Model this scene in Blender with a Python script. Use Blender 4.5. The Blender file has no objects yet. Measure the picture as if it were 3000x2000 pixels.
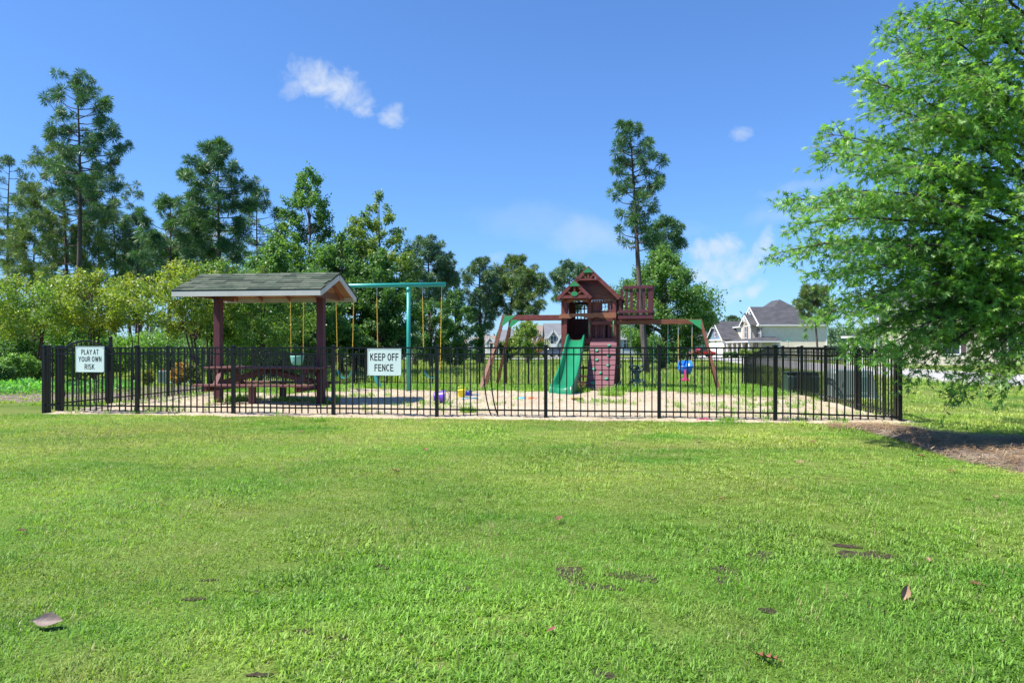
import bpy, bmesh, math, random
import numpy as np
from mathutils import Vector, Matrix, Euler

random.seed(7)
RNG = np.random.default_rng(11)
SC = bpy.context.scene
COL = SC.collection
F, CX, HY, EYE = 2000.0, 1500.0, 1016.0, 1.14      # focal length and horizon of the 3000 x 2000 photograph, eye height in metres

# ------------------------------------------------------------------ camera, sky, sun, exposure
cam_d = bpy.data.cameras.new('camera')
cam_d.sensor_width = 36.0
cam_d.lens = 24.0
cam_d.shift_y = (HY - 1000.0) / 3000.0
cam_d.clip_start = 0.05
cam_d.clip_end = 3000.0
cam = bpy.data.objects.new('camera', cam_d)
cam.location = (0, 0, EYE)
cam.rotation_euler = (math.radians(90), 0, 0)
COL.objects.link(cam)
SC.camera = cam

SUN_EL = math.radians(57)
SUN_H = Vector((-0.955, -0.30, 0)).normalized()
SUN_DIR = Vector((SUN_H.x * math.cos(SUN_EL), SUN_H.y * math.cos(SUN_EL), math.sin(SUN_EL)))
sun_d = bpy.data.lights.new('sun', 'SUN')
sun_d.energy = 4.6
sun_d.angle = math.radians(0.53)
sun_d.color = (1.0, 0.93, 0.82)
sun = bpy.data.objects.new('sun', sun_d)
sun.rotation_euler = SUN_DIR.to_track_quat('Z', 'Y').to_euler()
sun.location = (-20, -10, 30)
COL.objects.link(sun)

SC.view_settings.view_transform = 'Standard'
SC.view_settings.look = 'None'
SC.view_settings.gamma = 1.0
SC.view_settings.use_curve_mapping = False
SC.view_settings.exposure = 1.05
SC.cycles.max_bounces = 10
SC.cycles.diffuse_bounces = 6
SC.cycles.transmission_bounces = 8
SC.cycles.transparent_max_bounces = 8

world = bpy.data.worlds.new('World')
SC.world = world
world.use_nodes = True


def build_world():
    nt = world.node_tree
    N, L = nt.nodes, nt.links
    N.clear()
    out = N.new('ShaderNodeOutputWorld')
    bg = N.new('ShaderNodeBackground')
    bg.inputs['Strength'].default_value = 0.110
    sky = N.new('ShaderNodeTexSky')
    sky.sky_type = 'NISHITA'
    sky.sun_disc = False
    sky.sun_elevation = SUN_EL
    sky.sun_rotation = math.atan2(SUN_H.x, SUN_H.y)
    sky.altitude = 0
    sky.air_density = 1.0
    sky.dust_density = 0.35
    sky.ozone_density = 3.0
    hs = N.new('ShaderNodeHueSaturation')
    hs.inputs['Hue'].default_value = 0.5
    hs.inputs['Saturation'].default_value = 1.0
    hs.inputs['Value'].default_value = 1.0
    grade = N.new('ShaderNodeMixRGB')
    grade.blend_type = 'MULTIPLY'
    grade.inputs[0].default_value = 1.0
    grade.inputs[2].default_value = (0.1056, 0.1728, 0.2158, 1)
    L.new(sky.outputs[0], grade.inputs[1])
    gam = N.new('ShaderNodeGamma')              # a softer step from zenith to horizon, all round the dome alike
    gam.inputs['Gamma'].default_value = 0.84
    L.new(grade.outputs[0], gam.inputs['Color'])
    back = N.new('ShaderNodeMixRGB')
    back.blend_type = 'MULTIPLY'
    back.inputs[0].default_value = 1.0
    back.inputs[2].default_value = (3.25, 3.40, 4.30, 1)
    L.new(gam.outputs[0], back.inputs[1])
    L.new(back.outputs[0], hs.inputs['Color'])
    # clouds live on directions of the sky: the plane y = 1 seen from the middle of the dome
    geo = N.new('ShaderNodeTexCoord')
    sep = N.new('ShaderNodeSeparateXYZ')
    L.new(geo.outputs['Generated'], sep.inputs[0])

    def math_n(op, a, b=None, clamp=False):
        m = N.new('ShaderNodeMath')
        m.operation = op
        m.use_clamp = clamp
        for i, v in enumerate((a, b)):
            if v is None:
                continue
            if isinstance(v, (int, float)):
                m.inputs[i].default_value = v
            else:
                L.new(v, m.inputs[i])
        return m.outputs[0]
    ysafe = math_n('MAXIMUM', sep.outputs['Y'], 0.02)
    gx = math_n('DIVIDE', sep.outputs['X'], ysafe)
    gz = math_n('DIVIDE', sep.outputs['Z'], ysafe)
    front = math_n('GREATER_THAN', sep.outputs['Y'], 0.05)
    comb = N.new('ShaderNodeCombineXYZ')
    L.new(gx, comb.inputs[0])
    L.new(gz, comb.inputs[1])
    # ragged outlines: the cloud directions are pushed about by noise
    for sc_, am in ((9.0, 0.042), (28.0, 0.026), (75, 0.012)):
        wn = N.new('ShaderNodeTexNoise')
        wn.inputs['Scale'].default_value = sc_
        wn.inputs['Detail'].default_value = 4
        L.new(comb.outputs[0], wn.inputs['Vector'])
        ws = N.new('ShaderNodeSeparateColor')
        L.new(wn.outputs['Color'], ws.inputs[0])
        gx = math_n('ADD', gx, math_n('MULTIPLY', math_n('SUBTRACT', ws.outputs[0], 0.5), am))
        gz = math_n('ADD', gz, math_n('MULTIPLY', math_n('SUBTRACT', ws.outputs[1], 0.5), am))

    def noise(scale, detail, rough, dist, off):
        mp = N.new('ShaderNodeMapping')
        mp.inputs['Location'].default_value = off
        L.new(comb.outputs[0], mp.inputs[0])
        n = N.new('ShaderNodeTexNoise')
        n.inputs['Scale'].default_value = scale
        n.inputs['Detail'].default_value = detail
        n.inputs['Roughness'].default_value = rough
        n.inputs['Distortion'].default_value = dist
        L.new(mp.outputs[0], n.inputs['Vector'])
        return n.outputs['Fac']
    puff = noise(26, 8, 0.62, 0.5, (3.1, 1.7, 0))
    wisp = noise(5.5, 5, 0.55, 0.6, (0.4, 7.7, 0))
    total = None
    # px, py, half width, half height (photograph pixels), rotation, edge, kind, amount
    for (px, py, rx, ry, rot, kind, amt) in (
            (960, 246, 140, 58, -0.34, 'q', 0.95), (858, 272, 56, 30, 0.5, 'q', 0.5), (1065, 310, 62, 34, -0.4, 'p', 0.8), (1150, 333, 44, 36, 0.5, 'q', 0.85),
            (1025, 232, 40, 24, 0.5, 'p', 0.6),
            (2105, 738, 84, 58, 0.2, 'q', 0.95), (2130, 790, 125, 46, 0.15, 'q', 1.0), (2235, 725, 32, 56, -0.5, 'q', 0.65),
            (2215, 852, 48, 24, 0.4, 'q', 0.6), (2150, 862, 48, 28, 0.0, 'q', 0.55), (2070, 830, 50, 24, 0, 'p', 0.5),
            (1725, 690, 150, 60, -0.2, 'w', 0.42), (2035, 668, 95, 34, 0.25, 'w', 0.36), (2172, 388, 34, 26, 0.5, 'q', 0.5),
            (2350, 545, 130, 22, 0.35, 'w', 0.26), (2280, 640, 130, 30, 0.1, 'w', 0.26), (1450, 765, 50, 22, 0.2, 'w', 0.3),
            (1500, 640, 260, 60, -0.1, 'w', 0.22), (560, 690, 120, 60, 0, 'p', 0.6), (150, 860, 200, 60, 0, 'p', 0.5), (2560, 920, 160, 90, 0, 'p', 0.5), (2900, 690, 150, 110, 0, 'p', 0.6)):
        c, s = math.cos(rot), math.sin(rot)
        dx = math_n('SUBTRACT', gx, (px - CX) / F)
        dz = math_n('SUBTRACT', gz, (HY - py) / F)
        ex = math_n('ADD', math_n('MULTIPLY', dx, c * F / rx), math_n('MULTIPLY', dz, s * F / rx))
        ez = math_n('ADD', math_n('MULTIPLY', dx, -s * F / ry), math_n('MULTIPLY', dz, c * F / ry))
        r2 = math_n('ADD', math_n('MULTIPLY', ex, ex), math_n('MULTIPLY', ez, ez))
        fall = math_n('SUBTRACT', 1.0, math_n('MULTIPLY', r2, 0.5), True)       # 1 in the middle, 0 at r = 1.41
        nz = wisp if kind == 'w' else puff
        thr = math_n('SUBTRACT', nz, math_n('SUBTRACT', {'p': 0.74, 'q': 0.655, 'w': 0.66}[kind], math_n('MULTIPLY', fall, 0.42)))
        dens = math_n('MULTIPLY', math_n('MULTIPLY', thr, 2.2 if kind == 'w' else 2.4, True), math_n('MULTIPLY', math_n('POWER', fall, 0.7), amt), True)
        total = dens if total is None else math_n('MAXIMUM', total, dens)
    total = math_n('MULTIPLY', total, front)
    mix = N.new('ShaderNodeMixRGB')
    L.new(total, mix.inputs[0])
    L.new(hs.outputs[0], mix.inputs[1])
    mix.inputs[2].default_value = (3.5, 3.85, 4.25, 1)
    L.new(mix.outputs[0], bg.inputs['Color'])
    L.new(bg.outputs[0], out.inputs['Surface'])


build_world()


# ------------------------------------------------------------------ small helpers
def zt(x, y):
    """height of the ground: flat lawn, dropping a little behind the playground"""
    def ss(a, b, t):
        t = min(1.0, max(0.0, (t - a) / (b - a)))
        return t * t * (3 - 2 * t)
    return -0.36 * ss(19.0, 24.0, y) - 0.19 * ss(25, 70, y)


def gp(px, py, lift=0.0):
    """point of the ground under a pixel of the photograph"""
    Z = EYE * F / max(py - HY, 4)
    for _ in range(12):
        Z = (EYE - zt(0, Z) - lift) * F / max(py - HY, 4)
    return Vector(((px - CX) * Z / F, Z, zt(0, Z) + lift))


def at(px, py, Z):
    return Vector(((px - CX) * Z / F, Z, EYE + (HY - py) * Z / F))


def tag(o, label=None, cat=None, group=None, kind=None):
    if label:
        o['label'] = label
    if cat:
        o['category'] = cat
    if group:
        o['group'] = group
    if kind:
        o['kind'] = kind
    return o


def thing(name, label, cat, loc=(0, 0, 0), rz=0.0, group=None):
    o = bpy.data.objects.new(name, None)
    o.empty_display_size = 0.2
    o.location = loc
    o.rotation_euler = (0, 0, rz)
    COL.objects.link(o)
    return tag(o, label, cat, group)


def link(name, me, mat=None, parent=None, loc=None, rot=None, scale=None):
    o = bpy.data.objects.new(name, me)
    if mat is not None and len(me.materials) == 0:
        me.materials.append(mat)
    if loc is not None:
        o.location = loc
    if rot is not None:
        o.rotation_euler = rot
    if scale is not None:
        o.scale = scale
    COL.objects.link(o)
    if parent is not None:
        o.parent = parent
    return o


class MB:
    """collects shapes, then becomes ONE mesh object"""

    def __init__(self):
        self.v, self.f = [], []

    def add(self, vs, fs):
        b = len(self.v)
        self.v += [tuple(p) for p in vs]
        self.f += [tuple(i + b for i in f) for f in fs]
        return self

    def box(self, c, s, rot=None):
        c = Vector(c)
        R = rot if rot is not None else Matrix.Identity(3)
        vs = [c + R @ Vector((sx * s[0] / 2, sy * s[1] / 2, sz * s[2] / 2)) for sz in (-1, 1) for sy in (-1, 1) for sx in (-1, 1)]
        return self.add(vs, [(0, 2, 3, 1), (4, 5, 7, 6), (0, 1, 5, 4), (2, 6, 7, 3), (0, 4, 6, 2), (1, 3, 7, 5)])

    def beam(self, p0, p1, w, h, up=(0, 0, 1)):
        """a bar from p0 to p1; h across along 'up', w along the other way"""
        p0, p1 = Vector(p0), Vector(p1)
        d = (p1 - p0)
        ln = d.length
        d.normalize()
        u = Vector(up)
        u = u - d * u.dot(d)
        if u.length < 1e-4:
            u = Vector((1, 0, 0)) - d * d.x
        u.normalize()
        sd = d.cross(u)
        R = Matrix((d, sd, u)).transposed()
        return self.box((p0 + p1) / 2, (ln, w, h), R)

    def tube(self, pts, r, n=8, cap=True):
        pts = [Vector(p) for p in pts]
        if isinstance(r, (int, float)):
            r = [r] * len(pts)
        vs, fs = [], []
        prev = None
        for i, p in enumerate(pts):
            t = (pts[min(i + 1, len(pts) - 1)] - pts[max(i - 1, 0)])
            if t.length < 1e-9:
                t = Vector((0, 0, 1))
            t.normalize()
            if prev is None:
                a = Vector((0, 0, 1)) if abs(t.z) < 0.9 else Vector((1, 0, 0))
                x = t.cross(a).normalized()
            else:
                x = (prev - t * prev.dot(t))
                if x.length < 1e-6:
                    x = t.orthogonal()
                x.normalize()
            prev = x
            y = t.cross(x)
            for k in range(n):
                a = 2 * math.pi * k / n
                vs.append(p + (x * math.cos(a) + y * math.sin(a)) * r[i])
        for i in range(len(pts) - 1):
            for k in range(n):
                k2 = (k + 1) % n
                fs.append((i * n + k, i * n + k2, (i + 1) * n + k2, (i + 1) * n + k))
        if cap:
            fs.append(tuple(reversed(range(n))))
            fs.append(tuple(range((len(pts) - 1) * n, len(pts) * n)))
        return self.add(vs, fs)

    def prism(self, poly, vec):
        poly = [Vector(p) for p in poly]
        vec = Vector(vec)
        n = len(poly)
        vs = poly + [p + vec for p in poly]
        fs = [tuple(range(n)), tuple(reversed(range(n, 2 * n)))]
        fs += [(i, i + n, (i + 1) % n + n, (i + 1) % n) for i in range(n)]
        return self.add(vs, fs)

    def lathe(self, prof, c, n=16, axis=None):
        """prof: (radius, height) pairs turned about z, then placed at c (axis: optional rotation matrix)"""
        R = axis if axis is not None else Matrix.Identity(3)
        c = Vector(c)
        vs, fs = [], []
        for (r, z) in prof:
            for k in range(n):
                a = 2 * math.pi * k / n
                vs.append(c + R @ Vector((r * math.cos(a), r * math.sin(a), z)))
        for i in range(len(prof) - 1):
            for k in range(n):
                k2 = (k + 1) % n
                fs.append((i * n + k, i * n + k2, (i + 1) * n + k2, (i + 1) * n + k))
        fs.append(tuple(reversed(range(n))))
        fs.append(tuple(range((len(prof) - 1) * n, len(prof) * n)))
        return self.add(vs, fs)

    def grid(self, P):
        """P: rows of points -> sheet"""
        m, n = len(P), len(P[0])
        vs = [p for row in P for p in row]
        fs = [(i * n + j, i * n + j + 1, (i + 1) * n + j + 1, (i + 1) * n + j) for i in range(m - 1) for j in range(n - 1)]
        return self.add(vs, fs)

    def mesh(self, name, recalc=True, smooth=False, bevel=0.0):
        me = bpy.data.meshes.new(name)
        me.from_pydata(self.v, [], self.f)
        if recalc or bevel:
            bm = bmesh.new()
            bm.from_mesh(me)
            if bevel:
                bmesh.ops.bevel(bm, geom=[e for e in bm.edges], offset=bevel, segments=1, affect='EDGES', clamp_overlap=True)
            bmesh.ops.recalc_face_normals(bm, faces=bm.faces)
            bm.to_mesh(me)
            bm.free()
        if smooth:
            for p in me.polygons:
                p.use_smooth = True
        return me

    def build(self, name, mat, parent=None, smooth=False, bevel=0.0, loc=None, rot=None, recalc=True):
        return link(name, self.mesh(name, recalc, smooth, bevel), mat, parent, loc, rot)


def mesh_np(name, V, T, smooth=False):
    """V (n,3) points, T (m,3) triangles"""
    me = bpy.data.meshes.new(name)
    V = np.ascontiguousarray(V, dtype=np.float32)
    T = np.ascontiguousarray(T, dtype=np.int32)
    me.vertices.add(len(V))
    me.vertices.foreach_set('co', V.ravel())
    me.loops.add(T.size)
    me.loops.foreach_set('vertex_index', T.ravel())
    me.polygons.add(len(T))
    me.polygons.foreach_set('loop_start', np.arange(0, T.size, 3, dtype=np.int32))
    if smooth:
        me.polygons.foreach_set('use_smooth', np.ones(len(T), dtype=bool))
    me.update(calc_edges=True)
    return me


# ------------------------------------------------------------------ materials
MATS = {}


def mat(name, col, col2=None, rough=0.6, nscale=6.0, stretch=(1, 1, 1), bump=0.0, bscale=60.0, spec=0.5, coords='Object', detail=4, lo=0.35, hi=0.65,
        island=0.0, metallic=0.0, col3=None, c3scale=1.5, transl=0.0, coat=0.0):
    m = bpy.data.materials.new(name)
    m.use_nodes = True
    nt = m.node_tree
    N, L = nt.nodes, nt.links
    b = N['Principled BSDF']
    b.inputs['Roughness'].default_value = rough
    b.inputs['Specular IOR Level'].default_value = spec
    b.inputs['Metallic'].default_value = metallic
    if coat:
        b.inputs['Coat Weight'].default_value = coat
    b.inputs['Base Color'].default_value = (*col, 1)
    cur = None
    tc = N.new('ShaderNodeTexCoord')
    gm = N.new('ShaderNodeNewGeometry')
    vec = gm.outputs['Position'] if coords == 'World' else tc.outputs[coords]
    mp = N.new('ShaderNodeMapping')
    mp.inputs['Scale'].default_value = stretch
    L.new(vec, mp.inputs[0])

    def ramped(scale, a, z, seed=0.0):
        n = N.new('ShaderNodeTexNoise')
        n.noise_dimensions = '4D'
        n.inputs['W'].default_value = seed
        n.inputs['Scale'].default_value = scale
        n.inputs['Detail'].default_value = detail
        L.new(mp.outputs[0], n.inputs['Vector'])
        r = N.new('ShaderNodeMapRange')
        r.inputs[1].default_value = a
        r.inputs[2].default_value = z
        L.new(n.outputs['Fac'], r.inputs[0])
        return r.outputs[0]
    if col2 is not None:
        x = N.new('ShaderNodeMixRGB')
        x.inputs[1].default_value = (*col, 1)
        x.inputs[2].default_value = (*col2, 1)
        L.new(ramped(nscale, lo, hi), x.inputs[0])
        cur = x.outputs[0]
    if col3 is not None:
        x = N.new('ShaderNodeMixRGB')
        if cur is not None:
            L.new(cur, x.inputs[1])
        else:
            x.inputs[1].default_value = (*col, 1)
        x.inputs[2].default_value = (*col3, 1)
        L.new(ramped(c3scale, 0.45, 0.7, 3.7), x.inputs[0])
        cur = x.outputs[0]
    if island:
        h = N.new('ShaderNodeHueSaturation')
        if cur is not None:
            L.new(cur, h.inputs['Color'])
        else:
            h.inputs['Color'].default_value = (*col, 1)
        r = N.new('ShaderNodeMapRange')
        r.inputs[3].default_value = 1 - island
        r.inputs[4].default_value = 1 + island
        L.new(gm.outputs['Random Per Island'], r.inputs[0])
        L.new(r.outputs[0], h.inputs['Value'])
        cur = h.outputs[0]
    if cur is not None:
        L.new(cur, b.inputs['Base Color'])
    if bump:
        n = N.new('ShaderNodeTexNoise')
        n.inputs['Scale'].default_value = bscale
        n.inputs['Detail'].default_value = 4
        L.new(mp.outputs[0], n.inputs['Vector'])
        bp = N.new('ShaderNodeBump')
        bp.inputs['Strength'].default_value = bump
        bp.inputs['Distance'].default_value = 0.02
        L.new(n.outputs['Fac'], bp.inputs['Height'])
        L.new(bp.outputs[0], b.inputs['Normal'])
    if transl:
        t = N.new('ShaderNodeBsdfTranslucent')
        if cur is not None:
            g = N.new('ShaderNodeMixRGB')
            g.blend_type = 'MULTIPLY'
            g.inputs[0].default_value = 1.0
            g.inputs[2].default_value = (1.5, 1.6, 0.6, 1)
            L.new(cur, g.inputs[1])
            L.new(g.outputs[0], t.inputs['Color'])
        else:
            t.inputs['Color'].default_value = (*col, 1)
        ms = N.new('ShaderNodeMixShader')
        ms.inputs[0].default_value = transl
        L.new(b.outputs[0], ms.inputs[1])
        L.new(t.outputs[0], ms.inputs[2])
        L.new(ms.outputs[0], N['Material Output'].inputs['Surface'])
    MATS[name] = m
    return m


W_RED = mat('wood_red_stain', (0.150, 0.034, 0.028), (0.098, 0.021, 0.020), rough=0.62, nscale=9, stretch=(1, 1, 1), bump=0.15, bscale=40, island=0.16)
W_BROWN = mat('wood_brown_stain', (0.159, 0.056, 0.025), (0.100, 0.030, 0.016), rough=0.6, nscale=7, stretch=(0.740, 0.740, 4.440), bump=0.15, island=0.16)
W_ORANGE = mat('wood_orange_brown', (0.29, 0.115, 0.055), (0.20, 0.07, 0.035), rough=0.6, nscale=7, stretch=(1, 6, 6), bump=0.15)
W_PINK = mat('wood_faded_pink', (0.174, 0.067, 0.087), (0.138, 0.049, 0.064), rough=0.75, nscale=6, stretch=(0.394, 1.824, 3.276), bump=0.12, island=0.1)
W_MAROON = mat('wood_maroon', (0.085, 0.016, 0.027), (0.055, 0.010, 0.018), rough=0.65, nscale=7, stretch=(4, 4, 0.5), bump=0.2, island=0.12)
W_TABLE = mat('wood_table_faded', (0.148, 0.061, 0.058), (0.100, 0.034, 0.035), rough=0.75, nscale=6, stretch=(0.480, 5.100, 4.500), bump=0.15, island=0.15)
W_DARKR = mat('wood_dark_red', (0.115, 0.032, 0.028), (0.075, 0.020, 0.018), rough=0.65, nscale=6, bump=0.15, island=0.14)
W_RAW = mat('weathered_raw_wood', (0.30, 0.20, 0.13), (0.22, 0.14, 0.09), rough=0.8, nscale=7, bump=0.15)
OSB = mat('strand_board', (0.40, 0.22, 0.11), (0.26, 0.13, 0.06), rough=0.8, nscale=18, stretch=(1, 2, 2), detail=6)
TRIM = mat('white_trim', (0.52, 0.51, 0.48), (0.44, 0.44, 0.42), rough=0.55, nscale=3)
SHING = [mat('shingle_green_%s' % n, c, c2, rough=0.95, nscale=26, bump=0.5, bscale=160, spec=0.15) for n, c, c2 in (
    ('mid', (0.094, 0.119, 0.087), (0.068, 0.090, 0.066)), ('pale', (0.126, 0.148, 0.112), (0.094, 0.112, 0.085)), ('deep', (0.059, 0.078, 0.059), (0.043, 0.058, 0.045)))]
G_PLASTIC = mat('green_plastic', (0.014, 0.225, 0.105), (0.012, 0.195, 0.092), rough=0.3, nscale=2, coat=0.15)
G_PANEL = mat('green_panel', (0.02, 0.24, 0.085), (0.016, 0.20, 0.07), rough=0.5, nscale=3)
TEAL = mat('teal_steel_paint', (0.018, 0.30, 0.25), (0.02, 0.26, 0.22), rough=0.35, nscale=3)
TEAL_SEAT = mat('teal_rubber', (0.03, 0.25, 0.24), rough=0.5)
DARK_TEAL = mat('dark_teal_plastic', (0.010, 0.040, 0.048), rough=0.4)
YELLOW = mat('yellow_coated_chain', (0.60, 0.40, 0.05), (0.50, 0.30, 0.03), rough=0.5, nscale=10)
ROPE = mat('pale_yellow_rope', (0.55, 0.45, 0.18), (0.45, 0.36, 0.13), rough=0.8, nscale=30)
STEEL = mat('galvanised_steel', (0.45, 0.45, 0.45), rough=0.45, metallic=0.8)
GCHAIN = mat('green_coated_chain', (0.02, 0.20, 0.13), rough=0.5)
BLACK = mat('black_powder_coat', (0.005, 0.0055, 0.007), (0.007, 0.0075, 0.009), rough=0.36, nscale=4, spec=0.35)
SIGN_BACK = mat('sign_panel_pale', (0.72, 0.82, 0.80), (0.67, 0.78, 0.765), rough=0.45, nscale=3)
SIGN_INK = mat('sign_black_ink', (0.012, 0.013, 0.015), rough=0.5)
BLUE_PL = mat('blue_plastic', (0.012, 0.15, 0.62), rough=0.3, coat=0.2)
PINK_PL = mat('pink_plastic', (0.62, 0.06, 0.20), rough=0.35)
PURPLE_PL = mat('purple_plastic', (0.14, 0.055, 0.50), rough=0.35)
LILAC_PL = mat('lilac_rim_plastic', (0.10, 0.09, 0.22), rough=0.4)
YELLOW_PL = mat('yellow_plastic', (0.72, 0.62, 0.03), rough=0.35)
DBLUE_PL = mat('deep_blue_plastic', (0.02, 0.045, 0.55), rough=0.35)
SKY_PL = mat('light_blue_plastic', (0.04, 0.40, 0.70), rough=0.35)
LIME_PL = mat('lime_plastic', (0.20, 0.62, 0.04), rough=0.35)
ORANGE_PL = mat('orange_plastic', (0.78, 0.13, 0.03), rough=0.35)
TERMINAL = mat('pale_green_enamel', (0.24, 0.33, 0.31), (0.20, 0.28, 0.265), rough=0.45, nscale=1.5)
TRANSF = mat('dark_green_enamel', (0.022, 0.042, 0.036), rough=0.4)
BARK_PINE = mat('pine_bark', (0.115, 0.085, 0.075), (0.055, 0.042, 0.042), rough=0.9, nscale=7, stretch=(1, 1, 0.3), bump=0.8, bscale=10)
BARK_MYRTLE = mat('myrtle_bark', (0.10, 0.055, 0.040), (0.055, 0.028, 0.022), rough=0.85, nscale=6, bump=0.4, bscale=20)
BARK_OAK = mat('oak_bark', (0.10, 0.085, 0.070), (0.055, 0.047, 0.040), rough=0.9, nscale=9, stretch=(1, 1, 0.4), bump=0.6, bscale=25)


def leafmat(name, c1, c2, c3, isl=0.35, nscale=0.9, rough=0.45, transl=0.42, c3scale=0.5, spec=0.5):
    return mat(name, c1, c2, rough=rough, nscale=nscale, island=isl, col3=c3, c3scale=c3scale, coords='World', detail=3, transl=transl, spec=spec)


L_PINE = leafmat('longleaf_needles', (0.066, 0.151, 0.066), (0.104, 0.218, 0.066), (0.051, 0.137, 0.089), isl=0.4, transl=0.22)
L_PINE_OLIVE = leafmat('olive_needles', (0.116, 0.193, 0.062), (0.166, 0.234, 0.073), (0.087, 0.175, 0.062), isl=0.4, transl=0.22)
L_PINE_FAR = leafmat('far_pine_needles', (0.096, 0.184, 0.095), (0.145, 0.238, 0.099), (0.081, 0.172, 0.124), isl=0.35, transl=0.15, nscale=0.5)
L_DECID = leafmat('broad_leaves', (0.100, 0.218, 0.052), (0.169, 0.298, 0.075), (0.071, 0.169, 0.055))
L_DECID_DK = leafmat('dark_broad_leaves', (0.067, 0.163, 0.046), (0.120, 0.238, 0.059), (0.052, 0.129, 0.046))
L_DECID_YL = leafmat('yellowish_broad_leaves', (0.159, 0.250, 0.053), (0.226, 0.298, 0.063), (0.115, 0.217, 0.052))
L_MYRTLE = leafmat('myrtle_leaves', (0.174, 0.275, 0.045), (0.308, 0.345, 0.051), (0.123, 0.233, 0.051), isl=0.4, nscale=1.3)
L_MYRTLE_GR = leafmat('green_myrtle_leaves', (0.123, 0.233, 0.045), (0.205, 0.295, 0.051), (0.091, 0.194, 0.050), isl=0.4, nscale=1.3)
L_SEED = mat('myrtle_seed_heads', (0.30, 0.165, 0.045), rough=0.8, island=0.4)
L_BLOOM = mat('white_blossom', (0.72, 0.72, 0.62), rough=0.8, island=0.1)
L_OAK = leafmat('pin_oak_leaves', (0.160, 0.335, 0.078), (0.245, 0.420, 0.105), (0.112, 0.260, 0.074), isl=0.42, nscale=1.6, rough=0.45, transl=0.46, c3scale=0.8, spec=0.5)
L_SHRUB = leafmat('shrub_leaves', (0.128, 0.277, 0.050), (0.196, 0.346, 0.068), (0.068, 0.174, 0.041), nscale=2)
L_JUNIPER = leafmat('juniper_sprays', (0.116, 0.346, 0.068), (0.196, 0.463, 0.082), (0.082, 0.231, 0.068), nscale=2.5)
L_NAND_Y = leafmat('yellow_nandina', (0.391, 0.358, 0.032), (0.228, 0.326, 0.041), (0.489, 0.261, 0.049), nscale=4)
L_NAND_R = leafmat('red_nandina', (0.424, 0.139, 0.041), (0.261, 0.196, 0.041), (0.164, 0.212, 0.041), nscale=4)
L_IVY = leafmat('ivy_leaves', (0.093, 0.231, 0.050), (0.139, 0.277, 0.064), (0.068, 0.185, 0.046), nscale=2)
# ------------------------------------------------------------------ the ground
FU = Vector((0.9934, -0.1146, 0))          # along the front fence, to the right
FV = Vector((0.1146, 0.9934, 0))           # away from the camera, square to it
V_FRONT = 10.795


def front_at(px):
    """foot of the front fence under a pixel column"""
    x = (px - CX) / F
    Z = 10.867 / (1 + 0.1153 * x)
    return Vector((x * Z, Z, zt(0, Z)))


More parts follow.
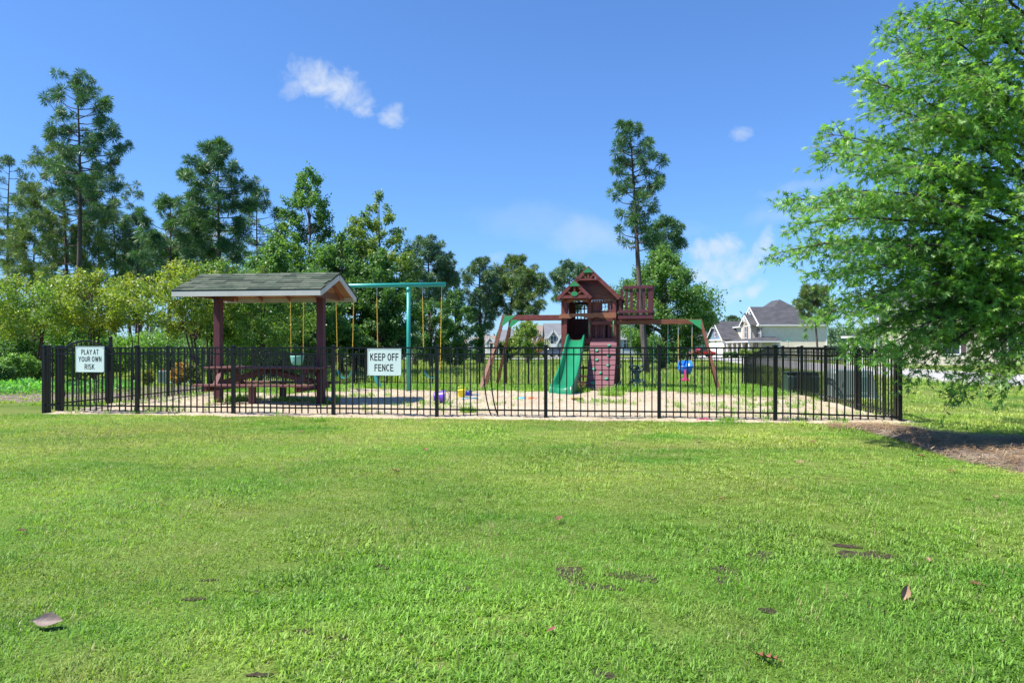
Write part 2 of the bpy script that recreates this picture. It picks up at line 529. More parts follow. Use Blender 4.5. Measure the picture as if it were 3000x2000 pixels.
def lawn_material(name, blades):
    m = bpy.data.materials.new(name)
    m.use_nodes = True
    nt = m.node_tree
    N, L = nt.nodes, nt.links
    b = N['Principled BSDF']
    b.inputs['Roughness'].default_value = 0.55 if blades else 0.95
    b.inputs['Specular IOR Level'].default_value = 0.4 if blades else 0.1
    gm = N.new('ShaderNodeNewGeometry')

    def nz(scale, a, z, w, detail=3, stretch=(1, 1, 1)):
        mp = N.new('ShaderNodeMapping')
        mp.inputs['Scale'].default_value = stretch
        L.new(gm.outputs['Position'], mp.inputs[0])
        n = N.new('ShaderNodeTexNoise')
        n.noise_dimensions = '4D'
        n.inputs['W'].default_value = w
        n.inputs['Scale'].default_value = scale
        n.inputs['Detail'].default_value = detail
        L.new(mp.outputs[0], n.inputs['Vector'])
        r = N.new('ShaderNodeMapRange')
        r.inputs[1].default_value = a
        r.inputs[2].default_value = z
        L.new(n.outputs['Fac'], r.inputs[0])
        return r.outputs[0]

    def mix(fac, a, c):
        x = N.new('ShaderNodeMixRGB')
        if isinstance(fac, float):
            x.inputs[0].default_value = fac
        else:
            L.new(fac, x.inputs[0])
        for i, v in ((1, a), (2, c)):
            if isinstance(v, tuple):
                x.inputs[i].default_value = (*v, 1)
            else:
                L.new(v, x.inputs[i])
        return x.outputs[0]
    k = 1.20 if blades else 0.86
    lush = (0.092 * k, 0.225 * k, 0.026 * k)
    mid = (0.165 * k, 0.285 * k, 0.042 * k)
    yel = (0.262 * k, 0.312 * k, 0.078 * k)
    tan = (0.330 * k, 0.300 * k, 0.120 * k)
    c = mix(nz(0.55, 0.36, 0.62, 1.0, 4), lush, mid)
    # the turf dries out towards the playground: a band of its own
    sep = N.new('ShaderNodeSeparateXYZ')
    L.new(gm.outputs['Position'], sep.inputs[0])
    far = N.new('ShaderNodeMapRange')
    far.inputs[1].default_value = 2.8
    far.inputs[2].default_value = 8.0
    far.inputs[3].default_value = 0.20
    far.inputs[4].default_value = 0.95
    L.new(sep.outputs['Y'], far.inputs[0])
    mu = N.new('ShaderNodeMath')
    mu.operation = 'MULTIPLY'
    L.new(nz(0.9, 0.30, 0.62, 5.0, 4, (0.8, 1.3, 1)), mu.inputs[0])
    L.new(far.outputs[0], mu.inputs[1])
    c = mix(mu.outputs[0], c, yel)
    tm = N.new('ShaderNodeMath')
    tm.operation = 'MULTIPLY'
    tm.inputs[1].default_value = 0.38
    L.new(nz(1.5, 0.56, 0.76, 9.0, 5), tm.inputs[0])
    c = mix(tm.outputs[0], c, tan)
    c = mix(nz(0.8, 0.56, 0.68, 17.0, 5, (0.7, 1.6, 1)), c, lush)
    vm = N.new('ShaderNodeHueSaturation')
    vr = N.new('ShaderNodeMapRange')
    vr.inputs[3].default_value = 0.80
    vr.inputs[4].default_value = 1.16
    L.new(nz(0.42, 0.3, 0.7, 31.0, 5, (0.8, 1.2, 1)), vr.inputs[0])
    L.new(vr.outputs[0], vm.inputs['Value'])
    L.new(c, vm.inputs['Color'])
    c = vm.outputs[0]
    if blades:
        h = N.new('ShaderNodeHueSaturation')
        L.new(c, h.inputs['Color'])
        r = N.new('ShaderNodeMapRange')
        r.inputs[3].default_value = 0.52
        r.inputs[4].default_value = 1.55
        L.new(gm.outputs['Random Per Island'], r.inputs[0])
        L.new(r.outputs[0], h.inputs['Value'])
        c = h.outputs[0]
        t = N.new('ShaderNodeBsdfTranslucent')
        g = N.new('ShaderNodeMixRGB')
        g.blend_type = 'MULTIPLY'
        g.inputs[0].default_value = 1
        g.inputs[2].default_value = (1.5, 1.55, 0.7, 1)
        L.new(c, g.inputs[1])
        L.new(g.outputs[0], t.inputs['Color'])
        ms = N.new('ShaderNodeMixShader')
        ms.inputs[0].default_value = 0.38
        L.new(b.outputs[0], ms.inputs[1])
        L.new(t.outputs[0], ms.inputs[2])
        L.new(ms.outputs[0], N['Material Output'].inputs['Surface'])
    else:
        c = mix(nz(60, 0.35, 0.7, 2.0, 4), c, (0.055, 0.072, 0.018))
        bp = N.new('ShaderNodeBump')
        bp.inputs['Strength'].default_value = 0.6
        bp.inputs['Distance'].default_value = 0.03
        L.new(nz(45, 0.0, 1.0, 4.0, 5), bp.inputs['Height'])
        L.new(bp.outputs[0], b.inputs['Normal'])
    L.new(c, b.inputs['Base Color'])
    return m


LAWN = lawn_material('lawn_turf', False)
BLADES = lawn_material('grass_blades', True)
WEEDS = leafmat('tall_field_grass', (0.250, 0.365, 0.062), (0.340, 0.390, 0.100), (0.190, 0.345, 0.048), isl=0.35, nscale=0.35, c3scale=0.15, transl=0.3)
SAND = mat('playground_sand', (0.49, 0.415, 0.315), (0.38, 0.315, 0.23), rough=0.95, nscale=9.0, bump=1.0, bscale=30, coords='World', detail=6, col3=(0.36, 0.30, 0.21), c3scale=0.9, spec=0.1)
MULCH = mat('pine_straw_bed', (0.105, 0.082, 0.068), (0.260, 0.218, 0.192), rough=0.95, nscale=5, bump=0.9, bscale=70, coords='World', detail=7, spec=0.1)
STRAW = mat('pine_straw', (0.25, 0.15, 0.075), (0.36, 0.26, 0.16), rough=0.85, nscale=3, coords='World', island=0.4)
SOIL = mat('dark_soil', (0.036, 0.028, 0.021), (0.085, 0.068, 0.048), rough=0.95, nscale=25, bump=0.8, bscale=90, coords='World', spec=0.1)
ROAD = mat('pale_asphalt', (0.40, 0.39, 0.385), (0.34, 0.335, 0.33), rough=0.9, nscale=0.6, coords='World', bump=0.2, bscale=50)
KERB = mat('concrete_kerb', (0.52, 0.51, 0.48), (0.45, 0.44, 0.42), rough=0.85, nscale=3, coords='World')

# one sheet to the horizon
xs = np.unique(np.concatenate([np.linspace(-40, 40, 81), np.linspace(-200, 200, 41), np.linspace(-1500, 1500, 31)]))
ys = np.unique(np.concatenate([np.linspace(-20, 0, 11), np.linspace(0, 30, 121), np.linspace(30, 80, 51), np.linspace(80, 250, 18), np.linspace(250, 2200, 14), np.array([-1500., -300., -80.])]))
mb = MB()
mb.grid([[(x, y, zt(x, y)) for x in xs] for y in ys])
tag(mb.build('lawn', LAWN, recalc=False), kind='structure')

# sand of the playground: from just in front of the fence to behind the slide, ragged at the back
mb = MB()
rows = []
rnd = random.Random(3)


def left_u(v):
    return -9.30


def wob(t, k, a):
    return a * (math.sin(t * 1.7 * k + k) + 0.6 * math.sin(t * 3.9 * k + 2 * k) + 0.35 * math.sin(t * 8.3 * k))


NU, NV = 200, 110
SAND_BACK = {}
for j in range(NV + 1):
    row = []
    for i in range(NU + 1):
        u = -9.36 + (4.95 + 9.36) * i / NU
        v0 = V_FRONT - 0.23 - wob(u, 1.1, 0.055) + (0.06 if u < -6 else 0)
        back = 17.5 + wob(u, 0.55, 0.30) + (-1.6 if u < -6.5 else 0) - (0.8 if u > 2.6 else 0) + (0.1 * rnd.random())
        v = v0 + (back - v0) * j / NV
        p = FU * u + FV * v
        edge = min(1.0, min(j, NV - j) / 4.0, min(i, NU - i) / 3.0)
        h = 0.024 * (math.sin(p.x * 2.3 + math.sin(p.y * 1.9)) + math.sin(p.y * 3.1 + 1.3 * math.sin(p.x * 2.7))) * 0.5 + 0.016 * rnd.random()
        row.append((p.x, p.y, zt(p.x, p.y) - 0.012 + edge * (0.034 + h)))
    rows.append(row)
mb.grid(rows)
rows_sand = rows
sand = mb.build('sand', SAND, recalc=False, smooth=True)
tag(sand, kind='structure')

# mulch bed under the oak, running out to the fence corner
mb = MB()
up_px = [(2420, 1243), (2560, 1247), (2650, 1252), (2720, 1262), (2800, 1271), (2900, 1277), (3000, 1279), (3120, 1282), (3260, 1290), (3420, 1303), (3560, 1322)]
lo_px = [(2410, 1252), (2540, 1264), (2620, 1286), (2690, 1310), (2760, 1338), (2850, 1362), (2950, 1381), (3050, 1396), (3180, 1408), (3330, 1402), (3480, 1370)]


def polyline(px, n):
    P = [gp(*p) for p in px]
    out = []
    for i in range(n + 1):
        t = i / n * (len(P) - 1)
        k = min(int(t), len(P) - 2)
        out.append(P[k].lerp(P[k + 1], t - k))
    return out


U_, L_ = polyline(up_px, 70), polyline(lo_px, 70)
BED = []
for i in range(71):
    row = []
    for j in range(31):
        p = U_[i].lerp(L_[i], j / 30)
        jit = 0.05 * math.sin(i * 1.3) * (1 if j in (0, 30) else 0)
        e = min(1.0, j / 5, (30 - j) / 5, i / 8)
        row.append((p.x, p.y + jit, zt(p.x, p.y) - 0.01 + e * (0.030 + 0.015 * math.sin(math.pi * j / 30) + 0.03 * rnd.random())))
    BED.append(row)
mb.grid(BED)
tag(mb.build('mulch_bed', MULCH, recalc=False, smooth=True), kind='structure')

# bed of straw round the shrubs on the left
mb = MB()
lb = [[None] * 0]
rows = []
for i in range(41):
    t = i / 40
    x0 = -15.0 + 7.6 * t
    near = 13.15 + 1.1 * t + 0.08 * math.sin(i * 0.9)
    row = []
    for j in range(15):
        y = near + (22.5 - near) * j / 14
        e = min(1, j / 2, (14 - j) / 2, (40 - i) / 3, i / 3)
        x = x0 - 0.25 * (y - near) * (1 - 0.5 * t)
        row.append((x, y, zt(x, y) - 0.01 + e * (0.03 + 0.015 * rnd.random())))
    rows.append(row)
mb.grid(rows)
tag(mb.build('straw_bed', MULCH, recalc=False, smooth=True), kind='structure')

# the street: along the right side, then across in front of the houses
def strip(center, width, lift, name, m, kind='structure', h=0.0):
    mb = MB()
    Lf, Rt = [], []
    for i, c in enumerate(center):
        a = Vector(center[max(i - 1, 0)])
        b = Vector(center[min(i + 1, len(center) - 1)])
        d = (b - a).normalized()
        n = Vector((-d.y, d.x))
        Lf.append(Vector(c) + n * width / 2)
        Rt.append(Vector(c) - n * width / 2)
    if h <= 0:
        mb.grid([[(p.x, p.y, zt(p.x, p.y) + lift), (q.x, q.y, zt(q.x, q.y) + lift)] for p, q in zip(Lf, Rt)])
    else:
        for i in range(len(Lf) - 1):
            for p, q, r, s in ((Lf[i], Rt[i], Rt[i + 1], Lf[i + 1]),):
                lo = [(w.x, w.y, zt(w.x, w.y) - 0.05) for w in (p, q, r, s)]
                hi = [(w.x, w.y, zt(w.x, w.y) + h) for w in (p, q, r, s)]
                mb.add(lo + hi, [(4, 5, 6, 7), (0, 1, 5, 4), (2, 3, 7, 6), (1, 2, 6, 5), (3, 0, 4, 7)])
    return tag(mb.build(name, m, recalc=False), kind=kind)


def offset(center, off):
    out = []
    for i, c in enumerate(center):
        a = Vector(center[max(i - 1, 0)])
        b = Vector(center[min(i + 1, len(center) - 1)])
        d = (b - a).normalized()
        out.append(Vector(c) + Vector((-d.y, d.x)) * off)
    return out


side = []
ctrl = [(20.6, -8), (20.9, 10), (21.2, 20), (21.7, 30), (23.0, 45), (25.6, 62), (28.0, 78), (29.5, 88)]
for i in range(len(ctrl) - 1):
    for k in range(6):
        side.append(Vector(ctrl[i]).lerp(Vector(ctrl[i + 1]), k / 6))
side.append(Vector(ctrl[-1]))
cross = [Vector((x, 92.0 + 0.00018 * x * x)) for x in range(-150, 151, 5)]
strip(side, 6.8, 0.030, 'side_road', ROAD)
strip(cross, 7.2, 0.036, 'cross_road', ROAD)
strip(offset(side[:-3], 3.5), 0.2, 0, 'kerb', KERB, h=0.13)
strip(offset(side[:-3], -3.5), 0.2, 0, 'kerb', KERB, h=0.13)
strip([c for c in offset(cross, -3.7) if c.x < 24], 0.2, 0, 'kerb', KERB, h=0.13)
strip([c for c in offset(cross, -3.7) if c.x > 36], 0.2, 0, 'kerb', KERB, h=0.13)
strip(offset(cross, 3.7), 0.2, 0, 'kerb', KERB, h=0.13)
strip([Vector((26, 96)), Vector((31, 110)), Vector((38.4, 129.5))], 5.0, 0.045, 'driveway', KERB)
strip([Vector((7.0, 96)), Vector((8.2, 121))], 5.0, 0.045, 'driveway', KERB)

# bare soil showing in the turf
mb = MB()
SOILS = []
for (px, py, rx, ry) in ((1672, 1682, .10, .10), (1766, 1722, .085, .06), (1856, 1690, .13, .075), (1715, 1710, .06, .05), (2124, 1671, .09, .07), (2226, 1630, .13, .09), (2532, 1626, .15, .10),
                         (2480, 1600, .07, .05), (874, 1688, .04, .02), (740, 1733, .045, .022), (612, 1700, .04, .018), (893, 1850, .055, .026), (989, 1868, .06, .034), (976, 1925, .045, .028), (765, 1978, .045, .022),
                         (1346, 1728, .08, .045), (989, 1668, .07, .05), (1761, 1975, .05, .04), (2252, 1790, .05, .03), (2120, 1700, .06, .05), (1120, 1660, .05, .04), (570, 1755, .05, .03), (2350, 1660, .05, .04)):
    c = gp(px, py)
    SOILS.append((c.x, c.y, rx, ry))
    n = 18
    ph = rnd.random() * 6
    ring = []
    for k in range(n):
        a = 2 * math.pi * k / n
        q = 0.86 * (1 + 0.34 * math.sin(2 * a + ph) + 0.22 * math.sin(5 * a + 2 * ph) + 0.1 * rnd.random())
        ring.append((c.x + rx * q * math.cos(a), c.y + ry * q * math.sin(a), zt(c.x, c.y) + 0.004))
    mb.add([(c.x, c.y, zt(c.x, c.y) + 0.006)] + ring, [(0, k + 1, (k + 1) % n + 1) for k in range(n)])
tag(mb.build('bare_soil', SOIL, recalc=False), kind='stuff')


# ------------------------------------------------------------------ grass: tufts scattered over the ground
def tuft_mesh(name, nbl, rad, length, width, lean, seed, m, up=0.6):
    r = np.random.default_rng(seed)
    V, T = [], []
    for i in range(nbl):
        a = r.uniform(0, 2 * math.pi)
        rr = rad * math.sqrt(r.uniform())
        p = np.array([rr * math.cos(a), rr * math.sin(a), -0.004])
        a2 = a + r.normal(0, 0.9)
        d = np.array([math.cos(a2), math.sin(a2), 0])
        ln = length * r.uniform(0.55, 1.2)
        tilt = lean * r.uniform(0.25, 1.25)
        w = width * r.uniform(0.7, 1.25)
        sdv = np.array([-d[1], d[0], 0]) * w / 2
        p1 = p + ln * 0.5 * (d * math.sin(tilt * 0.55) + np.array([0, 0, math.cos(tilt * 0.55)]))
        p2 = p1 + ln * 0.5 * (d * math.sin(min(tilt * 1.5, 2.0)) + np.array([0, 0, math.cos(min(tilt * 1.5, 2.0))]))
        b = len(V)
        V += [p - sdv * 0.8, p + sdv * 0.8, p1 - sdv, p1 + sdv, p2]
        T += [(b, b + 1, b + 3), (b, b + 3, b + 2), (b + 2, b + 3, b + 4)]
    me = mesh_np(name, np.array(V), np.array(T))
    me.materials.append(m)
    return me


def scatter(name, P, rot, scl, idx, meshes, kind='stuff'):
    """one object: tufts (held in a collection outside the scene) set on points"""
    coll = bpy.data.collections.new(name + '_tufts')
    for k, me in enumerate(meshes):
        coll.objects.link(bpy.data.objects.new('%s_%02d' % (name, k), me))
    me = bpy.data.meshes.new(name)
    me.vertices.add(len(P))
    me.vertices.foreach_set('co', np.ascontiguousarray(P, dtype=np.float32).ravel())
    for nm, arr, ty in (('rot', rot, 'FLOAT'), ('scl', scl, 'FLOAT'), ('idx', idx, 'INT')):
        at_ = me.attributes.new(nm, ty, 'POINT')
        at_.data.foreach_set('value', np.ascontiguousarray(arr, dtype=np.int32 if ty == 'INT' else np.float32))
    o = bpy.data.objects.new(name, me)
    COL.objects.link(o)
    ng = bpy.data.node_groups.new(name + '_nodes', 'GeometryNodeTree')
    ng.interface.new_socket('Geometry', in_out='INPUT', socket_type='NodeSocketGeometry')
    ng.interface.new_socket('Geometry', in_out='OUTPUT', socket_type='NodeSocketGeometry')
    N, L = ng.nodes, ng.links
    gi, go = N.new('NodeGroupInput'), N.new('NodeGroupOutput')
    iop = N.new('GeometryNodeInstanceOnPoints')
    ci = N.new('GeometryNodeCollectionInfo')
    ci.inputs['Collection'].default_value = coll
    ci.inputs['Separate Children'].default_value = True
    ci.inputs['Reset Children'].default_value = True

    def named(nm, ty):
        a = N.new('GeometryNodeInputNamedAttribute')
        a.data_type = ty
        a.inputs['Name'].default_value = nm
        return a.outputs['Attribute']
    cx = N.new('ShaderNodeCombineXYZ')
    L.new(named('rot', 'FLOAT'), cx.inputs['Z'])
    L.new(gi.outputs[0], iop.inputs['Points'])
    L.new(ci.outputs[0], iop.inputs['Instance'])
    iop.inputs['Pick Instance'].default_value = True
    L.new(named('idx', 'INT'), iop.inputs['Instance Index'])
    L.new(cx.outputs[0], iop.inputs['Rotation'])
    L.new(named('scl', 'FLOAT'), iop.inputs['Scale'])
    L.new(iop.outputs[0], go.inputs[0])
    mod = o.modifiers.new('scatter', 'NODES')
    mod.node_group = ng
    return tag(o, kind=kind)


def ztv(P):
    return np.array([zt(x, y) for x, y in P])


def vnoise(x, y, s, seed):
    """cheap smooth noise in 0..1"""
    r = np.random.default_rng(seed)
    t = np.zeros_like(x)
    for k in range(7):
        a, f, ph = r.uniform(0, 6.28), s * r.uniform(0.5, 1.8), r.uniform(0, 6.28)
        t += np.sin((x * math.cos(a) + y * math.sin(a)) * f + ph)
    return 0.5 + t / 7


def in_sand(x, y, pad=0.0):
    u = x * FU.x + y * FU.y
    v = x * FV.x + y * FV.y
    return (u > -9.36 - pad) & (u < 4.95 + pad) & (v > V_FRONT - 0.23 - pad) & (v < 17.4 + pad)


def in_bed(x, y):
    res = np.zeros(len(x), bool)
    ux = np.array([p.x for p in U_])
    uy = np.array([p.y for p in U_])
    lx = np.array([p.x for p in L_])
    ly = np.array([p.y for p in L_])
    yt = np.interp(x, ux, uy)
    yb = np.interp(x, lx, ly)
    return (x > ux[0]) & (x < ux[-1]) & (y < yt) & (y > yb)


def in_road(x, y):
    cx_ = np.interp(y, [c[1] for c in ctrl], [c[0] for c in ctrl])
    r1 = (np.abs(x - cx_) < 3.8) & (y < 92)
    r2 = np.abs(y - (92 + 0.00018 * x * x)) < 4.1
    return r1 | r2


def pts_frustum(n, y0, y1, pad, rg, power=2.0, half=0.77):
    """random points on the ground in view between two depths, evenly spread over the area"""
    y = np.sqrt(rg.uniform(y0 * y0, y1 * y1, n))
    x = rg.uniform(-1, 1, n) * (half * y + pad)
    return x, y


def make_grass():
    rg = np.random.default_rng(5)
    fine = [tuft_mesh('fine_tuft', 34, 0.060, 0.027, 0.0028, 1.2, s, BLADES) for s in range(5)]
    broad = [tuft_mesh('broad_tuft', 24, 0.050, 0.042, 0.0050, 1.3, 20 + s, BLADES) for s in range(5)]
    DRY = leafmat('dry_grass_stems', (0.30, 0.25, 0.12), (0.38, 0.34, 0.19), (0.24, 0.24, 0.09), isl=0.35, nscale=2, transl=0.3)
    dry = [tuft_mesh('dry_tuft', 9, 0.06, 0.036, 0.0024, 1.35, 140 + s, DRY) for s in range(3)]
    tall = [tuft_mesh('tall_tuft', 12, 0.030, 0.065, 0.0032, 0.8, 40 + s, BLADES) for s in range(3)]
    X, Y, S, I = [], [], [], []
    for (y0, y1, dens, sc) in ((1.1, 2.6, 820, 0.95), (2.6, 3.6, 740, 1.0), (3.6, 5.0, 560, 1.05), (5.0, 7.2, 380, 1.15), (7.2, 11.6, 240, 1.3)):
        area = 0.77 * (y1 * y1 - y0 * y0) + 3.4 * (y1 - y0)
        n = int(area * dens)
        x, y = pts_frustum(n, y0, y1, 1.7, rg)
        # crabgrass patches lie near the camera, left of centre to the right edge
        patch = vnoise(x, y, 3.0, 3) + 0.35 * np.exp(-((x - 0.9) / 1.5) ** 2) * np.clip((4.2 - y) / 1.6, 0, 1) + 0.12 * (x > 0) - 0.25 * (y > 4.3) - 0.22 * (x < -0.55)
        k = np.where(patch > 0.62 + 0.1 * rg.normal(size=n), rg.integers(5, 10, n), rg.integers(0, 5, n))
        k = np.where(rg.uniform(size=n) < 0.03, rg.integers(10, 13, n), k)
        k = np.where(rg.uniform(size=n) < 0.06 + 0.34 * np.clip(vnoise(x, y, 1.9, 55) - 0.45, 0, 1), rg.integers(13, 16, n), k)
        keep = ~in_sand(x, y, -0.02) & ~in_bed(x, y)
        keep &= (vnoise(x, y, 9, 8) + 0.3 * rg.normal(size=n) > 0.12)
        for (sx, sy, rx, ry) in SOILS:
            d = ((x - sx) / rx) ** 2 + ((y - sy) / ry) ** 2
            keep &= d > 0.45 + 0.55 * rg.normal(size=n)
        X.append(x[keep])
        Y.append(y[keep])
        S.append((sc * rg.uniform(0.75, 1.25, n) * (0.85 + 0.3 * vnoise(x, y, 2.2, 4)))[keep])
        I.append(k[keep])
    x, y = np.concatenate(X), np.concatenate(Y)
    P = np.stack([x, y, ztv(zip(x, y))], 1)
    scatter('grass', P, rg.uniform(0, 6.28, len(x)), np.concatenate(S), np.concatenate(I), fine + broad + tall + dry)

    # lawn to the right of and behind the fences, seen flat: coarser tufts
    mid = [tuft_mesh('mid_tuft', 22, 0.12, 0.075, 0.011, 1.0, 60 + s, BLADES) for s in range(5)]
    n = 26000
    x, y = pts_frustum(n, 8.0, 46, 1.0, rg)
    u = x * FU.x + y * FU.y
    v = x * FV.x + y * FV.y
    inside = (u > -9.3) & (u < 5.2) & (v > V_FRONT)
    keep = ~inside & ~in_road(x, y) & ~in_bed(x, y) & ((x > 4) | ((x < -6) & (y > 13.2))) & (y > 9.0)
    x, y = x[keep], y[keep]
    P = np.stack([x, y, ztv(zip(x, y))], 1)
    scatter('side_lawn_grass', P, rg.uniform(0, 6.28, len(x)), rg.uniform(0.7, 1.2, len(x)) * (0.8 + 0.016 * y), rg.integers(0, 5, len(x)), mid)

    # unmown field beyond the back fence
    weed = [tuft_mesh('weed_tuft', 24, 0.16, 0.36, 0.013, 0.5, 80 + s, WEEDS) for s in range(5)]
    n = 30000
    x, y = pts_frustum(n, 22.5, 86, 2.0, rg)
    back = 23.6 + 0.28 * (7.95 - x)
    keep = (y > back) & ~in_road(x, y) & (x < np.interp(y, [c[1] for c in ctrl], [c[0] for c in ctrl]) - 5) & (rg.uniform(size=n) < np.where(x < -9, 0.35, 1.0))
    x, y = x[keep], y[keep]
    P = np.stack([x, y, ztv(zip(x, y))], 1)
    scatter('field_grass', P, rg.uniform(0, 6.28, len(x)), rg.uniform(0.6, 1.15, len(x)) * (0.55 + 0.7 * vnoise(x, y, 0.5, 12)), rg.integers(0, 5, len(x)), weed)

    # inside the playground: a grassy back strip and stray tufts in the sand
    LUSH = leafmat('lush_play_grass', (0.150, 0.300, 0.035), (0.210, 0.335, 0.055), (0.115, 0.260, 0.030), isl=0.35, nscale=0.8, c3scale=0.5, transl=0.36)
    play = [tuft_mesh('play_tuft', 16, 0.055, 0.10, 0.0065, 0.8, 100 + s, LUSH) for s in range(5)]
    X, Y, S = [], [], []
    n = 9000
    u, v = rg.uniform(-9.2, 7.0, n), rg.uniform(15.8, 26.5, n)
    x, y = u * FU.x + v * FV.x, u * FU.y + v * FV.y
    thr = np.clip((v - 16.6 - np.array([wob(q, 0.55, 0.30) for q in u]) + (u < -6.0) * 1.6 + (u > 2.6) * 0.9) / 1.3, 0, 1)
    keep = (rg.uniform(size=n) < thr) & (x < 5.5 + 0.165 * (y - 10.2) ) & (y < 23.2 + 0.28 * (7.95 - x))
    X.append(x[keep]); Y.append(y[keep]); S.append(rg.uniform(0.8, 1.7, keep.sum()))
    n = 2600
    u, v = rg.uniform(-9.2, 4.8, n), rg.uniform(V_FRONT - 0.2, 17.0, n)
    x, y = u * FU.x + v * FV.x, u * FU.y + v * FV.y
    pr = np.clip((vnoise(u, v, 1.3, 21) - 0.60) * 2.4, 0, 1) * 0.45 + 0.015 + 0.35 * (u < -6.6) * (vnoise(u, v, 2, 5) > 0.45) + 0.30 * (u > 3.0) * (vnoise(u, v, 2, 6) > 0.5)
    keep = rg.uniform(size=n) < pr
    X.append(x[keep]); Y.append(y[keep]); S.append(rg.uniform(0.6, 1.3, keep.sum()))
    # clumps seen at the foot of the table, the shelter post, the rock wall and along the fence
    for (px, py, cnt, rad, s) in ((705, 1178, 50, 0.20, 1.6), (830, 1176, 40, 0.16, 1.4), (880, 1178, 40, 0.25, 1.3), (960, 1182, 36, 0.12, 1.5), (1372, 1209, 26, 0.08, 1.3), (1825, 1150, 60, 0.22, 2.2), (1800, 1160, 36, 0.15, 1.4),
                                 (1790, 1182, 40, 0.30, 1.0), (1685, 1150, 40, 0.18, 1.7), (2080, 1195, 50, 0.5, 1.1), (2250, 1190, 60, 0.5, 1.0), (2330, 1150, 120, 1.0, 1.3), (925, 1235, 14, 0.08, 1.0), (1050, 1165, 40, 0.4, 1.1), (2145, 1238, 20, 0.12, 0.9), (460, 1205, 20, 0.15, 1.0)):
        c = gp(px, py)
        X.append(c.x + rg.normal(0, rad, cnt)); Y.append(c.y + rg.normal(0, rad, cnt)); S.append(rg.uniform(0.7, 1.2, cnt) * s)
    x, y = np.concatenate(X), np.concatenate(Y)
    P = np.stack([x, y, ztv(zip(x, y)) + np.where(in_sand(x, y), 0.02, 0.0)], 1)
    scatter('playground_grass', P, rg.uniform(0, 6.28, len(x)), np.concatenate(S), rg.integers(0, 5, len(x)), play)


make_grass()

# loose pine straw on the beds
def straw_on(rows, n, seed, name):
    r = np.random.default_rng(seed)
    A = np.array(rows)
    V, T = [], []
    for _ in range(n):
        i, j = r.integers(1, A.shape[0] - 1), r.integers(1, A.shape[1] - 1)
        c = A[i, j] + np.array([r.normal(0, 0.06), r.normal(0, 0.06), r.uniform(0.004, 0.03)])
        a = r.uniform(0, 6.28)
        d = np.array([math.cos(a), math.sin(a), r.normal(0, 0.12)])
        s = np.array([-d[1], d[0], 0]) * 0.0022
        ln = r.uniform(0.06, 0.13)
        b = len(V)
        V += [c - d * ln - s, c - d * ln + s, c + np.array([0, 0, 0.008]) + s, c + np.array([0, 0, 0.008]) - s, c + d * ln + s * 0.6, c + d * ln - s * 0.6]
        T += [(b, b + 1, b + 2), (b, b + 2, b + 3), (b + 3, b + 2, b + 4), (b + 3, b + 4, b + 5)]
    tag(link(name, mesh_np(name, np.array(V), np.array(T)), STRAW), kind='stuff')


straw_on(BED, 6500, 31, 'pine_straw')


def litter():
    """bark crumbs, bits of stem and footprints' crumbs strewn over the sand"""
    r = np.random.default_rng(61)
    A = np.array(rows_sand)
    V, T = [], []
    for _ in range(9000):
        i, j = r.integers(1, A.shape[0] - 1), r.integers(1, A.shape[1] - 1)
        c = A[i, j] + np.array([r.normal(0, 0.06), r.normal(0, 0.03), 0.004])
        if vnoise(c[0:1], c[1:2], 1.1, 40)[0] + 0.2 * r.normal() + 0.35 * (i < 6) < 0.5:
            continue
        a = r.uniform(0, 6.28)
        ln = r.uniform(0.006, 0.035)
        d = np.array([math.cos(a), math.sin(a), r.normal(0, 0.15)]) * ln
        s = np.array([-math.sin(a), math.cos(a), 0]) * r.uniform(0.002, 0.007)
        b = len(V)
        V += [c - d, c + s, c - s, c + d, c + np.array([0, 0, 0.008])]
        T += [(b, b + 2, b + 4), (b + 2, b + 3, b + 4), (b + 3, b + 1, b + 4), (b + 1, b, b + 4)]
    tag(link('sand_litter', mesh_np('sand_litter', np.array(V), np.array(T)), mat('bark_crumbs', (0.17, 0.11, 0.07), (0.28, 0.20, 0.13), rough=0.9, nscale=9, coords='World', island=0.5)), kind='stuff')


litter()
# ------------------------------------------------------------------ fences
PICKET = MB().box((0, 0, 0.5), (0.017, 0.017, 1.0)).mesh('picket')
PICKET.materials.append(BLACK)


def post_mesh(s=0.054):
    mb = MB()
    mb.box((0, 0, 0.52), (s, s, 1.26))
    mb.box((0, 0, 1.155), (s + 0.014, s + 0.014, 0.016))
    mb.add([(-s / 2, -s / 2, 1.163), (s / 2, -s / 2, 1.163), (s / 2, s / 2, 1.163), (-s / 2, s / 2, 1.163), (0, 0, 1.176)], [(0, 1, 4), (1, 2, 4), (2, 3, 4), (3, 0, 4)])
    return mb.mesh('post')


POST = post_mesh()
POST.materials.append(BLACK)
THICK_POST = post_mesh(0.085)
THICK_POST.materials.append(BLACK)


